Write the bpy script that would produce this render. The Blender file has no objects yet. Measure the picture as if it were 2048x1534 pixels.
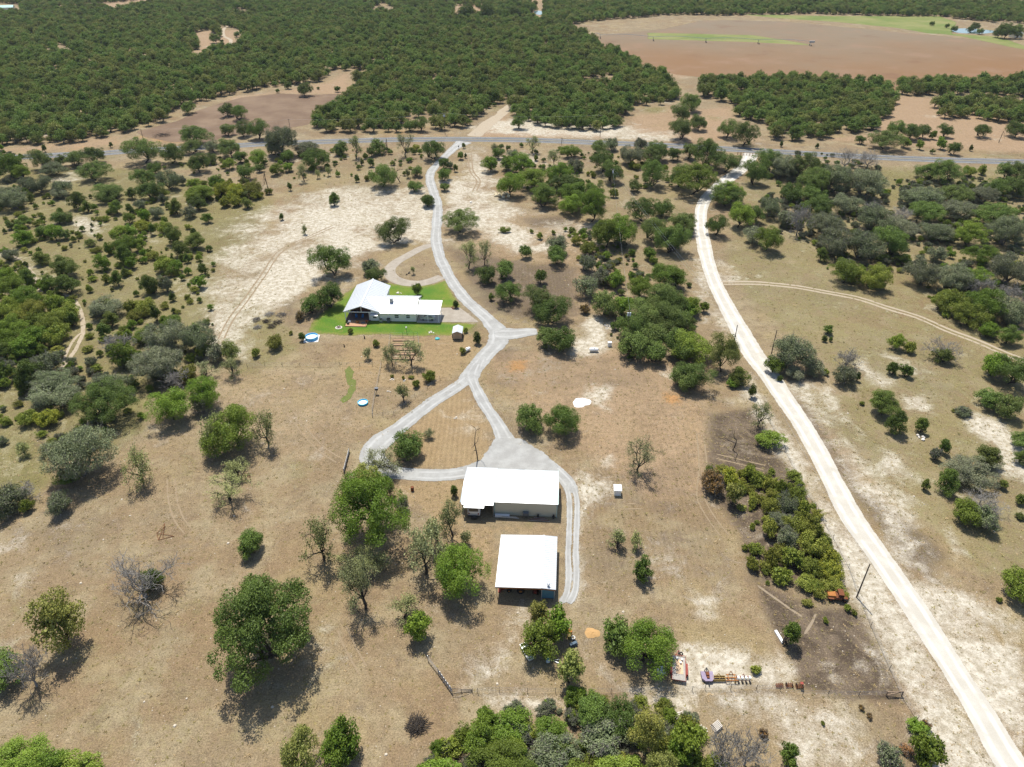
import bpy, bmesh, math, random
import numpy as np
from mathutils import Vector, Matrix

# ------------------------------------------------------------------ camera, sky, sun, exposure
SC = bpy.context.scene
COL = SC.collection
CAM_H, PITCH, FPX = 101.0, math.radians(33.7), 1422.0     # metres up, degrees down, focal length in 2048-px units
cam = bpy.data.cameras.new('camera'); cam_o = bpy.data.objects.new('camera', cam); COL.objects.link(cam_o)
cam.sensor_width = 36; cam.lens = 36 * FPX / 2048; cam.clip_start = 1; cam.clip_end = 20000
cam_o.location = (0, 0, CAM_H); cam_o.rotation_euler = (math.pi / 2 - PITCH, 0, 0)
SC.camera = cam_o
SUN_EL = math.radians(65.3); SUN_DIR = Vector((-0.295, 0.955, 0)).normalized()     # horizontal direction towards the sun
world = bpy.data.worlds.new('World'); SC.world = world; world.use_nodes = True
wn = world.node_tree; wn.nodes.clear()
sky = wn.nodes.new('ShaderNodeTexSky'); sky.sky_type = 'NISHITA'; sky.sun_disc = False
sky.sun_elevation = SUN_EL; sky.sun_rotation = math.atan2(SUN_DIR.x, SUN_DIR.y)
sky.air_density = 1.0; sky.dust_density = 1.5; sky.altitude = 300
bg = wn.nodes.new('ShaderNodeBackground'); bg.inputs[1].default_value = 0.11
wo = wn.nodes.new('ShaderNodeOutputWorld'); wn.links.new(sky.outputs[0], bg.inputs[0]); wn.links.new(bg.outputs[0], wo.inputs[0])
sun = bpy.data.lights.new('sun', 'SUN'); sun.energy = 4.3; sun.angle = math.radians(0.5); sun.color = (1.0, 0.95, 0.86)
sun_o = bpy.data.objects.new('sun', sun); COL.objects.link(sun_o)
sd = Vector((SUN_DIR.x * math.cos(SUN_EL), SUN_DIR.y * math.cos(SUN_EL), math.sin(SUN_EL)))
sun_o.rotation_euler = sd.to_track_quat('Z', 'Y').to_euler(); sun_o.location = (0, 0, 300)
SC.view_settings.view_transform = 'Standard'; SC.view_settings.look = 'None'
SC.view_settings.exposure = 0.63; SC.view_settings.gamma = 1.0; SC.view_settings.use_curve_mapping = False
try:
    SC.cycles.max_bounces = 5; SC.cycles.diffuse_bounces = 3; SC.cycles.transparent_max_bounces = 12
    SC.cycles.transmission_bounces = 3; SC.cycles.glossy_bounces = 2; SC.cycles.caustics_reflective = False; SC.cycles.caustics_refractive = False
except Exception:
    pass

# ------------------------------------------------------------------ helpers
rng = np.random.default_rng(11); random.seed(5)
CP, SP = math.cos(PITCH), math.sin(PITCH)
def P(x, y, z=0.0):
    """survey point: where the sight line of the photograph's pixel meets height z (all things are built at that real place)"""
    dx, dy = (x - 1024) / FPX, -(y - 767) / FPX
    dz = -SP + dy * CP
    t = (z - CAM_H) / dz
    return Vector((dx * t, (CP + dy * SP) * t, z))
def Parr(a, z=0.0):
    a = np.asarray(a, float); dx = (a[:, 0] - 1024) / FPX; dy = -(a[:, 1] - 767) / FPX
    t = (z - CAM_H) / (-SP + dy * CP)
    return np.stack([dx * t, (CP + dy * SP) * t], 1)
def proj(X, Y, Z=0.0):
    f = Y * CP - (Z - CAM_H) * SP
    return 1024 + FPX * X / f, 767 - FPX * (Y * SP + (Z - CAM_H) * CP) / f
def pxm(y):
    p = P(1024, y); return FPX / (p.y * CP + CAM_H * SP)
TS = 2048 / 700.0
ORG = {'00': (0, 0), '10': (680, 0), '20': (1348, 0), '01': (0, 380), '11': (680, 380), '21': (1348, 380),
       '02': (0, 760), '12': (680, 760), '22': (1348, 760), '03': (0, 1134), '13': (680, 1134), '23': (1348, 1134)}
def T(t, *pts):
    ox, oy = ORG[t]; return [(ox + x / TS, oy + y / TS) for x, y in pts]
def link(o): COL.objects.link(o); return o
def tag(o, label=None, cat=None, group=None, kind=None):
    if label: o['label'] = label
    if cat: o['category'] = cat
    if group: o['group'] = group
    if kind: o['kind'] = kind
    return o
def empty(name, loc, rz=0.0):
    o = bpy.data.objects.new(name, None); link(o); o.location = loc; o.rotation_euler = (0, 0, rz); o.empty_display_size = .3
    return o
def np_mesh(name, v, f, mat=None, smooth=False, attrs=None):
    """v (N,3); f (M,k) array of equal-size polygons"""
    me = bpy.data.meshes.new(name); v = np.ascontiguousarray(v, np.float32); f = np.ascontiguousarray(f, np.int32)
    k = f.shape[1]
    me.vertices.add(len(v)); me.vertices.foreach_set('co', v.ravel())
    me.loops.add(f.size); me.loops.foreach_set('vertex_index', f.ravel())
    me.polygons.add(len(f)); me.polygons.foreach_set('loop_start', np.arange(0, f.size, k, dtype=np.int32))
    me.polygons.foreach_set('loop_total', np.full(len(f), k, np.int32))
    if smooth: me.polygons.foreach_set('use_smooth', np.ones(len(f), bool))
    for an, (ty, data) in (attrs or {}).items():
        a = me.attributes.new(an, ty, 'POINT')
        a.data.foreach_set({'FLOAT': 'value', 'FLOAT_COLOR': 'color', 'FLOAT_VECTOR': 'vector', 'INT': 'value'}[ty], np.ascontiguousarray(data).ravel())
    me.update(calc_edges=True)
    if mat: me.materials.append(mat)
    return me
class MB:
    """collects shapes, builds ONE mesh object"""
    def __init__(s): s.v = []; s.f = []
    def add(s, v, f):
        n = len(s.v); s.v += [tuple(p) for p in v]; s.f += [tuple(i + n for i in q) for q in f]; return s
    def box(s, c, d, rz=0.0, rx=0.0, ry=0.0):
        M = Matrix.Rotation(rz, 3, 'Z') @ Matrix.Rotation(ry, 3, 'Y') @ Matrix.Rotation(rx, 3, 'X'); c = Vector(c)
        v = [c + M @ Vector((x * d[0] / 2, y * d[1] / 2, z * d[2] / 2)) for z in (-1, 1) for x, y in ((-1, -1), (1, -1), (1, 1), (-1, 1))]
        return s.add(v, [(3, 2, 1, 0), (4, 5, 6, 7), (0, 1, 5, 4), (1, 2, 6, 5), (2, 3, 7, 6), (3, 0, 4, 7)])
    def bar(s, a, b, w, h=None, up=(0, 0, 1)):
        a, b = Vector(a), Vector(b); d = (b - a).normalized(); h = h or w
        u = Vector(up); sx = d.cross(u)
        if sx.length < 1e-4: sx = d.cross(Vector((1, 0, 0)))
        sx.normalize(); sy = sx.cross(d)
        v = [p + sx * w / 2 * i + sy * h / 2 * j for p in (a, b) for i, j in ((-1, -1), (1, -1), (1, 1), (-1, 1))]
        return s.add(v, [(0, 1, 2, 3), (7, 6, 5, 4), (0, 4, 5, 1), (1, 5, 6, 2), (2, 6, 7, 3), (3, 7, 4, 0)])
    def cyl(s, a, b, r0, r1=None, n=10, cap=True):
        a, b = Vector(a), Vector(b); r1 = r0 if r1 is None else r1; d = (b - a).normalized()
        sx = d.cross(Vector((0, 0, 1)))
        if sx.length < 1e-3: sx = d.cross(Vector((1, 0, 0)))
        sx.normalize(); sy = d.cross(sx)
        v = [p + (sx * math.cos(t) + sy * math.sin(t)) * r for p, r in ((a, r0), (b, r1)) for t in [2 * math.pi * k / n for k in range(n)]]
        f = [(k, (k + 1) % n, n + (k + 1) % n, n + k) for k in range(n)]
        if cap: f += [tuple(range(n))[::-1], tuple(range(n, 2 * n))]
        return s.add(v, f)
    def lathe(s, c, prof, n=16, axis='z'):
        """prof [(r, h)...] about axis through c"""
        c = Vector(c); v = []; f = []
        for r, h in prof:
            for k in range(n):
                t = 2 * math.pi * k / n; q = (r * math.cos(t), r * math.sin(t), h)
                v.append(c + Vector(q if axis == 'z' else ((h, q[0], q[1]) if axis == 'x' else (q[0], h, q[1]))))
        for i in range(len(prof) - 1):
            for k in range(n): f.append((i * n + k, i * n + (k + 1) % n, (i + 1) * n + (k + 1) % n, (i + 1) * n + k))
        f += [tuple(range(n))[::-1], tuple(range((len(prof) - 1) * n, len(prof) * n))]
        return s.add(v, f)
    def torus(s, c, R, r, n=16, m=6, axis='z'):
        c = Vector(c); v = []; f = []
        for i in range(n):
            a = 2 * math.pi * i / n
            for j in range(m):
                b = 2 * math.pi * j / m; q = ((R + r * math.cos(b)) * math.cos(a), (R + r * math.cos(b)) * math.sin(a), r * math.sin(b))
                v.append(c + Vector(q if axis == 'z' else ((q[2], q[0], q[1]) if axis == 'x' else (q[0], q[2], q[1]))))
        for i in range(n):
            for j in range(m): f.append((i * m + j, ((i + 1) % n) * m + j, ((i + 1) % n) * m + (j + 1) % m, i * m + (j + 1) % m))
        return s.add(v, f)
    def prism(s, poly, z0, z1):
        """poly [(x,y)] counter-clockwise"""
        n = len(poly); v = [(x, y, z0) for x, y in poly] + [(x, y, z1) for x, y in poly]
        return s.add(v, [tuple(range(n))[::-1], tuple(range(n, 2 * n))] + [(k, (k + 1) % n, n + (k + 1) % n, n + k) for k in range(n)])
    def slab(s, quad, t):
        """thick sheet from 4 corner points (top side, counter-clockwise from above), thickness t downward along the normal"""
        q = [Vector(p) for p in quad]; nn = (q[1] - q[0]).cross(q[2] - q[0]).normalized()
        n = len(q); v = q + [p - nn * t for p in q]
        return s.add(v, [tuple(range(n)), tuple(range(n, 2 * n))[::-1]] + [(k, n + k, n + (k + 1) % n, (k + 1) % n) for k in range(n)])
    def build(s, name, mat, parent=None, smooth=False, mat2=None):
        me = bpy.data.meshes.new(name); me.from_pydata(s.v, [], s.f); me.materials.append(mat)
        if smooth:
            me.polygons.foreach_set('use_smooth', np.ones(len(me.polygons), bool))
            try: me.set_sharp_from_angle(angle=math.radians(40))
            except Exception: pass
        o = bpy.data.objects.new(name, me); link(o)
        if parent: o.parent = parent
        return o
def copy_tree(o, parent=None):
    c = o.copy(); link(c)
    if parent: c.parent = parent; c.matrix_parent_inverse = o.matrix_parent_inverse.copy()
    for ch in list(o.children): copy_tree(ch, c)
    return c

# ------------------------------------------------------------------ material helpers
class NT:
    def __init__(s, name):
        s.m = bpy.data.materials.new(name); s.m.use_nodes = True; s.t = s.m.node_tree; s.t.nodes.clear()
        s.out = s.t.nodes.new('ShaderNodeOutputMaterial'); s._pos = None
    def n(s, ty, ins=None, **props):
        nd = s.t.nodes.new(ty)
        for k, v in props.items(): setattr(nd, k, v)
        for k, v in (ins or {}).items(): s.set(nd.inputs[k], v)
        return nd
    def set(s, sock, v):
        if isinstance(v, bpy.types.NodeSocket): s.t.links.new(v, sock)
        elif isinstance(v, (tuple, list)) and len(v) == 3 and sock.type == 'RGBA': sock.default_value = (*v, 1)
        else: sock.default_value = v
    def pos(s):
        if s._pos is None: s._pos = s.n('ShaderNodeNewGeometry').outputs['Position']
        return s._pos
    def obj(s): return s.n('ShaderNodeTexCoord').outputs['Object']
    def noise(s, scale, detail=3, rough=.55, vec=None, dist=0.0):
        return s.n('ShaderNodeTexNoise', {'Vector': vec if vec is not None else s.pos(), 'Scale': scale, 'Detail': detail, 'Roughness': rough, 'Distortion': dist}).outputs['Fac']
    def math(s, op, a, b=0.0, c=0.0, clamp=False):
        return s.n('ShaderNodeMath', {0: a, 1: b, 2: c}, operation=op, use_clamp=clamp).outputs[0]
    def ramp(s, v, lo, hi, a=0.0, b=1.0):
        return s.n('ShaderNodeMapRange', {'Value': v, 'From Min': lo, 'From Max': hi, 'To Min': a, 'To Max': b}, interpolation_type='SMOOTHSTEP').outputs[0]
    def mix(s, f, a, b, mode='MIX'):
        nd = s.n('ShaderNodeMix', data_type='RGBA', blend_type=mode, clamp_factor=True)
        s.set(nd.inputs[0], f); s.set(nd.inputs[6], a); s.set(nd.inputs[7], b); return nd.outputs[2]
    def scale(s, col, f):
        nd = s.n('ShaderNodeVectorMath', {0: col}, operation='SCALE'); s.set(nd.inputs['Scale'], f); return nd.outputs[0]
    def attr(s, name): return s.n('ShaderNodeAttribute', attribute_name=name)
    def bump(s, h, strength=.5, dist=.1): return s.n('ShaderNodeBump', {'Height': h, 'Strength': strength, 'Distance': dist}).outputs[0]
    def principled(s, col, rough=.8, metal=0.0, normal=None, spec=.3, alpha=None, extra=None):
        d = {'Base Color': col, 'Roughness': rough, 'Metallic': metal, 'Specular IOR Level': spec}
        if normal is not None: d['Normal'] = normal
        if alpha is not None: d['Alpha'] = alpha
        d.update(extra or {})
        b = s.n('ShaderNodeBsdfPrincipled', d); s.t.links.new(b.outputs[0], s.out.inputs[0]); return s.m
_mats = {}
def plain(name, col, rough=.7, metal=0.0, var=.15, scale=3.0, spec=.3, bumpd=0.0):
    """painted / worn surface with mottled tone"""
    if name in _mats: return _mats[name]
    k = NT(name); v = k.obj(); nz = k.noise(scale, 4, .6, v); n2 = k.noise(scale * 7, 2, .6, v)
    f = k.math('ADD', k.math('MULTIPLY', k.math('SUBTRACT', nz, .5), var * 2.2), k.math('MULTIPLY', k.math('SUBTRACT', n2, .5), var))
    c = k.scale(k.n('ShaderNodeRGB').outputs[0], k.math('ADD', f, 1.0)); c.node.inputs[0].links[0].from_node.outputs[0].default_value = (*col, 1)
    nm = k.bump(n2, .4, bumpd) if bumpd else None
    _mats[name] = k.principled(c, rough, metal, nm, spec); return _mats[name]
# ------------------------------------------------------------------ ground
def seg_sd(pts, poly):
    """signed distance (inside positive) of pts (N,2) to polygon (M,2)"""
    poly = np.asarray(poly, float); d = np.full(len(pts), 1e18); inside = np.zeros(len(pts), bool)
    for i in range(len(poly)):
        a, b = poly[i], poly[(i + 1) % len(poly)]; ab = b - a; ap = pts - a
        t = np.clip((ap @ ab) / (ab @ ab + 1e-12), 0, 1); d = np.minimum(d, ((ap - t[:, None] * ab) ** 2).sum(1))
        c = ((a[1] > pts[:, 1]) != (b[1] > pts[:, 1]))
        with np.errstate(divide='ignore', invalid='ignore'):
            xi = (b[0] - a[0]) * (pts[:, 1] - a[1]) / (b[1] - a[1]) + a[0]
        inside ^= c & (pts[:, 0] < xi)
    return np.sqrt(d) * np.where(inside, 1, -1)
def sstep(x): x = np.clip(x, 0, 1); return x * x * (3 - 2 * x)

# painted soils: (channel, amount, outline in survey points)
CH = ['chalk', 'olive', 'brown', 'golden', 'orange', 'mown', 'sand', 'litter']
SOIL = [
 ('chalk', .95, T('01', (1560, 450), (1760, 370), (1850, 450), (1900, 500), (1700, 640), (1480, 690), (1240, 770), (1380, 680), (1480, 560))),
 ('chalk', .55, T('01', (1150, 560), (1480, 420), (1780, 300), (2048, 180), (2048, 320), (1850, 520), (1700, 660), (1500, 800), (1420, 1000), (1290, 900), (1150, 760))),
 ('chalk', .6, [(540, 440), (640, 395), (870, 372), (872, 480), (770, 492), (700, 468), (640, 482), (560, 490)]),
 ('chalk', .95, T('11', (-90, 240), (60, 225), (220, 300), (270, 330), (60, 390), (-60, 370))),
 ('chalk', .45, [(430, 520), (470, 450), (560, 400), (700, 372), (850, 380), (860, 440), (600, 480), (500, 560), (430, 600)]),
 ('chalk', .5, T('01', (400, 140), (650, 160), (560, 270), (430, 250))), ('chalk', .35, T('01', (0, 330), (150, 380), (300, 520), (200, 560), (60, 430))),
 ('chalk', .6, T('10', (740, 900), (850, 880), (880, 1000), (860, 1170), (600, 1170), (590, 1060), (740, 1020))),
 ('chalk', .35, T('10', (880, 880), (1300, 900), (1320, 960), (1100, 990), (880, 1000))),
 ('chalk', .6, T('11', (620, 0), (900, 0), (1080, 140), (1000, 180), (1210, 300), (1200, 350), (1000, 360), (820, 240), (640, 220))),
 ('chalk', .95, T('11', (1000, 340), (1200, 305), (1225, 350), (1010, 368))), ('chalk', .5, T('11', (1200, 200), (1500, 190), (1480, 300), (1330, 330))),
 ('chalk', 1.0, T('11', (1450, 750), (1530, 750), (1560, 945), (1370, 955), (1380, 880), (1450, 870))), ('chalk', .8, T('11', (1540, 780), (1590, 780), (1600, 820), (1545, 815))),
 ('chalk', .55, T('11', (1870, 1065), (1950, 1065), (1950, 1105), (1880, 1105))),
 ('chalk', .62, [(1500, 760), (1640, 965), (1750, 1134), (1880, 1339), (1985, 1540), (1880, 1560), (1790, 1360), (1690, 1150), (1600, 985), (1490, 780)]),
 ('chalk', .5, [(1795, 1134), (2060, 1236), (2060, 1560), (1960, 1420)]), ('chalk', .35, [(1560, 760), (1795, 1134), (1900, 1150), (1820, 1000), (1700, 860), (1620, 760)]),
 ('chalk', .75, T('23', (1480, 380), (2048, 420), (2048, 1080), (1700, 650))),
 ('chalk', .75, T('22', (1330, 80), (1480, 90), (1500, 190), (1350, 170))), ('chalk', .85, T('22', (1730, 230), (1830, 220), (2060, 400), (2060, 560), (1950, 540), (1920, 400), (1740, 300))),
 ('chalk', .6, T('22', (1200, 400), (1360, 430), (1360, 580), (1200, 560))), ('chalk', .6, T('22', (1560, 830), (1640, 860), (1720, 1040), (1640, 1060))),
 ('chalk', .5, T('22', (780, 60), (900, 40), (1140, 330), (1080, 340))), ('chalk', .5, T('22', (1330, 310), (1450, 330), (1400, 430), (1330, 380))),
 ('chalk', .85, T('23', (60, 470), (430, 500), (440, 680), (60, 700))), ('chalk', .7, T('23', (600, 460), (720, 560), (740, 700), (480, 700), (450, 600))),
 ('chalk', .5, T('23', (480, 720), (900, 700), (1120, 900), (1160, 1200), (700, 1200), (520, 900), (300, 780))),
 ('chalk', .6, T('23', (840, 540), (960, 560), (990, 680), (880, 660))), ('chalk', .6, T('23', (1140, 480), (1165, 480), (1200, 560), (1280, 680), (1240, 690), (1170, 580))),
 ('chalk', .6, T('23', (1020, 510), (1100, 540), (1110, 600), (1030, 580))), ('chalk', .5, T('23', (120, 150), (230, 180), (230, 280), (150, 270))),
 ('chalk', .7, T('21', (1100, 1000), (1260, 1130), (1200, 1145), (1080, 1060))), ('chalk', .45, T('21', (1210, 960), (1400, 990), (1560, 1060), (1420, 1090))),
 ('chalk', .45, T('21', (260, 400), (380, 480), (340, 540), (270, 500))), ('chalk', .6, T('21', (110, 60), (140, 400), (260, 720), (330, 830), (280, 800), (170, 600), (110, 300))),
 ('chalk', .55, T('13', (830, 750), (1310, 740), (1310, 830), (830, 830))), ('chalk', .5, T('13', (1700, 720), (2048, 740), (2048, 840), (1720, 840))),
 ('chalk', .4, T('13', (1050, 200), (1100, 230), (1000, 600), (700, 760), (680, 700), (900, 560))), ('chalk', .4, T('13', (1430, 420), (1560, 560), (1600, 680), (1440, 690))),
 ('chalk', .25, T('12', (1600, 850), (2048, 950), (2048, 1170), (1820, 1170))), ('chalk', .65, T('12', (1430, 20), (1600, 40), (1560, 150), (1440, 130))),
 ('chalk', .5, T('00', (270, 1040), (480, 960), (500, 1020), (350, 1080))), ('chalk', .5, T('00', (1850, 1100), (2048, 1080), (2048, 1170), (1700, 1170))),
 ('chalk', .35, T('03', (60, 60), (180, 0), (200, 60), (80, 190))), ('chalk', .4, T('02', (0, 960), (200, 930), (150, 1020), (0, 1030))),
 ('chalk', .5, T('12', (1400, 560), (1560, 600), (1440, 800), (1390, 1170), (1380, 900))), ('chalk', .35, T('11', (-300, 330), (0, 470), (130, 480), (60, 560), (-200, 560))),
 ('chalk', .7, T('13', (1390, 0), (1410, 0), (1400, 200), (1280, 240), (1340, 190))), ('chalk', .8, T('12', (1545, 455), (1590, 455), (1590, 485), (1545, 485))),
 ('chalk', .35, T('11', (930, 880), (1120, 960), (1200, 980), (1000, 930))), ('chalk', .6, T('10', (780, 740), (1050, 690), (1650, 740), (2048, 800), (2048, 835), (1500, 800), (850, 795))),
 ('olive', .45, [(-200, 370), (560, 400), (520, 520), (450, 560), (440, 700), (300, 790), (-200, 900)]),
 ('olive', .75, T('02', (-100, 250), (260, 330), (330, 600), (180, 700), (-100, 900))), ('olive', .8, T('02', (650, 100), (860, 60), (860, 300), (680, 380))),
 ('olive', .7, T('01', (640, 1020), (800, 1020), (780, 1190), (580, 1190))), ('olive', .6, T('01', (380, 620), (520, 640), (560, 860), (440, 960), (360, 900))),
 ('olive', .5, T('21', (250, 280), (850, 300), (920, 420), (1280, 600), (2100, 900), (2100, 1190), (1100, 1000), (600, 850), (320, 560))),
 ('olive', .45, T('22', (1000, 100), (2100, 80), (2100, 500), (1500, 500), (1300, 450), (1100, 250))), ('olive', .65, T('20', (850, 960), (1420, 990), (1900, 1050), (2148, 1060), (2148, 1200), (1250, 1200))),
 ('olive', .5, T('03', (400, 600), (900, 580), (900, 650), (450, 740))), ('olive', .4, T('03', (950, 280), (1250, 180), (1250, 400))), ('olive', .4, T('03', (-40, 0), (60, 0), (260, 330), (0, 380))),
 ('olive', .35, T('10', (0, 880), (560, 930), (520, 1080), (0, 1080))), ('olive', .7, T('00', (950, 930), (1200, 950), (1200, 1000), (960, 990))), ('olive', .7, T('00', (330, 990), (640, 905), (740, 910), (520, 970), (340, 1040))),
 ('olive', .45, T('11', (1400, 180), (1760, 350), (1700, 560), (1500, 420))), ('olive', .8, T('10', (1760, 625), (1930, 625), (1900, 665), (1770, 665))), ('olive', .7, T('10', (860, 610), (960, 620), (900, 660))),
 ('olive', .7, T('20', (180, 675), (290, 680), (280, 705), (200, 700))), ('olive', .6, T('20', (1780, 895), (2100, 900), (2100, 930), (1800, 920))), ('olive', .5, T('20', (1620, 750), (1700, 755), (1700, 775), (1630, 770))),
 ('olive', .9, T('12', (850, 1060), (900, 1040), (910, 1090), (855, 1100))), ('olive', .9, T('12', (1070, 840), (1125, 840), (1120, 870), (1075, 870))), ('olive', .7, T('12', (620, 660), (700, 680), (690, 740), (600, 740))),
 ('olive', .8, T('11', (720, 770), (850, 790), (800, 850), (720, 840))), ('olive', .5, T('01', (1240, 430), (1340, 450), (1400, 600), (1220, 780), (1110, 760))),
 ('olive', .4, T('02', (960, 400), (1180, 420), (1150, 640), (1000, 620))), ('olive', .4, T('02', (1650, 400), (1880, 450), (1850, 640), (1620, 640))),
 ('olive', .62, [(-300, 330), (330, 335), (560, 400), (520, 470), (450, 540), (440, 700), (330, 800), (250, 900), (-300, 1010)]), ('olive', .5, [(1480, 330), (2300, 330), (2300, 1100), (1800, 900), (1600, 700), (1440, 520)]), ('olive', .4, [(940, 330), (1400, 330), (1400, 640), (1280, 560), (1120, 420)]), ('olive', .3, [(-100, 1150), (700, 1180), (700, 1500), (-100, 1560)]), ('olive', .35, [(500, 320), (860, 320), (850, 380), (560, 420)]),
 ('olive', .55, [(500, 560), (620, 690), (520, 760), (420, 740), (430, 620)]), ('olive', .5, [(1560, 760), (2300, 900), (2300, 1300), (1950, 1150), (1750, 980)]),
 ('brown', 1.0, T('23', (470, 80), (820, 250), (1050, 250), (1250, 600), (1350, 800), (1060, 760), (880, 740), (740, 700), (720, 540), (600, 400))),
 ('brown', .62, T('22', (680, 30), (800, 150), (1100, 600), (1500, 900), (1650, 1050), (1500, 1170), (1350, 1100), (1000, 650), (700, 150))),
 ('brown', .8, T('22', (200, 200), (480, 150), (640, 450), (1000, 1000), (1000, 1200), (450, 1200), (380, 900), (200, 650), (190, 450))),
 ('brown', .35, T('12', (1400, 600), (2048, 400), (2300, 900), (2350, 1200), (1400, 1170))), ('brown', .35, T('11', (900, 900), (1700, 950), (1900, 1100), (1900, 1190), (850, 1190))),
 ('brown', .6, T('11', (600, 320), (1000, 400), (1400, 450), (1420, 740), (1100, 790), (860, 720))), ('brown', .6, T('11', (1040, 160), (1350, 130), (1400, 230), (1100, 230))),
 ('brown', .3, T('02', (-60, 800), (1200, 850), (1200, 1190), (-60, 1190))), ('brown', .5, T('01', (1620, 650), (1760, 640), (1760, 800), (1640, 830))), ('brown', .45, T('23', (250, 700), (700, 720), (560, 900), (150, 860))),
 ('brown', .4, T('20', (380, 1010), (640, 1050), (640, 1170), (400, 1160))), ('brown', .5, T('23', (1500, 900), (1620, 1000), (1700, 1200), (1600, 1200))), ('brown', .4, T('23', (1650, 300), (2100, 250), (2100, 420), (1900, 440))),
 ('golden', .85, T('12', (720, 30), (890, 260), (890, 380), (780, 510), (480, 520), (320, 420), (340, 320))),
 ('golden', .65, T('12', (250, 570), (720, 560), (740, 850), (920, 830), (1290, 850), (1270, 920), (940, 900), (900, 1170), (740, 1170), (500, 800), (280, 700))),
 ('golden', .45, T('12', (800, 0), (1300, 0), (1300, 150), (900, 150))), ('golden', .65, T('11', (240, 850), (860, 830), (800, 1000), (560, 1190), (-20, 1190), (-20, 870))),
 ('golden', .4, T('12', (0, 100), (300, 220), (100, 400), (0, 400))), ('golden', .45, T('02', (700, 850), (1200, 850), (1200, 1000), (800, 1000))), ('golden', .55, T('12', (1285, 600), (1325, 640), (1320, 1170), (1275, 1170))),
 ('golden', .45, T('22', (0, 100), (200, 100), (170, 620), (0, 600))), ('golden', .35, T('12', (1440, 260), (1640, 300), (1600, 600), (1440, 560))),
 ('orange', 1.0, T('11', (990, 1005), (1085, 1000), (1085, 1055), (1000, 1055))), ('orange', .9, T('12', (1890, 75), (1990, 85), (1990, 140), (1900, 130))), ('orange', .35, T('11', (850, 880), (960, 860), (840, 1000), (790, 1100))),
 ('orange', .35, T('11', (0, 1000), (230, 1010), (180, 1080), (0, 1080))), ('orange', .4, T('11', (1540, 1090), (1600, 1090), (1600, 1115), (1540, 1115))), ('orange', .3, T('02', (950, 720), (1120, 760), (1100, 950), (960, 900))),
 ('orange', .5, T('00', (740, 800), (1000, 740), (1240, 790), (1240, 850), (900, 850))), ('orange', .5, T('10', (270, 740), (400, 760), (740, 780), (720, 805), (280, 800))),
 ('orange', .55, T('10', (160, 365), (310, 370), (310, 395), (160, 395))), ('orange', .4, T('00', (60, 860), (600, 840), (760, 800), (700, 870), (400, 900), (60, 900))),
 ('mown', .9, T('12', (720, 30), (890, 260), (890, 380), (780, 510), (480, 520), (320, 420), (340, 320))), ('mown', .8, T('11', (1000, 400), (1400, 450), (1420, 740), (1250, 760), (1060, 540))),
 ('mown', .7, T('12', (1400, 400), (2200, 200), (2250, 1170), (1400, 1170))), ('mown', .4, T('13', (1400, 0), (2400, 0), (2300, 350), (1400, 350))),
 ('sand', .8, T('20', (1200, 660), (1300, 560), (2148, 600), (2148, 900), (1700, 880), (1000, 830), (800, 820), (1150, 780))), ('sand', .7, T('20', (0, 640), (360, 620), (380, 720), (550, 830), (0, 840))),
 ('sand', .75, T('00', (350, 30), (800, -20), (1040, -20), (760, 55), (560, 60), (300, 80))), ('sand', .7, T('00', (1100, 180), (1430, 170), (1440, 280), (1120, 360))),
 ('sand', .75, T('00', (1900, 480), (2048, 400), (2090, 560), (1960, 560), (1640, 550), (1300, 605), (1300, 570), (1640, 530))), ('sand', .7, T('10', (640, 0), (1200, -20), (1200, 140), (1000, 100), (650, 100))),
 ('sand', .8, T('10', (760, 810), (800, 740), (1000, 600), (1080, 570), (1090, 600), (1010, 640), (990, 700), (1130, 750), (1600, 780), (1600, 810))), ('sand', .6, T('10', (1650, 680), (1960, 600), (2048, 700), (2048, 830), (1650, 790))),
 ('sand', .7, T('10', (1380, 480), (1620, 440), (1600, 490), (1440, 525))), ('sand', .6, T('10', (140, 85), (250, 15), (340, 85))), ('sand', .6, T('00', (-60, 870), (300, 830), (740, 780), (740, 850), (300, 890), (-60, 900))),
 ('sand', .7, T('10', (1320, 160), (1380, 175), (1500, 290), (1640, 330), (1760, 400), (2060, 400), (2060, 460), (1780, 470), (1340, 250))),
 ('sand', .55, [(960, 700), (1230, 690), (1420, 740), (1440, 1000), (1300, 1020), (1180, 930), (1060, 830), (980, 760)]), ('sand', .45, [(900, 400), (1180, 430), (1240, 560), (1180, 650), (1060, 650), (960, 580)]), ('sand', .4, [(430, 720), (720, 740), (760, 860), (640, 960), (500, 900), (420, 800)]), ('sand', .45, [(1560, 800), (1700, 850), (1900, 1150), (1800, 1130)]),
 ('sand', .35, T('10', (1000, 850), (2048, 900), (2048, 1000), (1700, 1060), (1450, 1100), (1300, 900))), ('sand', .4, T('12', (900, 0), (2000, 0), (2000, 300), (1400, 400), (1000, 250))),
]
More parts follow.
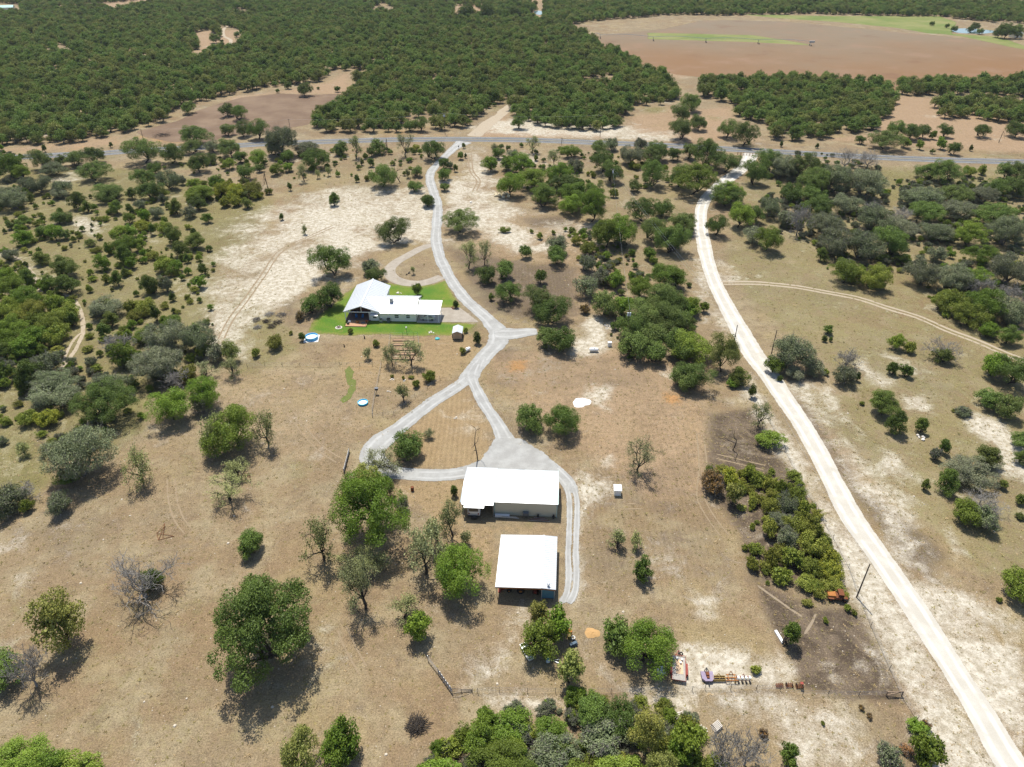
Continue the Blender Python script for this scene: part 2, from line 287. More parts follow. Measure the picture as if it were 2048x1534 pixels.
def make_ground():
    ys = [-3000, -600, -120, -10]; y = 18.0
    while y < 1500: ys.append(y); y += max(.42, (y + 40) * .0062)
    ys += [1650, 2000, 2700, 4000, 6500, 11000]
    u = np.concatenate([[-30, -8, -3, -1.6], np.linspace(-1, 1, 381), [1.6, 3, 8, 30]])
    ys = np.array(ys); hw = 42 + .78 * np.clip(ys, 0, 1500); hw[0:4] = 45; hw[-6:] = hw[-7]
    X = u[None, :] * hw[:, None]; Y = np.repeat(ys[:, None], len(u), 1); XY = np.stack([X.ravel(), Y.ravel()], 1)
    M = {c: np.zeros(len(XY)) for c in CH}
    for ch, amt, poly in SOIL:
        w = Parr(poly); dist = w[:, 1].mean(); fe = 1.2 + dist * .022
        lo, hi = w.min(0) - fe * 2, w.max(0) + fe * 2
        idx = np.where((XY[:, 0] > lo[0]) & (XY[:, 0] < hi[0]) & (XY[:, 1] > lo[1]) & (XY[:, 1] < hi[1]))[0]
        if not len(idx): continue
        s = seg_sd(XY[idx], w); v = amt * sstep((s + fe) / (2 * fe)); M[ch][idx] = np.maximum(M[ch][idx], v)
    nr, nc = X.shape; i = np.arange(nr * nc).reshape(nr, nc)
    f = np.stack([i[:-1, :-1], i[:-1, 1:], i[1:, 1:], i[1:, :-1]], -1).reshape(-1, 4)
    ca = np.stack([M['chalk'], M['olive'], M['brown'], M['golden']], 1).astype(np.float32)
    cb = np.stack([M['orange'], M['mown'], M['sand'], np.ones(len(XY))], 1).astype(np.float32)
    me = np_mesh('ground', np.concatenate([XY, np.zeros((len(XY), 1))], 1), f, ground_mat(), attrs={'soil_a': ('FLOAT_COLOR', ca), 'soil_b': ('FLOAT_COLOR', cb)})
    return tag(link(bpy.data.objects.new('ground', me)), kind='structure')
def ground_mat():
    k = NT('dry_ground'); a = k.attr('soil_a'); b = k.attr('soil_b')
    sa = k.n('ShaderNodeSeparateColor', {0: a.outputs['Color']}); sb = k.n('ShaderNodeSeparateColor', {0: b.outputs['Color']})
    n_big = k.noise(.018, 2, .6); n_mid = k.noise(.11, 3, .62); n_sm = k.noise(.7, 3, .65); n_fine = k.noise(4.2, 2, .75); n_mid2 = k.noise(.19, 3, .65, dist=.8)
    def layer(v, nz, amp=1.0, lo=.3, hi=.7):
        return k.ramp(k.math('ADD', v, k.math('MULTIPLY', k.math('SUBTRACT', nz, .5), amp)), lo, hi)
    edge = k.math('ADD', k.math('MULTIPLY', n_mid, .5), k.math('MULTIPLY', n_sm, .5))
    edge2 = k.math('ADD', k.math('MULTIPLY', n_mid2, .45), k.math('ADD', k.math('MULTIPLY', n_sm, .3), k.math('MULTIPLY', n_fine, .25)))
    c = k.mix(k.ramp(n_big, .35, .65), (.188, .132, .076), (.206, .157, .095))
    c = k.mix(k.ramp(n_mid, .42, .68), c, (.242, .196, .12))
    n_lg = k.noise(.042, 3, .6); c = k.mix(k.math('MULTIPLY', k.ramp(n_lg, .5, .68), .65), c, (.235, .185, .095)); c = k.mix(k.math('MULTIPLY', k.ramp(n_lg, .5, .34), .4), c, (.158, .130, .082))
    c = k.mix(k.math('MULTIPLY', k.ramp(n_mid2, .5, .72), .6), c, (.130, .092, .058))
    c = k.mix(layer(sb.outputs[2], edge, .8), c, k.mix(n_mid2, (.285, .203, .128), (.225, .152, .09)))
    c = k.mix(k.math('MULTIPLY', layer(sa.outputs[2], edge2, 1.5, .2, .7), .93), c, k.mix(k.ramp(n_mid2, .35, .65), (.060, .045, .033), (.125, .095, .067)))
    c = k.mix(k.math('MULTIPLY', layer(a.outputs['Alpha'], edge, 1.1), .8), c, k.mix(n_sm, (.262, .182, .094), (.225, .163, .09)))
    c = k.mix(k.math('MULTIPLY', layer(sa.outputs[1], edge2, 1.6, .25, .75), .75), c, k.mix(k.ramp(n_mid2, .35, .65), (.098, .102, .032), (.158, .146, .056)))
    c = k.mix(k.math('MULTIPLY', layer(sb.outputs[0], edge, 1.2), .8), c, (.30, .16, .06))
    chalk = k.math('MULTIPLY', layer(sa.outputs[0], k.math('ADD', k.math('MULTIPLY', n_mid2, .4), k.math('ADD', k.math('MULTIPLY', k.noise(.05, 3, .6), .45), k.math('MULTIPLY', n_fine, .15))), 2.8, .1, .74), .94)
    c = k.mix(chalk, c, k.mix(k.ramp(n_sm, .35, .65), (.335, .295, .222), (.47, .435, .36)))
    c = k.mix(k.math('MULTIPLY', k.ramp(k.noise(1.5, 2, .6), .56, .7), .45), c, (.175, .145, .062)); c = k.mix(k.math('MULTIPLY', k.ramp(k.noise(1.9, 2, .65), .57, .72), .5), c, (.30, .235, .155))
    # mower stripes
    wv = k.n('ShaderNodeTexWave', {'Vector': k.pos(), 'Scale': .28, 'Distortion': 3.0, 'Detail': 2, 'Detail Scale': .3}, wave_type='BANDS', bands_direction='X').outputs['Fac']
    st = k.math('MULTIPLY', k.math('SUBTRACT', wv, .5), k.math('MULTIPLY', sb.outputs[1], .15))
    # clods, tufts, pebbles
    sp = k.math('ADD', k.math('MULTIPLY', k.math('SUBTRACT', n_fine, .5), 1.95), k.math('MULTIPLY', k.math('SUBTRACT', n_sm, .5), .7))
    g = k.math('ADD', k.math('ADD', 1.0, st), k.math('MULTIPLY', sp, k.ramp(chalk, 0, 1, 1.0, .45)))
    c = k.scale(c, k.math('MAXIMUM', g, .35))
    nm = k.bump(k.math('ADD', n_fine, k.math('MULTIPLY', n_sm, 2.0)), .55, .16)
    return k.principled(c, .95, 0, nm, .1)
ground = make_ground()

# ------------------------------------------------------------------ sheets on the ground: roads, lawn, fields
def sheet_mat(name, build, fe_lo=.25, fe_hi=.55, amp=.8, rough=.9, nscale=.5, bumpd=.06, fine=2.2):
    """build(k) -> colour; alpha frays along the edge attribute (0 at the rim, 1 inside)"""
    k = NT(name); e = k.attr('edge').outputs['Fac']; c = build(k)
    n = k.math('ADD', k.math('MULTIPLY', k.noise(nscale, 4, .65), .55), k.math('MULTIPLY', k.noise(fine, 3, .7), .45))
    mid = (fe_lo + fe_hi) / 2; al = k.ramp(k.math('ADD', e, k.math('MULTIPLY', k.math('SUBTRACT', n, .5), amp)), mid - .04, mid + .04)
    nm = k.bump(k.noise(fine, 3, .7), .5, bumpd)
    return k.principled(c, rough, 0, nm, .15, al)
def spline(pts, step):
    pts = np.asarray(pts, float); n = len(pts); out = []
    for i in range(n - 1):
        p0 = pts[max(i - 1, 0)]; p1 = pts[i]; p2 = pts[i + 1]; p3 = pts[min(i + 2, n - 1)]
        m = max(1, int(np.hypot(*(p2 - p1)[:2]) / step))
        for j in range(m):
            t = j / m; out.append(.5 * ((2 * p1) + (-p0 + p2) * t + (2 * p0 - 5 * p1 + 4 * p2 - p3) * t * t + (-p0 + 3 * p1 - 3 * p2 + p3) * t ** 3))
    out.append(pts[-1]); return np.array(out)
def ribbon(name, pts, mat, z, step=1.0, na=11, rim=.35, jit=.12, kind='structure', parent=None, endfade=True, px=True):
    """pts (px, py, half width in metres): a strip along the spline; edge attribute rises over `rim` of the half width"""
    if px: w = np.array([[*P(x, y).xy, h] for x, y, h in pts])
    else: w = np.array(pts, float)
    c = spline(w, step); d = np.gradient(c[:, :2], axis=0); d /= np.linalg.norm(d, axis=1)[:, None] + 1e-9; nrm = np.stack([-d[:, 1], d[:, 0]], 1)
    u = np.linspace(-1, 1, na); L = len(c); s = np.cumsum(np.r_[0, np.hypot(*np.diff(c[:, :2], axis=0).T)])
    r = np.random.default_rng(abs(hash(name)) % 1000 if False else len(name) * 7 + int(z * 1e4))
    jl = np.convolve(r.normal(0, 1, L + 8), np.ones(5) / 5, 'same')[4:-4][:L]; jr = np.convolve(r.normal(0, 1, L + 8), np.ones(5) / 5, 'same')[4:-4][:L]
    wid = c[:, 2]; off = u[None, :] * wid[:, None]
    off = off + np.where(u[None, :] < 0, -np.abs(u)[None, :] * jl[:, None], np.abs(u)[None, :] * jr[:, None]) * jit * wid[:, None]
    V = np.concatenate([c[:, None, :2] + nrm[:, None, :] * off[:, :, None], np.full((L, na, 1), z)], 2)
    e = np.clip((1 - np.abs(u)) / rim, 0, 1)[None, :] * np.ones((L, 1))
    if endfade: e = e * np.clip(np.minimum(s, s[-1] - s) / 1.5, 0, 1)[:, None]
    tr = np.repeat(u[None, :], L, 0)
    i = np.arange(L * na).reshape(L, na); f = np.stack([i[:-1, :-1], i[1:, :-1], i[1:, 1:], i[:-1, 1:]], -1).reshape(-1, 4)[:, ::-1]
    me = np_mesh(name, V.reshape(-1, 3), f, mat, attrs={'edge': ('FLOAT', e.astype(np.float32)), 'track': ('FLOAT', tr.astype(np.float32))})
    o = link(bpy.data.objects.new(name, me)); tag(o, kind=kind)
    if parent: o.parent = parent
    return o
def patch(name, poly, mat, z, cell=.6, fe=1.0, kind='structure', px=True):
    w = Parr(poly) if px else np.asarray(poly, float); lo, hi = w.min(0) - fe, w.max(0) + fe
    xs = np.arange(lo[0], hi[0] + cell, cell); ys = np.arange(lo[1], hi[1] + cell, cell)
    X, Y = np.meshgrid(xs, ys); XY = np.stack([X.ravel(), Y.ravel()], 1); s = seg_sd(XY, w); e = np.clip((s + fe) / (2 * fe), 0, 1)
    nr, nc = X.shape; i = np.arange(nr * nc).reshape(nr, nc)
    f = np.stack([i[:-1, :-1], i[:-1, 1:], i[1:, 1:], i[1:, :-1]], -1).reshape(-1, 4)
    f = f[(e[f] > 0).any(1)]; used = np.unique(f); mp = np.zeros(len(XY), int); mp[used] = np.arange(len(used))
    me = np_mesh(name, np.concatenate([XY[used], np.full((len(used), 1), z)], 1), mp[f], mat, attrs={'edge': ('FLOAT', e[used].astype(np.float32))})
    return tag(link(bpy.data.objects.new(name, me)), kind=kind)
def ruts(k, base, dark, amt=.6, c0=.42, w=.2):
    """two wheel tracks from the strip's cross coordinate"""
    t = k.math('ABSOLUTE', k.attr('track').outputs['Fac']); d = k.math('ABSOLUTE', k.math('SUBTRACT', t, c0))
    f = k.math('MULTIPLY', k.ramp(d, w, 0.02), k.ramp(k.noise(.3, 4, .6), .3, .6))
    return k.mix(k.math('MULTIPLY', f, amt), base, dark)
M_GRAVEL = sheet_mat('grey_gravel', lambda k: ruts(k, k.mix(k.ramp(k.noise(.35, 5, .65), .35, .7), (.265, .262, .247), (.33, .33, .313)), (.41, .41, .395), .7), fe_lo=.2, fe_hi=.6, amp=1.3)
M_GRAVEL2 = sheet_mat('beige_gravel', lambda k: k.mix(k.ramp(k.noise(.4, 5, .65), .35, .7), (.265, .232, .187), (.325, .29, .24)), fe_lo=.3, fe_hi=.5, amp=.35)
M_CALICHE = sheet_mat('white_caliche', lambda k: ruts(k, k.mix(k.ramp(k.noise(.25, 5, .65), .35, .7), (.395, .37, .315), (.465, .44, .385)), (.60, .58, .53), .85, .42, .22), fe_lo=.2, fe_hi=.65, amp=1.1)
M_TRAIL = sheet_mat('pale_trail', lambda k: k.mix(k.noise(.6, 4, .6), (.29, .235, .165), (.37, .315, .235)), fe_lo=.2, fe_hi=.6, amp=1.3)
M_FAINT0 = sheet_mat('worn_path', lambda k: k.mix(k.noise(.8, 3, .6), (.20, .155, .105), (.27, .22, .155)), .4, .6, 2.0)
M_ASPHALT = sheet_mat('grey_asphalt', lambda k: k.mix(k.ramp(k.noise(.2, 4, .6), .35, .7), (.112, .116, .12), (.145, .148, .15)), fe_lo=.1, fe_hi=.3, amp=.2, bumpd=.01)
M_YELLOW = plain('road_yellow_paint', (.45, .33, .06), .7); M_WHITEP = plain('road_white_paint', (.6, .6, .57), .7)
def lr(rows):      # (left px, right px, row) -> centre line with true half widths
    out = []
    for l, r, y in rows:
        a, b = P(l, y), P(r, y); out.append((*((a + b) / 2).xy, (b - a).length / 2 * 1.12))
    return out
z = .012
highway_px = [(-700, 352), (-300, 333), (-100, 322), (99, 311), (205, 306.5), (255, 302.5), (410, 294.6), (528, 288), (636, 283.7), (760, 280), (851, 279), (919, 278.5), (1049, 280), (1182, 284.7), (1357, 292), (1447, 297.5), (1519, 301.5), (1639, 308.5), (1762, 315), (1895, 320), (2048, 324), (2300, 331), (2800, 344)]
road = ribbon('asphalt_road', [(x, y, 4.9) for x, y in highway_px], M_ASPHALT, .03, 4, 7, .1, .01, endfade=False)
hw_w = spline([[*P(x, y).xy, 0] for x, y in highway_px], 4)
def road_line(name, off, wd, mat):
    c = hw_w[:, :2]; d = np.gradient(c, axis=0); d /= np.linalg.norm(d, axis=1)[:, None]; n = np.stack([-d[:, 1], d[:, 0]], 1)
    a = c + n * (off - wd / 2); b = c + n * (off + wd / 2); V = np.zeros((len(c) * 2, 3)); V[0::2, :2] = a; V[1::2, :2] = b; V[:, 2] = .036
    i = np.arange(len(c) - 1) * 2; me = np_mesh(name, V, np.stack([i, i + 2, i + 3, i + 1], 1)[:, ::-1], mat)
    o = link(bpy.data.objects.new(name, me)); o.parent = road; return o
road_line('centre_line', -.16, .13, M_YELLOW); road_line('centre_line', .16, .13, M_YELLOW); road_line('edge_line', -3.5, .14, M_WHITEP); road_line('edge_line', 3.5, .14, M_WHITEP)
caliche = ribbon('caliche_road', lr([(2075, 2150, 1640), (1990, 2062, 1534), (1935, 1994, 1430), (1881, 1934, 1339), (1814, 1869, 1236), (1748, 1799, 1134), (1678, 1729, 1033), (1645, 1690, 965), (1592, 1633, 862), (1546, 1588, 794), (1512, 1557, 745), (1484, 1530, 708), (1456, 1496, 653), (1423, 1455, 585), (1404, 1433, 534), (1392, 1421, 482), (1389, 1414, 448), (1392, 1416, 414), (1404, 1430, 392), (1432, 1462, 365), (1468, 1496, 338), (1484, 1512, 318), (1486, 1516, 306)]), M_CALICHE, .016, px=False, jit=.05, rim=.3)
track_px = T('21', (270, 545), (310, 545), (480, 545), (700, 565), (900, 600), (1080, 635), (1250, 690), (1430, 745), (1600, 820), (1760, 880), (1970, 970), (2200, 1050))
tw = spline([[*P(x, y).xy, .55] for x, y in track_px], 1.0); dt = np.gradient(tw[:, :2], axis=0); dt /= np.linalg.norm(dt, axis=1)[:, None]; nt_ = np.stack([-dt[:, 1], dt[:, 0]], 1)
for s_ in (-.95, .95): ribbon('ranch_track', [(*(tw[i, :2] + nt_[i] * s_), .62) for i in range(0, len(tw), 4)], M_TRAIL, .02 + .002 * s_, .8, 5, .6, .25, px=False)
ribbon('foot_trail', [(x, y, .75) for x, y in T('01', (230, 560), (300, 600), (400, 620), (450, 670), (480, 740), (485, 830), (460, 900), (410, 980), (340, 1060))], M_TRAIL, .02, .8, 5, .6, .25)
ribbon('foot_trail', [(x, y, .5) for x, y in T('01', (480, 830), (430, 880), (390, 950), (365, 1020))], M_TRAIL, .024, .8, 5, .6, .25)
ribbon('foot_trail', [(x, y, .6) for x, y in T('01', (60, 370), (140, 430), (200, 500), (220, 570), (260, 600))], M_TRAIL, .028, .8, 5, .6, .3)
ribbon('foot_trail', [(x, y, .3) for x, y in T('23', (470, 95), (560, 160), (680, 245), (780, 310))], M_FAINT0, .02, .8, 5, .6, .25)
ribbon('foot_trail', [(x, y, .3) for x, y in T('23', (835, 255), (810, 320), (750, 415))], M_FAINT0, .024, .8, 5, .6, .25)
ribbon('dirt_track', [(x, y, h) for (x, y), h in zip(T('10', (780, 800), (860, 730), (950, 660), (1000, 620), (1060, 580), (1110, 565), (1180, 545)), (5, 5, 4.5, 4, 3.5, 3, 2.5))], M_TRAIL, .02, 2, 7, .5, .2)
ribbon('dirt_track', [(x, y, 2) for x, y in T('00', (1130, 350), (1240, 300), (1330, 270), (1350, 235), (1310, 210), (1310, 170), (1350, 140))], M_TRAIL, .02, 3, 5, .6, .2)
ribbon('dirt_track', [(x, y, 4) for x, y in T('00', (690, 60), (800, 35), (1000, 0), (1250, -40))], M_TRAIL, .02, 4, 5, .6, .2)
M_FAINT = sheet_mat('faint_wheel_track', lambda k: k.mix(k.noise(.8, 3, .6), (.215, .16, .10), (.25, .195, .125)), .5, .7, 2.4, nscale=.9)
def twin_track(pts, w=.26, gap=.8, z=.018, mat=None):
    c = spline([[*P(x, y).xy, 0] for x, y in pts], 1.5); d = np.gradient(c[:, :2], axis=0); d /= np.linalg.norm(d, axis=1)[:, None] + 1e-9; n = np.stack([-d[:, 1], d[:, 0]], 1)
    for s in (-1, 1): ribbon('wheel_track', [(*(c[i, :2] + n[i] * s * gap), w) for i in range(0, len(c), 3)], mat or M_FAINT, z + .001 * s, .8, 5, .6, .25, px=False)
twin_track(T('02', (1690, 180), (1800, 320), (1900, 420), (2000, 480))); twin_track(T('02', (1000, 560), (1010, 700), (1050, 820), (1130, 920)), z=.02); twin_track(T('13', (0, 330), (60, 470), (110, 570), (180, 680)), z=.022)
twin_track(T('22', (220, 440), (330, 470), (450, 490), (560, 520)), z=.018); twin_track(T('12', (1440, 480), (1480, 530), (1530, 570), (1540, 620)), z=.02); twin_track(T('12', (1640, 740), (1740, 750), (1810, 720), (1830, 670)), z=.022); twin_track(T('22', (150, 300), (170, 500), (160, 700), (250, 850), (370, 1000)), z=.024)
twin_track(T('01', (1290, 880), (1350, 760), (1440, 640), (1540, 500), (1640, 360), (1800, 280), (1980, 200)), .4, z=.018); twin_track(T('10', (760, 900), (770, 1000), (810, 1060), (780, 1130)), .5, z=.018)
# driveway: one strip from the highway, its forks, apron and spurs
drive = ribbon('gravel_driveway', [(930, 283, 5.5), (916, 291, 3.6), (902, 302, 2.6), (885, 318, 2.3), (867, 337, 2.3), (860, 355, 2.3), (864.5, 376, 2.3), (873, 400, 2.3), (875, 431, 2.3), (873, 459, 2.3), (871.5, 479, 2.3), (876.5, 503, 2.3), (888.5, 534, 2.2), (905.5, 564.5, 2.3), (926, 592, 2.4), (953.5, 619, 2.5), (981, 643, 2.9), (995, 662, 3.4), (995, 684, 3.3), (974, 708, 2.8), (953, 732, 2.7), (938, 752, 2.8), (929, 764, 2.6)], M_GRAVEL, .040)
ribbon('gravel_driveway', [(965, 715, 1.5), (952, 735, 2.2), (938, 755, 2.3), (910, 776, 2.2), (871, 801, 2.2), (834, 828, 2.2), (793, 859, 2.4), (760, 884, 3.0), (744, 908, 3.2), (757, 930, 3.0), (785, 943, 2.6), (817, 948, 2.3), (868, 951, 2.2), (919, 947, 2.2), (960, 936, 2.2)], M_GRAVEL, .044)
ribbon('gravel_driveway', [(955, 725, 1.5), (943, 748, 2.0), (949, 770, 1.7), (964, 801, 1.8), (984, 832, 1.8), (1001, 859, 2.0), (1012, 885, 2.8), (1018, 905, 4.0), (1024, 925, 4.5)], M_GRAVEL, .048)
ribbon('gravel_driveway', [(1000, 900, 2.5), (1040, 905, 2.5), (1075, 920, 2.2), (1112, 942, 1.9), (1136, 966, 1.8), (1145, 990, 1.7)], M_GRAVEL, .052)
for s_ in (-1, 1):
    ribbon('gravel_wheel_track', [(1138 + 6.5 * s_, 968, .8), (1146 + 7.5 * s_, 1000, .8), (1146 + 7.5 * s_, 1050, .85), (1144 + 7.5 * s_, 1100, .85), (1145 + 8 * s_, 1150, .85), (1141 + 8 * s_, 1185, .9), (1128 + 6.5 * s_, 1212, 1.0)], M_GRAVEL, .056 + .002 * s_, .6, 7, .8, .14)
ribbon('gravel_spur', [(985, 668, 2), (1005, 668, 4), (1030, 667, 3.4), (1055, 664, 2.6), (1078, 663, 2.0)], M_GRAVEL, .060)
patch('gravel_apron', [(922, 936), (962, 922), (978, 900), (990, 878), (1040, 878), (1085, 905), (1112, 930), (1116, 945), (1040, 938), (940, 945)], M_GRAVEL, .064, .5, .8)
ribbon('loop_driveway', [(866, 489, 1.9), (842, 497, 1.9), (814, 512, 2.0), (793, 524, 2.1), (779, 539, 2.2), (785, 555, 2.3), (808, 565, 2.4), (837, 567, 2.3), (862, 562, 2.2), (886, 552, 2.1)], M_GRAVEL2, .036, .8, 9, .25, .03)
patch('house_driveway', [(878, 616), (920, 616), (957, 644), (880, 644)], M_GRAVEL2, .034, .5, .4)
# lawn
def lawn_col(k):
    n1, n2, n3 = k.noise(.12, 4, .6), k.noise(.5, 4, .6), k.noise(3, 2, .6)
    c = k.mix(k.ramp(n1, .35, .65), (.062, .138, .013), (.118, .165, .02)); c = k.mix(k.math('MULTIPLY', k.ramp(n2, .55, .75), .6), c, (.185, .155, .05))
    e = k.attr('edge').outputs['Fac']; c = k.mix(k.math('MULTIPLY', k.ramp(k.math('ADD', e, k.math('MULTIPLY', k.math('SUBTRACT', n2, .5), 1.0)), 1.0, .5), .55), c, (.21, .17, .06))
    return k.scale(c, k.ramp(n3, .2, .8, .75, 1.2))
M_LAWN = sheet_mat('green_lawn', lawn_col, .35, .65, 1.5)
patch('lawn', [(618, 662), (626, 643), (648, 622), (675, 602), (700, 580), (716, 570), (750, 562), (785, 568), (830, 573), (868, 568), (892, 561), (905, 588), (921, 614), (880, 615), (880, 644), (952, 648), (934, 664), (900, 671), (870, 670), (830, 673), (760, 668), (690, 671), (640, 668)], M_LAWN, .024, .5, 2.0)
M_PATCHY = sheet_mat('patchy_grass', lambda k: k.mix(k.noise(.9, 3, .6), (.07, .115, .02), (.16, .15, .05)), .35, .65, 1.6)
patch('lawn_strip', T('12', (40, 10), (70, -10), (95, 0), (90, 60), (60, 110), (20, 135), (0, 120), (40, 80), (55, 40)), M_PATCHY, .024, .3, .6)
patch('lawn_strip', T('12', (30, -60), (55, -80), (80, -50), (70, 0), (40, 20)), M_PATCHY, .028, .3, .6)
# ploughed fields beyond the road
def rows(k, c, ang, sc, amt):
    v = k.n('ShaderNodeMapping', {'Vector': k.pos(), 'Rotation': (0, 0, ang)}).outputs[0]
    w = k.n('ShaderNodeTexWave', {'Vector': v, 'Scale': sc, 'Distortion': 2.5, 'Detail': 3, 'Detail Scale': .6}, bands_direction='Y').outputs['Fac']
    return k.scale(c, k.ramp(w, 0, 1, 1 - amt, 1 + amt))
def fieldA(k):
    n = k.noise(.006, 4, .6); n2 = k.noise(.03, 5, .65)
    s = k.n('ShaderNodeSeparateXYZ', {0: k.pos()}); g = k.ramp(k.math('ADD', k.math('MULTIPLY', s.outputs[1], .004), k.math('MULTIPLY', n, 2.0)), 2.9, 4.4)
    c = k.mix(g, (.178, .10, .046), (.168, .13, .085)); c = k.mix(k.math('MULTIPLY', k.ramp(n2, .5, .7), .6), c, (.215, .135, .085)); c = k.mix(k.math('MULTIPLY', k.ramp(n2, .45, .25), .5), c, (.118, .056, .032))
    return rows(k, c, .05, .35, .10)
def fieldB(k):
    n2 = k.noise(.05, 5, .65); c = k.mix(k.ramp(n2, .35, .7), (.128, .084, .054), (.185, .13, .084)); return rows(k, c, .2, .3, .1)
M_FA = sheet_mat('ploughed_soil', fieldA, .3, .6, .5, nscale=.05, fine=.4); M_FB = sheet_mat('tilled_soil', fieldB, .3, .6, .6, nscale=.05, fine=.4)
patch('ploughed_field', [(1186, 73), (1210, 95), (1245, 115), (1300, 136), (1350, 148), (1450, 160), (1600, 174), (1780, 180), (2048, 176), (2700, 160), (2700, 112), (2300, 103), (2048, 95), (1960, 82), (1880, 72), (1780, 63), (1640, 50), (1560, 43), (1450, 40), (1400, 42), (1330, 58)], M_FA, .02, 5, 6)
patch('tilled_field', T('00', (800, 770), (1050, 705), (1140, 655), (1300, 602), (1420, 570), (1640, 548), (1850, 555), (1985, 548), (1950, 610), (1840, 690), (1800, 730), (1560, 770), (1300, 800), (1240, 830), (1000, 830), (850, 800)), M_FB, .02, 2.5, 3)
def green_far(k):
    n = k.noise(.03, 4, .6); return k.mix(k.ramp(n, .35, .65), (.115, .15, .035), (.185, .185, .065))
M_GF = sheet_mat('irrigated_green', green_far, .3, .6, .6, nscale=.05, fine=.4)
patch('green_crop_strip', T('20', (-150, 192), (200, 200), (460, 206), (700, 244), (812, 266), (450, 246), (-150, 228)), M_GF, .03, 4, 5)
patch('green_crop_strip', T('20', (400, 84), (900, 94), (1550, 96), (1650, 130), (1620, 200), (1500, 196), (1300, 162), (950, 128), (600, 106)), M_GF, .034, 5, 6)
patch('green_crop_strip', T('20', (1500, 190), (1900, 215), (2048, 270), (2300, 300), (2300, 330), (2000, 280), (1700, 215)), M_GF, .038, 5, 6)
# ponds
k = NT('pond_water'); nm = k.bump(k.noise(.6, 3, .6), .15, .05); M_WATER = k.principled((.10, .16, .17), .08, 0, nm, .6)
def pond(name, px_poly):
    w = spline(np.concatenate([Parr(px_poly + px_poly[:1]), np.zeros((len(px_poly) + 1, 1))], 1), 4)[:-1]
    m = MB(); m.add([(x, y, .05) for x, y, _ in w], [tuple(range(len(w)))]); o = m.build(name, M_WATER); tag(o, kind='structure'); return o
pond('pond_water', T('20', (1615, 172), (1700, 166), (1800, 172), (1890, 184), (1820, 196), (1720, 196), (1650, 190)))
pond('pond_water', T('10', (1130, 66), (1160, 62), (1190, 70), (1190, 86), (1150, 84)))
# ------------------------------------------------------------------ buildings
M_ROOF = plain('white_metal_roof', (.53, .55, .565), .38, .15, .05, .6, .7)
M_ROOF2 = plain('pale_blue_roof_panel', (.55, .64, .70), .4, 0.0, .06, .6, .5)
M_CREAM = plain('cream_siding', (.80, .78, .68), .6, 0, .05, 1.2)
M_TANW = plain('tan_metal_wall', (.60, .565, .43), .55, 0, .05, 1.0)
M_TRIM = plain('white_trim', (.75, .75, .73), .5, 0, .05)
M_GREENTRIM = plain('pale_green_trim', (.42, .55, .50), .5, 0, .08)
M_GLASS = plain('window_glass', (.02, .025, .03), .08, 0, .1, 1, .8)
M_DARK = plain('dark_metal', (.03, .03, .032), .5, 0, .2)
M_GALV = plain('galvanised_steel', (.42, .44, .45), .4, .6, .15)
M_WOOD = plain('weathered_boards', (.26, .19, .13), .85, 0, .3, 4)
M_DECK = plain('deck_boards', (.42, .24, .14), .8, 0, .25, 3)
M_PORCH = plain('porch_floor', (.14, .10, .09), .8, 0, .25, 3)
M_BROWN = plain('stained_wood', (.16, .06, .03), .7, 0, .3, 3)
M_CONC = plain('concrete', (.46, .43, .38), .9, 0, .15, 1.5)
M_RUST = plain('rust', (.15, .055, .025), .95, 0, .5, 5)
M_RUSTO = plain('orange_rust', (.32, .13, .035), .9, 0, .45, 4)
M_RED = plain('faded_red_paint', (.25, .045, .03), .6, 0, .25, 2)
M_TIRE = plain('tyre_rubber', (.018, .018, .018), .9, 0, .2)
M_WHITE = plain('white_paint', (.78, .78, .76), .45, 0, .06)
M_BLUE = plain('blue_paint', (.015, .13, .34), .5, 0, .1)
M_TEAL = plain('teal_plastic', (.05, .36, .38), .45, 0, .1)
M_GREYP = plain('grey_plastic', (.12, .13, .14), .6, 0, .15)
class Loc:
    """local frame: x along, y back, on the ground"""
    def __init__(s, x, y, ang): s.o = Vector((x, y, 0)); s.M = Matrix.Rotation(ang, 3, 'Z'); s.a = ang
    def __call__(s, x, y, z): return s.o + s.M @ Vector((x, y, z))
def roof_slope(mb, q, t=.12, rib=.9, rh=.05, along=None):
    """q: eave-left, eave-right, ridge-right, ridge-left (local points); ribs run from eave to ridge"""
    q = [Vector(p) for p in q]; mb.slab(q, t); n = (q[1] - q[0]).cross(q[2] - q[0]).normalized(); L = (q[1] - q[0]).length; k = max(1, int(L / rib))
    for i in range(k + 1):
        f = min(max(i / k, .006), .994); a = q[0].lerp(q[1], f) + n * rh * .45; b = q[3].lerp(q[2], f) + n * rh * .45; mb.bar(a, b, .06, rh, n)
    return mb
# --- ranch house: local frame from its front-left eave corner
h_ang = math.radians(-2.4)
house = empty('ranch_house', (-49.45, 184.8, 0), h_ang); tag(house, 'white metal roofed ranch house with a gabled wing, porch and carport on green lawn', 'house')
m = MB()                                                            # walls, one part per wing, front walls built round their windows
m.prism([(.5, 5.6), (10.2, 5.6), (10.2, 17.4), (.5, 17.4)], 0, 2.95)
m.add([(.5, 5.6, 2.95), (10.2, 5.6, 2.95), (5.35, 5.6, 4.75), (.5, 17.4, 2.95), (10.2, 17.4, 2.95), (5.35, 17.4, 4.75)], [(0, 1, 2), (4, 3, 5), (0, 2, 5, 3), (1, 4, 5, 2)])
m.build('wing_wall', M_CREAM, house)
m = MB(); m.box((9.0, 3.0, 1.35), (2.6, 5.2, 2.7)); m.build('utility_wall', M_CREAM, house)
m = MB(); W0, W1, H1 = 10.5, 21.3, 2.72
wins = [(14.9, 16.3), (18.3, 19.6)]; xs = [W0] + [v for w in wins for v in w] + [W1]
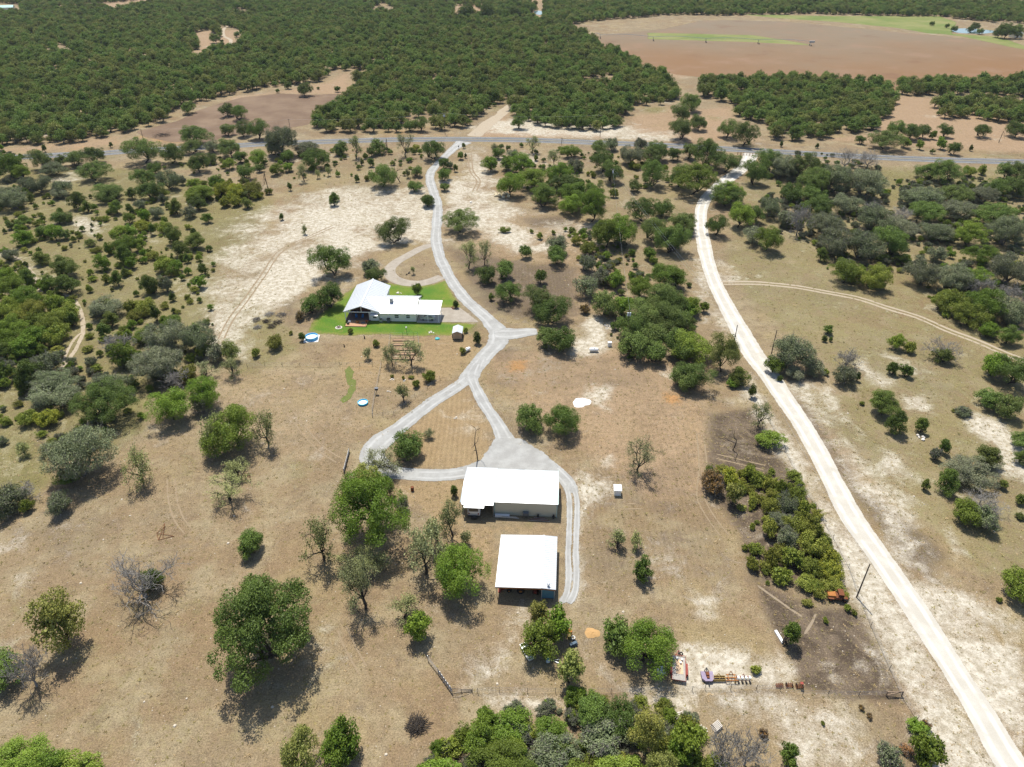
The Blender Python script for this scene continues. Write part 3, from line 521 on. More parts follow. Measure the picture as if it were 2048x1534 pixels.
for i in range(0, len(xs), 2): m.box(((xs[i] + xs[i + 1]) / 2, .45, H1 / 2), (xs[i + 1] - xs[i], .2, H1))
for a, b in wins: m.box(((a + b) / 2, .45, .5), (b - a, .2, 1.0)); m.box(((a + b) / 2, .45, (2.2 + H1) / 2), (b - a, .2, H1 - 2.2))
for i in range(26): m.box((W0 + .2 + i * .42, .335, H1 / 2), (.05, .035, H1 - .05)) if not any(a - .05 < W0 + .2 + i * .42 < b + .05 for a, b in wins) else None
m.box((W1 - .1, 5.6, H1 / 2), (.2, 10.1, H1)); m.box((15.9, 10.75, H1 / 2), (10.6, .2, H1))
m.add([(W1, .6, H1), (W1, 10.8, H1), (W1, 5.7, 4.8)], [(0, 1, 2)]); m.build('main_wall', M_CREAM, house)
for a, b in wins:
    f = MB()
    for x in (a + .06, b - .06): f.box((x, .38, 1.6), (.12, .12, 1.2))
    for z_ in (1.06, 1.6, 2.14): f.box(((a + b) / 2, .38, z_), (b - a - .24, .1, .1))
    w_ = f.build('window', M_TRIM, house); g = MB(); g.box(((a + b) / 2, .46, 1.33), (b - a - .2, .05, .45)); g.build('pane', M_GLASS, w_); g = MB(); g.box(((a + b) / 2, .46, 1.87), (b - a - .2, .05, .45)); g.build('pane', M_GLASS, w_)
f = MB(); f.box((9.1, .37, 1.5), (1.3, .08, 1.3)); w_ = f.build('window', M_TRIM, house); g = MB(); g.box((9.1, .32, 1.15), (1.0, .03, .4)); g.build('pane', M_GLASS, w_); g = MB(); g.box((9.1, .32, 1.75), (1.0, .03, .4)); g.build('pane', M_GLASS, w_)
m = MB(); m.slab([(7.9, -.75, 2.25), (10.2, -.75, 2.25), (10.2, .4, 2.6), (7.9, .4, 2.6)], .06); m.build('window_awning', M_ROOF, house)
E_L, R_L = 3.0, 5.05
m = MB(); roof_slope(m, [(0, 17.9, E_L), (0, 0, E_L), (5.35, -.35, R_L), (5.35, 18.2, R_L)]); m.build('roof_slope', M_ROOF, house)
m = MB(); roof_slope(m, [(10.75, 0, E_L), (10.75, 17.9, E_L), (5.35, 18.2, R_L), (5.35, -.35, R_L)]); m.build('roof_slope', M_ROOF, house)
m = MB(); roof_slope(m, [(9.6, -.05, 2.8), (21.5, -.05, 2.8), (21.5, 5.6, 4.98), (6.0, 5.6, 4.98)]); m.build('roof_slope', M_ROOF, house)
m = MB(); roof_slope(m, [(21.5, 11.3, 2.95), (9.6, 11.3, 2.95), (6.0, 5.62, 4.98), (21.5, 5.62, 4.98)]); m.build('roof_slope', M_ROOF, house)
m = MB(); roof_slope(m, [(21.56, -.05, 2.76), (28.3, -.05, 2.76), (28.5, 6.4, 4.05), (21.56, 6.4, 4.05)], rib=1.0); m.build('carport_roof', M_ROOF, house)
m = MB(); m.bar((5.35, -.35, R_L + .06), (5.35, 18.2, R_L + .06), .35, .08); m.build('ridge_cap', M_WHITE, house); m = MB(); m.bar((6.2, 5.6, 5.06), (21.5, 5.6, 5.06), .35, .07); m.build('ridge_cap', M_WHITE, house)
m = MB(); m.box((13.6, 4.3, 4.95), (1.0, 1.0, 1.1)); m.box((13.6, 4.3, 5.56), (1.2, 1.2, .1)); m.build('chimney_box', M_GALV, house)
for x, y in ((.45, .3), (7.55, .3), (.45, 4.0)): m = MB(); m.box((x, y, 1.45), (.18, .18, 2.9)); m.build('porch_post', M_TRIM, house)
m = MB(); m.bar((.2, .15, 2.92), (10.5, .15, 2.92), .16, .2); m.bar((.3, .12, 2.95), (5.35, .12, 4.85), .14, .2); m.bar((10.4, .12, 2.95), (5.35, .12, 4.85), .14, .2); m.bar((5.35, .12, 2.9), (5.35, .12, 4.85), .14); m.build('gable_truss', M_TRIM, house)
m = MB(); m.add([(8.2, .2, 2.95), (10.4, .2, 2.95), (8.2, .2, 3.8)], [(0, 1, 2)]); m.build('gable_siding', M_CREAM, house)
m = MB(); m.box((4.1, 5.5, 1.5), (7.0, .08, 2.9)); m.build('porch_back_wall', M_BROWN, house)
m = MB(); m.box((4.1, 2.8, .16), (7.4, 5.6, .3)); m.build('porch_floor', M_PORCH, house)
m = MB()
for i in range(26): m.box((1.1 + .235 * i + .12, -1.75, .2), (.22, 3.5, .06))
m.box((4.1, -3.45, .1), (6.2, .1, .2)); m.box((4.1, -1.0, .08), (6.0, .1, .16)); m.build('deck', M_DECK, house)
m = MB()
for x in (1.05, 7.2):
    for y in (-3.5, -1.8): m = MB(); m.cyl((x, y, 0), (x, y, 1.05), .05); m.build('deck_post', M_DARK, house)
for x, y in ((27.9, .35), (24.8, .35), (27.9, 5.9)): m = MB(); m.box((x, y, 1.35 if y < 1 else 1.95), (.16, .16, 2.7 if y < 1 else 3.9)); m.build('carport_post', M_TRIM, house)
m = MB(); m.box((24.9, 3.0, .05), (6.8, 6.4, .1)); m.build('carport_slab', M_CONC, house)
m = MB(); m.bar((21.5, -.12, 2.7), (28.3, -.12, 2.7), .05, .2); m.bar((9.7, -.12, 2.7), (21.5, -.12, 2.7), .05, .16); m.build('fascia', M_TRIM, house)
HL = lambda x, y, z=0: Vector(house.location) + Matrix.Rotation(h_ang, 3, 'Z') @ Vector((x, y, z))
# --- workshop with open carport bay
w_ang = math.radians(-3.37); WS = Vector((-3.4, 104.1, 0)); WL = lambda x, y, z=0: WS + Matrix.Rotation(w_ang, 3, 'Z') @ Vector((x, y, z))
shop = empty('metal_workshop', WS, w_ang); tag(shop, 'long white roofed metal workshop with tan walls and an open camper bay', 'workshop')
m = MB(); m.prism([(0, 0), (12.25, 0), (12.25, 9.7), (0, 9.7)], 0, 3.5); m.add([(0, 0, 3.5), (0, 9.7, 3.5), (0, 4.7, 4.7), (12.25, 0, 3.5), (12.25, 9.7, 3.5), (12.25, 4.7, 4.7)], [(0, 2, 1), (3, 4, 5), (0, 3, 5, 2), (1, 2, 5, 4)]); wl_ = m.build('wall', M_TANW, shop)
for i in range(26): m = MB(); m.box((.25 + i * .47, -.03, 1.72), (.09, .07, 3.4)); o = m.build('wall_rib', M_TANW, wl_)
m = MB()
for x in (-.06, 12.31): m.box((x, -.05, 1.75), (.14, .16, 3.5))
m.bar((-.1, -.06, 3.47), (12.35, -.06, 3.47), .1, .14); m.build('corner_trim', M_GREENTRIM, shop)
m = MB(); roof_slope(m, [(-.2, -.2, 3.55), (12.5, -.2, 3.55), (12.5, 4.75, 4.85), (-.2, 4.75, 4.85)], rib=.42, rh=.035); m.build('roof_slope', M_ROOF, shop)
m = MB(); roof_slope(m, [(12.5, 9.9, 3.55), (-.2, 9.9, 3.55), (-.2, 4.77, 4.85), (12.5, 4.77, 4.85)], rib=.42, rh=.035); m.build('roof_slope', plain('back_roof_sun_dimmed', (.47, .50, .51), .45, .1, .05, .6, .4), shop)  # same white roof metal, colour darkened to offset the stronger sun on this slope
for x in (2.4, 8.9): m = MB(); m.slab([(x + .9, 9.3, 3.80), (x, 9.3, 3.80), (x, 7.4, 4.28), (x + .9, 7.4, 4.28)], .03); m.build('skylight', M_WHITE, shop)
m = MB(); m.bar((-6.6, 4.76, 4.865), (12.5, 4.76, 4.865), .3, .03); m.build('ridge_cap', M_WHITE, shop)
m = MB(); m.slab([(12.42, -.25, 3.6), (12.6, -.25, 3.6), (12.6, 4.76, 4.9), (12.42, 4.76, 4.9)], .1); m.slab([(12.6, 9.95, 3.6), (12.42, 9.95, 3.6), (12.42, 4.76, 4.9), (12.6, 4.76, 4.9)], .1); m.build('gable_trim', M_GREENTRIM, shop)
m = MB(); roof_slope(m, [(-6.6, -.85, 3.2), (-.22, -.85, 3.2), (-.22, 4.74, 4.83), (-6.6, 4.74, 4.83)], rib=.8); m.build('carport_roof', M_ROOF, shop)
m = MB(); roof_slope(m, [(-.22, 10.3, 3.35), (-6.6, 10.3, 3.35), (-6.6, 4.78, 4.83), (-.22, 4.78, 4.83)], rib=.8); m.build('carport_roof', M_ROOF, shop)
m = MB(); m.slab([(-6.05, -1.5, 2.98), (-2.05, -1.5, 2.98), (-2.05, -.84, 3.16), (-6.05, -.84, 3.16)], .06); m.build('carport_awning', M_ROOF, shop)
m = MB(); m.slab([(-7.1, .6, 2.1), (-6.5, .6, 3.1), (-6.5, 5.6, 3.1), (-7.1, 5.6, 2.1)], .05); m.build('side_awning', M_ROOF2, shop)
for x, y in ((-6.4, -.6), (-.3, -.6), (-6.4, 4.7), (-6.4, 10.0), (-6.4, 2.0)): m = MB(); m.cyl((x, y, 0), (x, y, 3.25 if y < 4 or y > 6 else 4.7), .07); m.build('carport_post', M_GALV, shop)
m = MB(); m.box((5.0, 10.6, .06), (3.6, 1.6, .12)); m.build('door_slab', M_CONC, shop)
m = MB(); m.box((5.0, 9.74, 1.5), (3.0, .08, 3.0)); m.build('roll_door', M_WHITE, shop)
m = MB(); m.box((6.2, -.45, .95), (1.15, .6, .75)); m.box((6.2, -.77, .95), (.9, .04, .55)); m.box((5.8, -.3, .4), (.08, .3, .5)); m.box((6.6, -.3, .4), (.08, .3, .5)); m.build('cooler_unit', M_GREYP, shop)
# --- open pole shed: roof corners surveyed at eave height
SH = lambda x, y, z: P(960 + x / 8.075, 1050 + y / 8.075, z)
BLc, BRg, BRc, FLc, FRg, FRc = SH(340, 155, 3.0), SH(1035, 165, 3.5), SH(1250, 185, 3.0), SH(245, 1000, 3.0), SH(998, 1022, 3.5), SH(1226, 1048, 3.0)
shed = empty('open_pole_shed', (FLc.x, FLc.y, 0)); tag(shed, 'open sided pole shed with bright white roof over a tractor', 'shed')
def sl(p): return p - Vector((FLc.x, FLc.y, 0))
def shed_slope(mb, a, b, c, d, n_):
    mb.slab([a, b, c, d], .1); nn = (b - a).cross(c - a).normalized()
    for i in range(n_ + 1):
        f = min(max(i / n_, .005), .995); mb.bar(a.lerp(b, f) + nn * .015, d.lerp(c, f) + nn * .015, .05, .035, nn)
m = MB(); shed_slope(m, sl(BLc), sl(FLc), sl(FRg), sl(BRg), 30); m.build('roof_slope', M_ROOF, shed)
m = MB(); shed_slope(m, sl(FRc), sl(BRc), sl(BRg), sl(FRg), 30); m.build('roof_slope', M_ROOF, shed)
m = MB(); m.bar(sl(FRg) + Vector((0, 0, .05)), sl(BRg) + Vector((0, 0, .05)), .3, .06); m.build('ridge_cap', M_WHITE, shed)
for t_ in (0.01, .33, .66, .99):
    for a, b in ((FLc, BLc), (FRg, BRg), (FRc, BRc)):
        p = sl(a.lerp(b, .015 + t_ * .97)); p.x += (.25 if a is FLc else (-.25 if a is FRc else 0)); m = MB(); m.cyl((p.x, p.y, 0), (p.x, p.y, p.z - .1), .065); m.build('post', M_GALV, shed)
for t_ in (0, 1): m = MB(); m.bar(sl(FLc.lerp(BLc, t_)) - Vector((0, 0, .2)), sl(FRg.lerp(BRg, t_)) - Vector((0, 0, .2)), .1, .18); m.bar(sl(FRc.lerp(BRc, t_)) - Vector((0, 0, .2)), sl(FRg.lerp(BRg, t_)) - Vector((0, 0, .2)), .1, .18); m.build('header_beam', M_RUSTO, shed)
vp = sl(SH(1105, 985, 3.3)); m = MB(); m.cyl(vp - Vector((0, 0, .1)), vp + Vector((0, 0, .3)), .16); m.lathe(vp + Vector((0, 0, .28)), [(.18, 0), (.27, .1), (.27, .22), (.1, .32)], 12); m.build('roof_vent', M_GALV, shed)
# container under the right bay
cF0, cF1 = SH(985, 1190, 0), SH(1207, 1195, 0); c_ang = math.atan2(BRc.y - FRc.y, BRc.x - FRc.x) - math.pi / 2
cont = empty('shipping_container', ((cF0.x + cF1.x) / 2, (cF0.y + cF1.y) / 2 + .1, 0), c_ang); tag(cont, 'blue corrugated shipping container under the open shed roof', 'container')
M_CBL = plain('container_blue', (.12, .30, .42), .55, 0, .2, 1.5)
m = MB(); m.box((0, 3.05, 1.28), (2.3, 5.95, 2.4)); m.build('body', M_CBL, cont)
for i in range(9): m = MB(); m.box((-1.05 + i * .262, .04, 1.3), (.12, .07, 2.2)); m.build('corrugation', M_CBL, cont)
m = MB()
for x in (-1.17, 1.17):
    for y in (.08, 6.02): m.box((x, y, 1.3), (.12, .14, 2.6))
    for z_ in (.1, 2.52): m.box((x, 3.05, z_), (.1, 5.8, .14))
for y in (.08, 6.02):
    for z_ in (.1, 2.52): m.box((0, y, z_), (2.24, .12, .14))
m.build('frame', plain('container_frame', (.07, .2, .3), .6, 0, .2), cont)
# --- garden shed
gs0, gs1 = P(905.3, 679.7), P(924.5, 679.7); gw = (gs1 - gs0).length; gsh = empty('garden_shed', ((gs0.x + gs1.x) / 2, gs0.y, 0), math.radians(-1)); tag(gsh, 'small tan garden shed with white roof at the corner of the lawn', 'shed'); hw_ = gw / 2 - .1
m = MB(); m.prism([(-hw_, .05), (hw_, .05), (hw_, 3.6), (-hw_, 3.6)], .25, 2.25); m.add([(-hw_, .05, 2.25), (hw_, .05, 2.25), (0, .05, 2.75), (-hw_, 3.6, 2.25), (hw_, 3.6, 2.25), (0, 3.6, 2.75)], [(0, 1, 2), (4, 3, 5), (0, 2, 5, 3), (1, 4, 5, 2)]); gw_ = m.build('wall', plain('shed_tan', (.42, .30, .20), .7, 0, .1), gsh)
for s in (-1, 1): m = MB(); q = [(s * (hw_ + .18), 3.8, 2.2), (s * (hw_ + .18), -.2, 2.2), (0, -.2, 2.82), (0, 3.8, 2.82)]; m.slab(q if s < 0 else [q[1], q[0], q[3], q[2]], .06); m.build('roof_slope', M_ROOF, gsh)
m = MB(); m.box((0, .0, 1.2), (1.1, .06, 1.8)); m.build('door', plain('shed_door', (.36, .26, .17), .7), gsh)
for s in (-1, 1): m = MB(); m.box((s * hw_ * .75, 1.8, .12), (.2, 3.6, .24)); m.build('skid', M_WOOD, gsh)
for s in (-1, 1): m = MB(); m.box((s * (hw_ + .12), .6, .9), (.25, .5, 1.2)); m.build('side_locker', M_DARK, gsh)
# --- pump house
p0, p1 = P(1228, 992), P(1241.5, 992); pw = (p1 - p0).length; ph = empty('pump_house', ((p0.x + p1.x) / 2, p0.y, 0), math.radians(-3)); tag(ph, 'little cream pump house with flat white roof in the right pasture', 'pump house')
m = MB(); m.box((0, .75, .75), (pw, 1.5, 1.5)); m.build('wall', M_CREAM, ph); m = MB(); m.slab([(-pw / 2 - .12, -.15, 1.55), (pw / 2 + .12, -.15, 1.55), (pw / 2 + .12, 1.7, 1.72), (-pw / 2 - .12, 1.7, 1.72)], .08); m.build('roof', M_ROOF, ph); m = MB(); m.box((0, -.02, .7), (pw * .55, .05, 1.2)); m.build('door', M_TRIM, ph)
# --- far farm buildings beyond the wood
def far_house(name, px, w, d, h, roof, label):
    g = P(*px); e = empty(name, g, .3); tag(e, label, 'house')
    m = MB(); m.box((0, 0, h / 2), (w, d, h)); m.add([(-w / 2, -d / 2, h), (-w / 2, d / 2, h), (-w / 2, 0, h * 1.6), (w / 2, -d / 2, h), (w / 2, d / 2, h), (w / 2, 0, h * 1.6)], [(0, 2, 1), (3, 4, 5), (0, 3, 5, 2), (1, 2, 5, 4)]); m.build('wall', M_CREAM, e)
    for s in (-1, 1): m = MB(); q = [(-w / 2 - .5, s * (d / 2 + .5), h - .1), (w / 2 + .5, s * (d / 2 + .5), h - .1), (w / 2 + .5, 0, h * 1.6 + .15), (-w / 2 - .5, 0, h * 1.6 + .15)]; m.slab(q if s < 0 else [q[1], q[0], q[3], q[2]], .15); m.build('roof_slope', roof, e)
    for x in (-w * .25, w * .25): m = MB(); m.box((x, -d / 2 - .02, h * .55), (1.4, .06, 1.3)); m.build('window', M_GLASS, e)
far_house('farm_house', (14, 20), 16, 9, 3.2, plain('teal_roof', (.30, .50, .46), .5), 'tiny far house with pale teal roof at the upper left corner')
far_house('farm_house', (2030, 74), 9, 7, 3, M_ROOF, 'tiny white roofed building among trees by the far right pond')
# ------------------------------------------------------------------ vehicles and machines
def wheel(parent, c, r, w, axis='x', hub=None, name='wheel'):
    m = MB(); m.lathe(c, [(r * .55, -w / 2), (r * .92, -w / 2), (r, -w / 2 + w * .2), (r, w / 2 - w * .2), (r * .92, w / 2), (r * .55, w / 2)], 18, axis); o = m.build(name, M_TIRE, parent, True)
    m = MB(); m.lathe(c, [(r * .2, -w * .56), (r * .56, -w * .45), (r * .56, w * .45), (r * .2, w * .56)], 14, axis); m.build('rim', hub or M_GALV, o, True); return o
# silver hatchback in the carport
ca = HL(24.6, 1.75); car = empty('parked_car', ca, h_ang); car.scale = (.98, .98, .98); tag(car, 'silver hatchback parked under the white carport', 'car'); car.location.z = .1
M_SILV = plain('silver_paint', (.55, .57, .58), .25, .3, .04, 1, .6)
prof = [(-2.2, .45), (-2.22, .75), (-2.0, .95), (-1.25, 1.05), (-.35, 1.47), (.55, 1.5), (1.4, 1.32), (2.05, 1.1), (2.2, .9), (2.2, .45), (1.75, .3), (-1.75, .3)]
m = MB(); n_ = len(prof); hw2 = .86
rows_ = [(-hw2, 1.0), (-hw2 * .98, 1.0), (hw2 * .98, 1.0), (hw2, 1.0)]
vv = [(x, y * (.80 if z_ > 1.06 else 1), z_) for y in (-hw2, hw2) for x, z_ in prof]
m.add(vv, [tuple(range(n_))[::-1], tuple(range(n_, 2 * n_))] + [(k_, (k_ + 1) % n_, n_ + (k_ + 1) % n_, n_ + k_) for k_ in range(n_)]); m.build('body', M_SILV, car)
for s in (-1, 1):
    m = MB(); m.add([(-1.05, s * .795, 1.06), (-.32, s * .70, 1.41), (.5, s * .70, 1.43), (1.25, s * .72, 1.3), (1.55, s * .80, 1.06)], [(0, 1, 2, 3, 4) if s > 0 else (4, 3, 2, 1, 0)]); m.build('side_window', M_GLASS, car)
    m = MB(); m.box((-2.1, s * .62, .82), (.14, .36, .14)); m.build('headlight', M_WHITE, car); m = MB(); m.box((2.16, s * .68, .92), (.1, .26, .2)); m.build('tail_light', M_RED, car)
m = MB(); m.add([(-1.22, -.66, 1.075), (-1.22, .66, 1.075), (-.4, .60, 1.46), (-.4, -.60, 1.46)], [(0, 1, 2, 3)]); m.build('windscreen', M_GLASS, car)
for x in (-1.35, 1.35):
    for y in (-.8, .8): wheel(car, (x, y, .31), .31, .2, 'y')
# camper trailer in the workshop bay
rv = empty('camper_trailer', WL(-4.15, -1.15), w_ang); tag(rv, 'white camper trailer with big dark rear window under the carport roof', 'camper')
m = MB(); m.box((0, 3.6, 1.7), (2.45, 7.0, 2.3)); m.box((0, .08, 1.75), (2.3, .12, 2.1)); m.build('body', M_WHITE, rv)
m = MB(); m.box((0, .0, 2.05), (1.85, .06, .75)); m.build('rear_window', M_GLASS, rv); m = MB()
for x in (-.95, .95):
    m = MB(); m.box((x, -.01, 1.08), (.26, .06, .36)); m.build('tail_light', M_RED, rv)
m = MB(); m.box((0, -.12, .55), (2.4, .25, .16)); m.box((.1, -.4, .45), (1.1, .55, .4)); m.build('bumper', M_DARK, rv)
m = MB(); m.bar((-1.05, .0, .6), (-1.05, -.02, 2.8), .06); m.bar((-1.0, -.03, 1.0), (1.0, -.03, 1.0), .05); m.build('trim', M_GREYP, rv)
for y in (3.2, 4.1):
    for x in (-1.1, 1.1): wheel(rv, (x, y, .35), .35, .22)
# red tractor with loader in the shed
tp = SH(560, 1075, 0); tr_ = empty('red_tractor', tp + Vector((.3, .4, 0)), math.radians(-4)); tag(tr_, 'red tractor with front loader parked under the open shed', 'tractor')
m = MB(); m.box((-.7, 0, 1.0), (1.7, .6, .55)); m.box((-.7, 0, 1.3), (1.5, .5, .12)); m.box((.5, 0, .75), (1.2, .5, .4)); m.build('hood', M_RED, tr_)
m = MB(); m.box((.85, 0, 1.05), (.5, .55, .12)); m.box((1.1, 0, 1.35), (.12, .5, .5)); m.build('seat', M_DARK, tr_)
for s in (-1, 1): wheel(tr_, (.8, s * .75, .68), .68, .38, 'y', M_RUSTO); wheel(tr_, (-1.25, s * .65, .42), .42, .28, 'y', M_RUSTO); m = MB(); m.box((.8, s * .75, 1.42), (1.1, .36, .06)); m.build('fender', M_RED, tr_)
m = MB()
for s in (-1, 1): m.bar((.1, s * .48, 1.25), (-1.6, s * .48, 1.1), .1, .14); m.bar((-1.6, s * .48, 1.1), (-2.5, s * .48, .35), .1, .14)
m.build('loader_arm', M_RED, tr_); m = MB(); m.box((-2.75, 0, .3), (.12, 1.7, .55)); m.box((-2.95, 0, .06), (.5, 1.7, .08)); m.build('bucket', M_RED, tr_)
mp_ = SH(900, 1110, 0); mw = empty('riding_mower', mp_ + Vector((0, .5, 0)), math.radians(80)); tag(mw, 'dark red riding mower beside the blue container', 'mower')
m = MB(); m.box((-.4, 0, .55), (.8, .5, .4)); m.box((.35, 0, .4), (.7, .55, .2)); m.build('hood', M_RED, mw); m = MB(); m.box((.4, 0, .62), (.4, .42, .12)); m.box((.6, 0, .82), (.1, .42, .36)); m.build('seat', M_DARK, mw); m = MB(); m.box((0, 0, .2), (.9, 1.1, .14)); m.build('mower_deck', M_RUST, mw)
for s in (-1, 1): wheel(mw, (.5, s * .42, .26), .26, .2, 'y'); wheel(mw, (-.6, s * .38, .19), .19, .14, 'y')
# flat trailer
Z5 = lambda x, y, z=0: P(1300 + x / 6.023, 1280 + y / 6.023, z)
f0, f1 = Z5(270, 478, .75), Z5(428, 486, .75); b0, b1 = Z5(270, 190, .75), Z5(416, 190, .75); fl = (b0 - f0).length; fw = (f1 - f0).length
ft = empty('flatbed_trailer', ((f0.x + f1.x) / 2, (f0.y + f1.y) / 2, 0), math.atan2(b0.y - f0.y, b0.x - f0.x) - math.pi / 2); tag(ft, 'red flatbed trailer with worn plank deck and a plywood sheet', 'trailer')
for i in range(11): m = MB(); m.box((-fw / 2 + fw / 11 * (i + .5), fl / 2, .74), (fw / 11 - .018, fl, .05)); m.build('deck_plank', plain('grey_planks', (.36, .335, .30), .9, 0, .25, 2), ft)
m = MB()
for s in (-1, 1): m.box((s * (fw / 2 + .04), fl / 2, .66), (.08, fl, .16)); m.box((s * .5, fl / 2, .55), (.08, fl, .14))
m.box((0, .02, .66), (fw, .08, .16)); m.box((0, fl - .02, .66), (fw + .1, .08, .2)); m.bar((-.5, fl, .6), (0, fl + 1.3, .55), .1, .12); m.bar((.5, fl, .6), (0, fl + 1.3, .55), .1, .12); m.bar((-fw / 2, fl + .02, 1.0), (fw / 2, fl + .02, 1.0), .06); m.build('frame', M_RED, ft)
for s in (-1, 1):
    m = MB(); m.box((s * (fw / 2 + .24), fl * .48, .86), (.28, 2.0, .05)); m.box((s * (fw / 2 + .24), fl * .48 + 1.05, .72), (.28, .06, .3), 0, .5); m.box((s * (fw / 2 + .24), fl * .48 - 1.05, .72), (.28, .06, .3), 0, -.5); m.build('fender', M_RED, ft)
    for dy in (-.45, .45): wheel(ft, (s * (fw / 2 + .24), fl * .48 + dy, .36), .36, .22)
m = MB(); m.torus((.35, fl + .45, .85), .26, .11); m.build('spare_tyre', M_TIRE, ft, True); m = MB(); m.cyl((0, fl + .9, .1), (0, fl + .9, .95), .05); m.build('jack', M_GREYP, ft)
m = MB(); m.box((0, 0, 0), (1.1, 2.6, .03), .02); pl = m.build('plywood_sheet', plain('plywood', (.55, .39, .25), .8, 0, .12), None); pl.location = ft.location + Matrix.Rotation(ft.rotation_euler.z, 3, 'Z') @ Vector((.1, fl * .55, .79)); pl.rotation_euler = ft.rotation_euler; tag(pl, 'tan plywood sheet lying on the flatbed trailer', 'plywood')
for i, (x, y) in enumerate(((-.3, .86), (.45, .84), (.25, .7))):
    m = MB(); m.cyl((0, 0, 0), (0, 0, .34), .15, .17); m.torus((0, 0, .34), .165, .018, 12, 5); bk = m.build('bucket', M_WHITE); bk.location = ft.location + Matrix.Rotation(ft.rotation_euler.z, 3, 'Z') @ Vector((x, fl * y, .77)); tag(bk, ['white bucket at the left front of the flatbed deck', 'white bucket at the right front of the flatbed deck', 'white bucket just in front of the plywood sheet'][i], 'bucket')
# implements in a row
M_PURP = plain('faded_purple_paint', (.25, .205, .285), .7, 0, .25); M_YEL = plain('implement_yellow', (.33, .23, .07), .7, 0, .25)
im = empty('brush_mower', Z5(690, 470)); tag(im, 'faded purple brush mower with a black tail wheel', 'mower')
m = MB(); m.prism([(-.95, -.3), (-.5, -.75), (.5, -.75), (.95, -.3), (.95, .95), (-.95, .95)], .3, .62); m.build('mower_deck', M_PURP, im)
m = MB(); m.box((0, .35, .8), (.5, .6, .35)); m.box((0, -.15, .72), (.4, .35, .22)); m.build('gearbox', M_RUST, im); m = MB(); m.bar((-.35, .95, .65), (0, 1.3, 1.1), .07); m.bar((.35, .95, .65), (0, 1.3, 1.1), .07); m.bar((0, .95, .7), (0, 1.5, .75), .08); m.bar((0, 1.3, 1.1), (0, .0, .8), .06); m.build('hitch', M_DARK, im)
m = MB(); m.torus((0, 1.0, .7), .3, .05, 14, 6); m.build('drive_guard', M_TIRE, im, True); wheel(im, (0, -1.15, .22), .22, .14); m = MB(); m.bar((0, -.7, .5), (0, -1.15, .3), .08); m.build('tail_arm', M_DARK, im)
im = empty('box_blade', Z5(825, 480)); tag(im, 'yellow box blade between the purple mower and rusty cultivator', 'box blade')
m = MB()
for y in (-.35, .35): m.box((0, y, .35), (1.95, .05, .5))
for s in (-1, 1): m.box((s * .97, 0, .35), (.05, .75, .55))
m.build('blade_box', M_YEL, im); m = MB(); m.bar((-.3, .35, .6), (0, .4, 1.1), .07); m.bar((.3, .35, .6), (0, .4, 1.1), .07); m.bar((0, .4, 1.1), (0, -.35, .62), .06); m.bar((-.9, 0, .62), (.9, 0, .62), .1); m.build('hitch', M_YEL, im)
for i in range(5): m = MB(); m.bar((-.7 + .35 * i, 0, .75), (-.7 + .35 * i, .08, .05), .05, .08); m.build('shank', M_RUST, im)
im = empty('field_cultivator', Z5(975, 480)); tag(im, 'rusty red cultivator with many tines on white ground', 'cultivator')
m = MB()
for y in (-.5, 0, .5): m.bar((-1.0 + .2 * (y > .2), y, .6), (1.0 - .2 * (y > .2), y, .6), .1)
for x in (-.5, .5): m.bar((x, -.55, .62), (x, .6, .62), .1)
m.bar((-.35, .5, .65), (0, .75, 1.15), .08); m.bar((.35, .5, .65), (0, .75, 1.15), .08); m.build('frame', M_RUSTO, im)
for i in range(9):
    x = -.9 + .225 * i; y = (-.5, 0, .5)[i % 3]; m = MB(); m.bar((x, y, .6), (x, y - .3, .35), .05, .08); m.bar((x, y - .3, .35), (x, y - .02, .02), .05, .08); m.build('tine', M_RUST, im)
im = empty('seed_planter', Z5(1122, 488)); tag(im, 'red and white four row planter at the end of the implement row', 'planter')
m = MB(); m.bar((-1.1, .3, .55), (1.1, .3, .55), .12); m.bar((-.3, .3, .6), (0, .5, 1.0), .07); m.bar((.3, .3, .6), (0, .5, 1.0), .07); m.build('tool_bar', M_RED, im)
for i in range(4):
    x = -.9 + .6 * i; m = MB(); m.bar((x, .3, .5), (x, -.4, .3), .08, .1); u_ = m.build('row_unit', M_RED, im); m = MB(); m.box((x, -.05, .78), (.3, .42, .42)); m.build('seed_box', M_WHITE, u_); wheel(im, (x, -.5, .2), .2, .1)
for j, (x, y, lab) in enumerate(((1558, 560, 'small dark rusty drag harrow right of the implement row'), (1675, 560, 'heap of rusty iron farm parts by the fence'), (1798, 570, 'rusty upright seat plough with red top by the fence'))):
    im = empty(('drag_harrow', 'scrap_iron', 'seat_plough')[j], Z5(x, y)); tag(im, lab, ('harrow', 'scrap', 'plough')[j]); m = MB()
    for k_ in range(5): m.bar((-.6, -.3 + .15 * k_, .2), (.6, -.3 + .15 * k_ + .1, .25 + .05 * j), .06)
    for k_ in range(4): m.bar((-.5 + .33 * k_, -.35, .05), (-.5 + .33 * k_ + .1, .4, .3 + .25 * j), .06)
    m.build('frame', M_RUST, im)
    if j: wheel(im, (-.45, .1, .35), .35, .08, 'x', M_RUST); wheel(im, (.45, -.1, .3), .3, .08, 'x', M_RUST)
    if j == 2: m = MB(); m.bar((0, 0, .3), (.1, -.1, 1.2), .08); m.build('seat_post', M_RUST, im); m = MB(); m.box((.1, -.1, 1.25), (.45, .4, .08)); m.build('seat', M_RED, im)
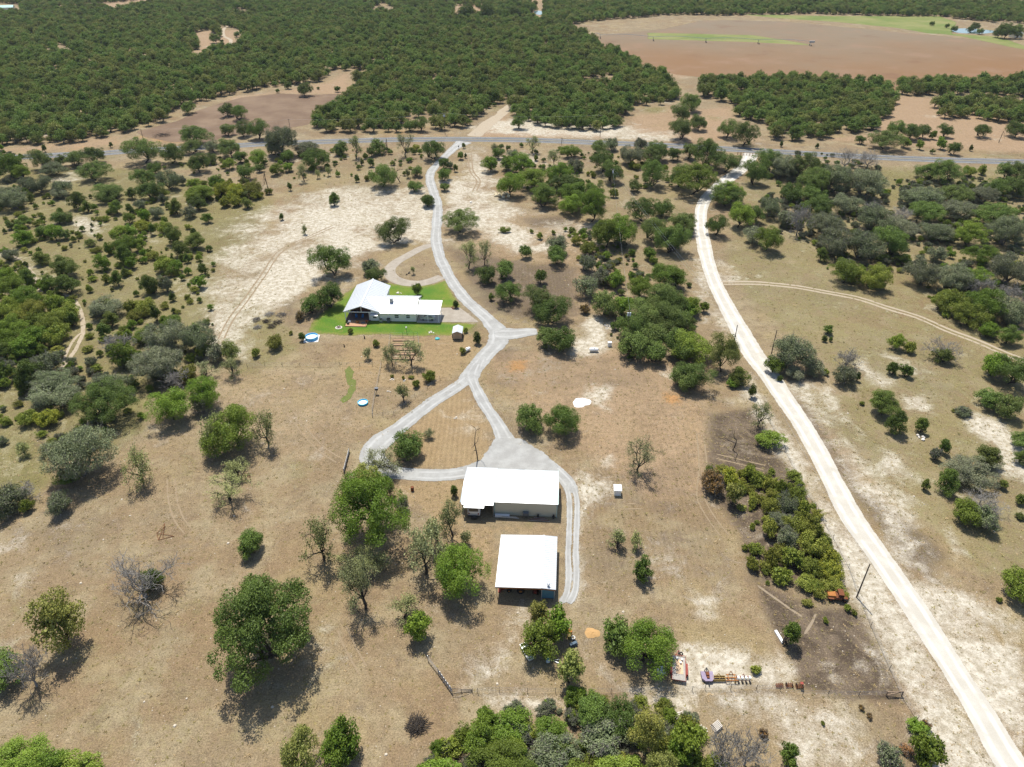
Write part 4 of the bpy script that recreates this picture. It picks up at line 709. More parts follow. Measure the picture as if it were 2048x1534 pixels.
# rusty wrecked truck in the weeds
g = P(*T('23', (948, 185))[0]); tk = empty('rusty_truck', g, math.radians(-8)); tag(tk, 'rusted old truck wreck with orange hood in the weeds', 'truck')
m = MB(); m.add([(-1.6, -.55, .55), (-1.6, .55, .55), (-.35, -.7, .6), (-.35, .7, .6), (-1.6, -.4, 1.05), (-1.6, .4, 1.05), (-.35, -.55, 1.25), (-.35, .55, 1.25)], [(0, 2, 6, 4), (1, 5, 7, 3), (4, 6, 7, 5), (0, 4, 5, 1), (2, 3, 7, 6)]); m.build('hood', M_RUSTO, tk)
m = MB(); m.box((.15, 0, .8), (1.0, 1.5, .55)); m.box((.45, 0, 1.75), (.9, 1.4, .08))
for x in (0, .85):
    for y in (-.66, .66): m.bar((x, y, 1.0), (x, y, 1.75), .08)
m.box((.86, 0, 1.25), (.06, 1.4, .5)); m.build('cab', M_RUST, tk); m = MB(); m.box((1.3, 0, .6), (1.0, .9, .12)); m.bar((-1.7, -.35, .45), (1.8, -.35, .45), .1); m.bar((-1.7, .35, .45), (1.8, .35, .45), .1); m.build('chassis', M_RUST, tk)
for s in (-1, 1): m = MB(); m.box((-1.15, s * .8, .85), (.95, .32, .06)); m.box((-.7, s * .8, .7), (.06, .32, .3)); m.build('fender', M_RUST, tk); wheel(tk, (-1.15, s * .75, .4), .4, .2, 'y', M_RUST); wheel(tk, (1.2, s * .7, .4), .4, .22, 'y', M_RUST)
# small boat by the oak clump
Z4 = lambda x, y, z=0: P(1000 + x / 5.689, 1200 + y / 5.689, z)
bA, bB = Z4(255, 515), Z4(358, 700); bl = (bB - bA).length; bt = empty('jon_boat', (bA + bB) / 2, math.atan2(bB.y - bA.y, bB.x - bA.x)); tag(bt, 'small white and black boat lying under the oaks', 'boat'); bt.location.z = .1
m = MB(); out = [(-bl / 2, -.55), (bl / 2 - .7, -.62), (bl / 2, -.42), (bl / 2, .42), (bl / 2 - .7, .62), (-bl / 2, .55)]; inn = [(x * .94, y * .82) for x, y in out]; n_ = 6
v_ = [(x * .93, y * .8, 0) for x, y in out] + [(x, y, .5) for x, y in out] + [(x, y, .5) for x, y in inn] + [(x * .98, y * .95, .06) for x, y in inn]
m.add(v_, [tuple(range(6))[::-1]] + [(k_, (k_ + 1) % 6, 6 + (k_ + 1) % 6, 6 + k_) for k_ in range(6)] + [(6 + k_, 6 + (k_ + 1) % 6, 12 + (k_ + 1) % 6, 12 + k_) for k_ in range(6)]); m.build('hull', M_WHITE, bt)
m = MB(); m.add(v_, [(12 + k_, 12 + (k_ + 1) % 6, 18 + (k_ + 1) % 6, 18 + k_) for k_ in range(6)] + [tuple(range(18, 24))]); m.build('inside', M_DARK, bt)
for x in (-bl * .3, .25 * bl): m = MB(); m.box((x, 0, .36), (.35, 1.0, .05)); m.build('bench', M_GALV, bt)
m = MB(); m.box((bl * .36, 0, .45), (.5, .75, .05)); m.build('bow_deck', M_WHITE, bt)
# ------------------------------------------------------------------ tanks, barrels, pools
def propane(px, L, r, ang, label):
    e = empty('propane_tank', P(*px), ang); tag(e, label, 'propane tank'); m = MB(); hl = L / 2 - r * .7
    m.lathe((0, 0, r + .22), [(.05, -hl - r * .7), (r * .6, -hl - r * .55), (r * .9, -hl - r * .3), (r, -hl), (r, hl), (r * .9, hl + r * .3), (r * .6, hl + r * .55), (.05, hl + r * .7)], 18, 'x'); m.build('tank', M_WHITE, e, True)
    for s in (-1, 1): m = MB(); m.box((s * hl * .6, 0, .15), (.14, r * 1.3, .3)); m.build('saddle', M_GALV, e)
    m = MB(); m.lathe((0, 0, 2 * r + .2), [(.2, 0), (.2, .16), (.14, .22)], 12); m.build('valve_dome', M_WHITE, e)
propane((933.5, 703.5), 2.6, .45, math.radians(48), 'white propane tank lying below the garden shed'); propane((1187.5, 703.5), 2.6, .48, math.radians(-2), 'white propane tank on the pale pad at the spur end')
e = empty('meter_cabinet', P(1219, 692), .1); tag(e, 'small white utility cabinet beside the pale pad', 'cabinet'); m = MB(); m.box((0, 0, .6), (1.0, .8, 1.2)); m.build('box', M_WHITE, e); m = MB(); m.box((0, 0, 1.24), (1.1, .9, .08)); m.build('lid', M_TRIM, e); m = MB(); m.box((0, -.41, .6), (.8, .03, 1.0)); m.build('door', M_TRIM, e)
def pool(px, R, H, label, wallm, floorc, mat_=None):
    e = empty('round_pool', P(*px)); tag(e, label, 'pool'); m = MB(); n = 40
    m.lathe((0, 0, 0), [(R, 0), (R, H), (R + .06, H + .02), (R - .06, H + .04), (R - .05, H), (R - .05, .05)], n); o = m.build('wall', wallm, e); o.data.polygons[-1].select = True
    bm = bmesh.new(); bm.from_mesh(o.data); bm.faces.ensure_lookup_table(); bmesh.ops.delete(bm, geom=[f for f in bm.faces if len(f.verts) > 4], context='FACES_ONLY'); bm.to_mesh(o.data); bm.free()
    m = MB(); m.lathe((0, 0, .03), [(R - .05, 0), (R - .05, .02)], n); m.build('floor', floorc, e); m = MB(); m.lathe((0, 0, H * .55), [(R - .055, 0), (R - .055, .01)], n); m.build('water', M_POOLW, e)
    if mat_: m = MB(); m.box((0, -.1, .015), (2 * R + .5, 2 * R + .5, .02), .1); m.build('ground_sheet', M_WHITE, e)
    return e
M_POOLW = plain('pool_water', (.62, .82, .90), .05, 0, .06, 1.2, .5); M_LINER = plain('pool_liner_blue', (.12, .45, .72), .4, 0, .12); M_KID = plain('bright_blue_plastic', (.02, .42, .66), .35, 0, .05)
pool((623.5, 677), 1.75, .85, 'round blue and white pool on a white sheet beside the lawn', M_LINER, M_WHITE, True)
pool((726, 807), 1.2, .5, 'small round blue plastic pool on dry grass near the orchard', M_KID, M_WHITE)
e = empty('turtle_sandbox', P(874.5, 678)); tag(e, 'teal plastic sandbox lid near the garden shed', 'sandbox'); m = MB(); m.lathe((0, 0, 0), [(.6, 0), (.65, .15), (.55, .3), (.3, .4), (.05, .42)], 16); m.build('shell', M_TEAL, e, True); m = MB(); m.lathe((.62, .05, .12), [(.02, -.15), (.18, -.08), (.2, .05), (.05, .16)], 10); m.build('head', M_TEAL, e, True)
def barrel(px, r, h, mat_, label, cat='barrel', z=0):
    e = empty('barrel', P(*px)); tag(e, label, cat); m = MB(); m.lathe((0, 0, 0), [(r, 0), (r, h * .32), (r * 1.05, h * .33), (r, h * .35), (r, h * .65), (r * 1.05, h * .66), (r, h * .68), (r, h)], 16); m.build('drum', mat_, e); m = MB(); m.torus((0, 0, h), r, .025, 16, 5); m.build('rim', mat_, e); return e
barrel((825, 981), .34, .95, M_RUST, 'rusty burn barrel on dry grass left of the workshop')
barrel((1139.8, 1268), .36, .9, M_RUSTO, 'orange rusty barrel right of the oak clump'); barrel((1139, 1276), .34, .7, plain('olive_drum', (.22, .17, .05), .7), 'olive drum in front of the orange rusty barrel')
barrel((1096, 1323), .33, .45, M_TEAL, 'teal tub with white lid under the oak clump', 'tub')
m = MB(); m.lathe((0, 0, 0), [(.3, 0), (.28, .06), (.05, .08)], 14); o = m.build('tub_lid', M_WHITE); o.location = P(1096, 1323, .47); tag(o, 'white round lid on the teal tub', 'lid')
for j, (x, y) in enumerate(((1146, 1276), (1148.5, 1284))): m = MB(); m.torus((0, 0, .12), .3, .12, 16, 8); o = m.build('old_tyre', (plain('white_tyre', (.5, .5, .47), .8), M_TIRE)[j], None, True); o.location = P(x, y); tag(o, ('pale tyre lying beside the rusty barrels', 'black tyre lying below the pale tyre')[j], 'tyre')
m = MB(); m.box((0, 0, .3), (1.3, .5, .5), .3); m.box((.1, .05, .62), (.9, .45, .14), .5); m.bar((-.5, -.3, .1), (.7, .5, .8), .06); o = m.build('scrap_pile', plain('blue_scrap', (.06, .10, .14), .6)); o.location = P(1147, 1291); tag(o, 'dark blue scrap heap below the tyres', 'scrap')
m = MB(); m.bar((-.9, .3, .12), (.9, -.6, .12), .16); m.bar((-.7, -.1, .2), (.8, .1, .28), .1); o = m.build('scrap_pipes', M_GALV); o.location = P(1109, 1322); tag(o, 'grey scrap pipes beside the teal tub', 'pipes')
m = MB(); m.box((0, 0, .25), (.5, .45, .5)); m.box((0, 0, .55), (.6, .2, .1)); o = m.build('fuel_can', M_RED); o.location = P(1058, 1293); tag(o, 'red fuel can beside the small boat', 'can')
# white slab, small table, planks
m = MB(); m.box((0, 0, .3), (.45, 2.5, .08)); m.box((-.2, 0, .15), (.05, 2.4, .26)); m.box((.2, 0, .15), (.05, 2.4, .26)); o = m.build('feed_trough', M_WHITE); o.location = P(1558, 1275); o.rotation_euler.z = math.radians(12); tag(o, 'long white trough left of the round juniper', 'trough')
e = empty('white_panel_stack', P(1321, 1343), .08); tag(e, 'stack of white panels between the oak clump and trailer', 'panels')
for i in range(5): m = MB(); m.box((.03 * i - .06, .04 * i - .1, .06 + .07 * i), (1.0, 1.35, .05), .03 * i); m.build('panel', M_WHITE, e)
def board_pile(px, n, label, w=2.2):
    e = empty('board_pile', P(*px), .35); tag(e, label, 'boards'); r = random.Random(int(px[0]))
    for i in range(n): m = MB(); m.box((r.uniform(-.3, .3), -.7 + 1.4 * i / n, .08 + r.uniform(0, .25)), (w * r.uniform(.7, 1), .13, .05), r.uniform(-.12, .12)); m.build('board', plain('pale_boards', (.50, .46, .40), .9, 0, .2), e)
board_pile(T('23', (30, 880))[0], 12, 'pale scrap boards half under the bottom thicket'); board_pile(T('23', (160, 955))[0], 9, 'pale scrap boards left of the white pallet heap', 1.4)
e = empty('pallet_heap', P(*T('23', (245, 940))[0]), .4); tag(e, 'heap of white pallets at the edge of the bottom thicket', 'pallets')
for i in range(3):
    for j in range(6): m = MB(); m.box((.1 * i, -.5 + .2 * j, .14 + .2 * i), (1.3, .12, .03), .12 * i); m.build('slat', plain('pale_boards', (.5, .46, .4)), e)
    for s in (-.55, 0, .55): m = MB(); m.box((s + .1 * i, 0, .07 + .2 * i), (.07, 1.2, .1), .12 * i); m.build('runner', M_WOOD, e)
# materials along the workshop front
e = empty('pipe_rack', WL(1.5, -.7), w_ang); tag(e, 'white gutters and pipes stacked along the workshop wall, left end', 'pipes')
m = MB(); m.box((0, .1, .35), (2.9, .6, .5)); m.build('crate', plain('white_gutter', (.62, .64, .66), .5), e)
for i in range(4): m = MB(); m.cyl((-.2, -.3 - .02 * i, .2 + .12 * i), (3.4 - .2 * i, -.35, .2 + .12 * i), .06); m.build('pipe', M_GALV, e)
e = empty('steel_stack', WL(9.2, -.95), w_ang); tag(e, 'rusty steel lengths lying along the workshop wall, right end', 'steel')
for i in range(8): m = MB(); m.bar((-2.6 + .2 * i, -.4 + .12 * i, .12), (1.8 - .15 * i, -.5 + .13 * i, .14), .09); m.build('steel_bar', M_RUST if i % 3 else M_GALV, e)
for i, x in enumerate((8.6, 11.7)): m = MB(); m.cyl((0, 0, 0), (0, 0, .9), .12); m.box((0, 0, .5), (.5, .3, .12)); m.box((.05, 0, .8), (.3, .34, .2)); o = m.build('hose_stand', M_DARK); o.location = WL(x, -.45); tag(o, ('dark hose stand near the middle of the workshop wall', 'dark hose stand at the right end of the workshop wall')[i], 'hose stand')
# ------------------------------------------------------------------ house yard things
def chair(p, ang, label):
    e = empty('garden_chair', p, ang); tag(e, label, 'chair'); m = MB(); m.box((0, 0, .38), (.6, .55, .05), 0, .15); m.build('seat', M_BLUE, e)
    for i in range(4): m = MB(); m.box((-.22 + .148 * i, .33, .78), (.12, .04, .85), 0, -.3); m.build('back_slat', M_BLUE, e)
    for s in (-1, 1):
        m = MB(); m.box((s * .33, 0, .58), (.12, .75, .04)); m.build('armrest', M_BLUE, e)
        for y in (-.28, .3): m = MB(); m.box((s * .3, y, .29), (.06, .06, .58)); m.build('leg', M_BLUE, e)
chair(HL(3.35, 1.3, .31), .2, 'blue garden chair on the porch, left of the two'); chair(HL(5.2, 1.3, .31), -.2, 'blue garden chair on the porch, right of the two')
e = empty('fire_table', HL(4.3, -1.3, .23)); tag(e, 'round orange fire table on the deck', 'table'); m = MB(); m.lathe((0, 0, 0), [(.3, 0), (.3, .4), (.6, .42), (.6, .5), (.25, .5), (.25, .42)], 16); m.build('table', M_RUSTO, e); m = MB(); m.lathe((0, 0, .44), [(.24, 0), (.2, .08)], 12); m.build('fire_bowl', M_DARK, e)
for i, (x, y, mt, nm, lab) in enumerate(((1.9, -1.2, M_WHITE, 'cooler', 'white cooler at the left of the deck'), (1.7, -2.3, M_DARK, 'storage_box', 'black box at the left front of the deck'), (5.9, -1.3, M_GREYP, 'door_mat', 'grey mat on the right of the deck'), (2.3, 4.2, M_DARK, 'porch_sofa', 'dark sofa at the back of the porch'))):
    m = MB(); d_ = ((.7, .45, .45), (.6, .6, .5), (1.1, .8, .03), (1.9, .8, .8))[i]; m.box((0, 0, d_[2] / 2), d_); m.box((0, .02, d_[2] + .03), (d_[0] * .9, d_[1] * .85, .05)); o = m.build(nm, mt); o.location = HL(x, y, .24 if y < 0 else .31); o.rotation_euler.z = h_ang; tag(o, lab, ('cooler', 'box', 'mat', 'sofa')[i])
e = empty('flower_pot', HL(6.9, -1.2, .23)); tag(e, 'red flowers in a pot at the right of the deck', 'flower pot'); m = MB(); m.lathe((0, 0, 0), [(.2, 0), (.28, .4), (.22, .4)], 12); m.build('pot', M_BROWN, e)
m = MB(); r_ = random.Random(4)
for _ in range(40): a_ = Vector((r_.gauss(0, .22), r_.gauss(0, .22), .55 + r_.gauss(0, .14))); m.box(a_, (.12, .12, .02), r_.random() * 6, r_.random() * 3)
m.build('flowers', plain('red_flowers', (.5, .10, .03), .7), e)
e = empty('wheeled_bin', HL(13.2, -.2), h_ang); tag(e, 'grey wheeled bin against the house front', 'bin'); m = MB(); m.prism([(-.4, -.4), (.4, -.4), (.4, .3), (-.4, .3)], .05, 1.1); m.build('body', M_GREYP, e); m = MB(); m.box((0, -.05, 1.15), (.9, .85, .1)); m.build('lid', M_DARK, e)
for s in (-1, 1): wheel(e, (s * .36, .35, .13), .13, .08)
e = empty('condenser_unit', HL(11.0, -.2), h_ang); tag(e, 'grey air conditioner unit against the house front', 'air conditioner'); m = MB(); m.box((0, 0, .45), (.85, .7, .9)); m.build('case', M_GALV, e); m = MB(); m.lathe((0, 0, .9), [(.33, 0), (.33, .04), (.1, .05)], 16); m.build('fan_grille', M_DARK, e)
e = empty('fire_pit', P(677.5, 655)); tag(e, 'stone ringed fire pit on the lawn left of the deck', 'fire pit'); m = MB(); m.lathe((0, 0, 0), [(1.05, 0), (1.0, .05), (.5, .06)], 20); m.build('stone_pad', M_CONC, e)
for i in range(10): a = i * .628; m = MB(); m.box((math.cos(a) * .48, math.sin(a) * .48, .15), (.26, .2, .26), a); m.build('stone', M_CONC if i % 2 else M_RUST, e)
m = MB(); m.lathe((0, 0, .05), [(.38, 0), (.3, .04)], 12); m.build('ash', M_DARK, e)
e = empty('yard_lamp', P(813.5, 666.5)); tag(e, 'white topped lamp post on the lawn in front of the house', 'lamp post'); m = MB(); m.cyl((0, 0, 0), (0, 0, 1.75), .04); m.build('post', M_DARK, e); m = MB(); m.lathe((0, 0, 1.7), [(.12, 0), (.22, .1), (.22, .32), (.05, .45)], 12); m.build('lantern', M_WHITE, e)
e = empty('game_feeder', P(754, 788)); tag(e, 'dark box feeder on a post at the orchard fence', 'feeder'); m = MB(); m.cyl((0, 0, 0), (0, 0, 1.3), .05); m.build('post', M_DARK, e); m = MB(); m.box((0, 0, 1.5), (.75, .6, .5)); m.build('box', M_DARK, e); m = MB(); m.box((0, 0, 1.79), (.9, .75, .08)); m.build('roof', M_GREYP, e)
for i, (x, y, h) in enumerate(((688.5, 694, .9), (729, 677, 1.1), (751, 695, .8), (747, 692, .6))):
    m = MB(); m.cyl((0, 0, 0), (.06, 0, h * .6), .17, .14, 8); m.cyl((.06, 0, h * .55), (-.12, .05, h), .13, .06, 8); m.cyl((0, 0, .1), (.25, .1, .3), .1, .05, 6); o = m.build('charred_stump', M_TIRE); o.location = P(x, y); tag(o, ('black charred stump alone left of the orchard', 'tall black stump at the lawn edge below the deck', 'black stump right of a pair beside a sapling', 'short black stump left of a pair beside a sapling')[i], 'stump')
# vegetable garden: raised beds inside a wire fence
def post_fence(name, pts, label, cat='fence', h=1.2, r=.04, wires=3, mat_=None, rail=False):
    w = [P(*p) for p in pts]; e = empty(name, w[0]); tag(e, label, cat)
    for p in w: m = MB(); m.cyl(p - w[0], p - w[0] + Vector((0, 0, h)), r, r, 6); m.build('post', mat_ or M_DARK, e)
    m = MB()
    for a, b in zip(w[:-1], w[1:]):
        for k_ in range(wires): z_ = h * (k_ + 1) / (wires + .15); m.cyl(a - w[0] + Vector((0, 0, z_)), b - w[0] + Vector((0, 0, z_)), .012 if not rail else .03, None, 4, False)
    m.build('wire', mat_ or M_GALV, e); return e
post_fence('garden_fence', [(781, 676), (806, 676), (827, 675), (836, 676), (841, 718), (812, 721), (775, 722), (781, 676)], 'tall post and wire fence around the vegetable garden', h=1.8)
for i in range(5):
    y = 681 + i * 9.2; a, b = P(786, y), P(829, y); e = empty('raised_bed', (a + b) / 2); tag(e, ['farthest', 'second farthest', 'middle', 'second nearest', 'nearest'][i] + ' raised timber bed in the vegetable garden', 'garden bed', 'raised garden beds'); L = (b - a).length
    m = MB(); m.box((0, 0, .12), (L - .2, .85, .2)); m.build('soil', plain('bed_soil', (.28, .18, .11), .95, 0, .3, 3), e)
    for s in (-1, 1): m = MB(); m.box((0, s * .48, .15), (L, .06, .3)); m.build('side_board', M_WOOD, e); m = MB(); m.box((s * (L / 2 - .03), 0, .15), (.06, .9, .3)); m.build('end_board', M_WOOD, e)
post_fence('wire_fence', [(495, 735), (530, 733), (565, 732), (600, 733), (640, 734), (680, 732), (720, 733), (745, 732), (763, 728)], 'wire fence running left from the orchard across dry grass')
post_fence('wire_fence', [(763, 728), (757, 760), (750, 790), (745, 822), (745, 835), (766, 833), (788, 830), (805, 815), (830, 795), (855, 778), (880, 760)], 'wire fence around the small orchard by the driveway')
post_fence('wire_fence', T('13', (775, 735), (805, 735), (932, 730), (1096, 735), (1260, 735), (1420, 738), (1585, 735), (1760, 735), (1915, 730), (2060, 725)) + T('23', (180, 715), (330, 720), (480, 718), (620, 722), (752, 750), (900, 750), (1080, 755), (1240, 750)), 'long wire fence across the bottom below the implements')
post_fence('wire_fence', T('22', (480, 120), (560, 250), (650, 420), (740, 600), (840, 770), (930, 930), (1020, 1100)) + T('23', (1075, 170), (1150, 350), (1260, 600), (1330, 760), (1420, 900)), 'wire fence along the left verge of the white road')
post_fence('wire_fence', [(x, y + 9) for x, y in ((110, 316), (260, 308), (420, 300), (540, 293), (650, 289), (770, 286), (860, 285))], 'wire fence along the near side of the asphalt road, left of the driveway', wires=2)
post_fence('wire_fence', [(x, y - 9) for x, y in ((950, 279), (1050, 280), (1180, 284), (1350, 291), (1450, 297), (1640, 308), (1760, 314), (1900, 320), (2040, 323))], 'wire fence along the far side of the asphalt road', wires=2)
post_fence('entry_fence', [(1475, 310), (1481, 310.3), (1487, 310.6), (1493, 311), (1499, 311.4), (1505, 311.8), (1511, 312.2)], 'dark rail fence at the top end of the white road', h=1.5, r=.12, wires=4, mat_=M_BROWN, rail=True)
# brace, gates, frames
def frame_thing(name, segs, label, cat, mat_, r=.05):
    o0 = Vector(segs[0][0]); e = empty(name, (o0.x, o0.y, 0)); tag(e, label, cat); o0.z = 0
    for a, b in segs: m = MB(); m.cyl(Vector(a) - o0, Vector(b) - o0, r, None, 6); m.build('rail', mat_, e)
    return e
q = [P(*p) for p in T('23', (1240, 755), (1330, 752), (1245, 720))]; up = Vector((0, 0, 1.2))
frame_thing('fence_brace', [(q[0], q[0] + up), (q[1], q[1] + up), (q[0] + up * .9, q[1] + up * .9), (q[0] + up * .2, q[1] + up * .85)], 'wooden corner brace of the fence near the white road', 'fence brace', M_WOOD, .09)
g0, g1, g2 = [P(*p) for p in T('13', (515, 548), (575, 625), (657, 742))]; e = empty('panel_fence', g0); tag(e, 'weathered grey panel fence running up from the brush pile side', 'fence')
for a, b, n_, tp_ in ((g0, g1, 1, 0), (g1, g2, 7, 1)):
    for i in range(n_ + 1): p = a.lerp(b, i / n_) - g0; m = MB(); m.cyl(p, p + Vector((0, 0, 1.3)), .05, None, 6); m.build('post', M_GALV, e)
    for z_ in (.3, .6, .9, 1.2): m = MB(); m.bar(a - g0 + Vector((0, 0, z_)), b - g0 + Vector((0, 0, z_)), .03, .2 if tp_ else .05); m.build('board', plain('grey_boards', (.24, .23, .22), .9), e)
q = [P(*p) for p in T('13', (657, 742), (712, 742), (772, 728))]; up = Vector((0, 0, 1.35))
frame_thing('pipe_gate', [(q[0], q[0] + up), (q[1], q[1] + up * .8), (q[2], q[2] + up * .35), (q[0] + up, q[1] + up * .85), (q[1] + up * .85, q[2] + up * .35), (q[0] + up * .1, q[2] + up * .1), (q[0] + up * .5, q[2] + up * .2)], 'tapering dark pipe gate beside the grey panel fence', 'gate', M_DARK, .045)
q = [P(*p) for p in T('02', (918, 900), (968, 850), (928, 938), (1018, 915), (952, 925))]
frame_thing('rod_tripod', [(q[0] + Vector((0, 0, .1)), q[1] + Vector((0, 0, .5))), (q[0] + Vector((0, 0, .1)), q[2] + Vector((0, 0, .08))), (q[1] + Vector((0, 0, .5)), q[2] + Vector((0, 0, .08))), (q[2] + Vector((0, 0, .08)), q[3] + Vector((0, 0, .08))), (q[0] + Vector((0, 0, .3)), q[3] + Vector((0, 0, .08))), (q[1] + Vector((0, 0, .5)), q[4])], 'thin rusty rod frame lying in the left pasture', 'frame', M_RUST, .045)
q = [P(*p) for p in T('02', (1402, 592), (1468, 588), (1440, 575))]; up = Vector((0, 0, 1.5))
frame_thing('timber_stand', [(q[0], q[0] + up), (q[1], q[1] + up), (q[0] + up, q[1] + up), (q[2], q[2] + up), (q[0] + up * .5, q[2] + up * .5), (q[1] + up * .5, q[2] + up * .6), (q[0] + up, q[2] + up)], 'brown timber stand beside the pale mesquites in the left pasture', 'stand', M_BROWN, .08)
q = [P(*p) for p in ((688, 948), (694, 934), (699, 905))]; up = Vector((0, 0, 1.3)); e = empty('leaning_gate', q[0]); tag(e, 'grey steel panel gate at the left bend of the gravel loop', 'gate')
for i in range(6): m = MB(); m.bar(q[0] - q[0] + up * (i + .5) / 6, q[2] - q[0] + up * (i + .5) / 6, .04, .14); m.build('rail', M_GALV if i > 1 else M_DARK, e)
for p in q: m = MB(); m.cyl(p - q[0], p - q[0] + up * 1.15, .05, None, 6); m.build('post', M_WOOD, e)
# ------------------------------------------------------------------ poles and wires
POLES = []
def pole(top, h, label, transf=0, arm=True, r=.14):
    b = P(top[0], top[1], h); e = empty('utility_pole', (b.x, b.y, 0)); tag(e, label, 'utility pole'); m = MB(); m.cyl((0, 0, -.3), (0, 0, h), r, r * .7, 10); m.build('shaft', plain('pole_wood', (.09, .07, .055), .9, 0, .2), e)
    if arm: m = MB(); m.box((0, 0, h - .35), (1.6, .09, .11)); m.build('cross_arm', M_WOOD, e); m = MB(); [m.cyl((x, 0, h - .3), (x, 0, h - .1), .04) for x in (-.7, .7)]; m.build('insulator', M_GALV, e)
    for i in range(transf): m = MB(); m.cyl((.3 * (1 if i == 0 else -1), -.1, h - 1.9 - .0 * i), (.3 * (1 if i == 0 else -1), -.1, h - .95), .24); m.build('transformer', plain('transformer_grey', (.5, .53, .55), .5), e)
    POLES.append(Vector((b.x, b.y, h - .1))); return e
pole((1740, 1128), 8.5, 'bare wooden pole at the left verge of the white road, nearest the viewer', arm=False); pole((1475, 650), 8.5, 'wooden pole rising in front of the white road beside an olive tree', arm=False); pole((1554, 660), 7.5, 'leaning wooden pole behind the large grey green oak', arm=False)
pole((1225, 337), 10, 'wooden pole among live oaks left of the white road', 1); pole((1259, 619), 10, 'wooden pole with transformer rising from the big oak grove', 2); pole((888, 226), 11, 'pole with transformers at the wood edge beyond the asphalt road', 2); pole((1203, 230), 11, 'wooden pole at the wood edge right of the dirt track'); pole((577, 238), 10, 'wooden pole at the tilled field corner beyond the asphalt road'); pole((281, 258), 11, 'wooden pole at the left wood edge beyond the asphalt road')
def wire(i, j, dx, label):
    a, b = POLES[i] + Vector((dx, 0, 0)), POLES[j] + Vector((dx, 0, 0)); m = MB(); pr = None
    for k_ in range(13):
        t = k_ / 12; p = a.lerp(b, t); p.z -= 1.3 * 4 * t * (1 - t)
        if pr is not None: m.cyl(pr, p, .014, None, 4, False)
        pr = p
    o = m.build('power_line', M_GALV); tag(o, label, 'power line'); return o
wire(3, 1, -.5, 'left power line from the oak pole down to the white road pole'); wire(3, 1, .5, 'right power line from the oak pole down to the white road pole'); wire(3, 4, .1, 'power line from the oak pole to the big grove pole'); wire(1, 0, 0, 'power line along the white road to the nearest pole'); wire(5, 6, 0, 'power line along the wood edge right of the transformers'); wire(5, 7, 0, 'power line along the wood edge left of the transformers'); wire(7, 8, 0, 'power line past the tilled field to the left wood edge')
# mailbox
e = empty('mailbox', P(917.5, 298)); tag(e, 'dark mailbox at the driveway mouth', 'mailbox'); m = MB(); m.box((0, 0, .55), (.12, .12, 1.1)); m.build('post', M_DARK, e); m = MB(); m.box((0, 0, 1.3), (.5, .6, .45)); m.cyl((0, -.3, 1.5), (0, .3, 1.5), .25); m.build('box', M_DARK, e)
# ------------------------------------------------------------------ irrigation pivot
pv = empty('irrigation_pivot', P(1186, 76)); tag(pv, 'long wheeled irrigation pivot across the far ploughed field', 'irrigation pivot'); o0 = pv.location
tw_ = [P(1186, 76), P(*T('10', (1520, 226))[0]), P(*T('10', (1830, 240))[0]), P(*T('20', (183, 250))[0]), P(*T('20', (490, 258))[0]), P(*T('20', (793, 268))[0])]
for i, (a, b) in enumerate(zip(tw_[:-1], tw_[1:])):
    m = MB(); pr = None
    for k_ in range(9):
        t = k_ / 8; p = a.lerp(b, t) - o0; p.z = 3.6 + 1.0 * math.sin(math.pi * t)
        if pr is not None: m.cyl(pr, p, .16, None, 6, False); m.bar(Vector((pr.x, pr.y, 2.9)), Vector((p.x, p.y, 2.9)), .06)
        if k_ % 2: m.bar(p, Vector((p.x, p.y, 2.9)), .06)
        pr = p
    m.build('span_pipe', M_GALV, pv)
for i, p in enumerate(tw_[1:]):
    c = p - o0; m = MB()
    for s in (-2, 2): m.bar(c + Vector((0, 0, 3.6)), c + Vector((.6, s, .6)), .16)
    m.bar(c + Vector((.6, -2, .6)), c + Vector((.6, 2, .6)), .18)
    if i == 4: m.box(c + Vector((1.5, 0, 3.2)), (4.5, 1.2, 1.6))
    m.build('tower', M_GALV if i == 4 else M_GREYP, pv)
    for s in (-2, 2): wheel(pv, tuple(c + Vector((.6, s, .6))), .65, .35, 'x')
# ------------------------------------------------------------------ heaps of earth, brush and stone
def heap(name, px, R, h, mat_, label, seed=1, flat=.6):
    r = np.random.default_rng(seed); n, k_ = 26, 7; v = [(0, 0, h)]; f = []
    ph_ = r.uniform(0, 6.28, 4)
    for j in range(1, k_ + 1):
        for i in range(n):
            a = 6.283 * i / n; rr = R * j / k_ * (1 + .13 * math.sin(2 * a + ph_[0]) + .1 * math.sin(3 * a + ph_[1]) + .05 * math.sin(7 * a + ph_[2])); zz = h * (1 - (j / k_) ** 1.5) * (1 + r.normal(0, .12)) if j < k_ else .004
            v.append((rr * math.cos(a), rr * math.sin(a), zz))
    for i in range(n): f.append((0, 1 + i, 1 + (i + 1) % n))
    for j in range(k_ - 1):
        for i in range(n): a_ = 1 + j * n; f.append((a_ + i, a_ + n + i, a_ + n + (i + 1) % n, a_ + (i + 1) % n))
    m = MB(); m.add(v, f); o = m.build(name, mat_, None, True); o.location = P(*px); tag(o, label, 'heap'); return o
heap('sand_heap', (1184, 1266), 1.15, .22, plain('orange_sand', (.40, .25, .11), .95, 0, .15, 2, .1, .05), 'low orange sand heap right of the oak clump', 2)
heap('gravel_heap', (1163, 805), 2.1, .75, plain('white_gravel', (.75, .74, .72), .95, 0, .12, 3, .1, .05), 'bright white gravel heap near the mistletoe oaks', 3)
heap('sand_heap', (1348, 796), 1.0, .2, plain('red_sand', (.32, .18, .08), .95, 0, .2, 2, .1, .05), 'low red sand heap at the foot of the live oak grove', 4)
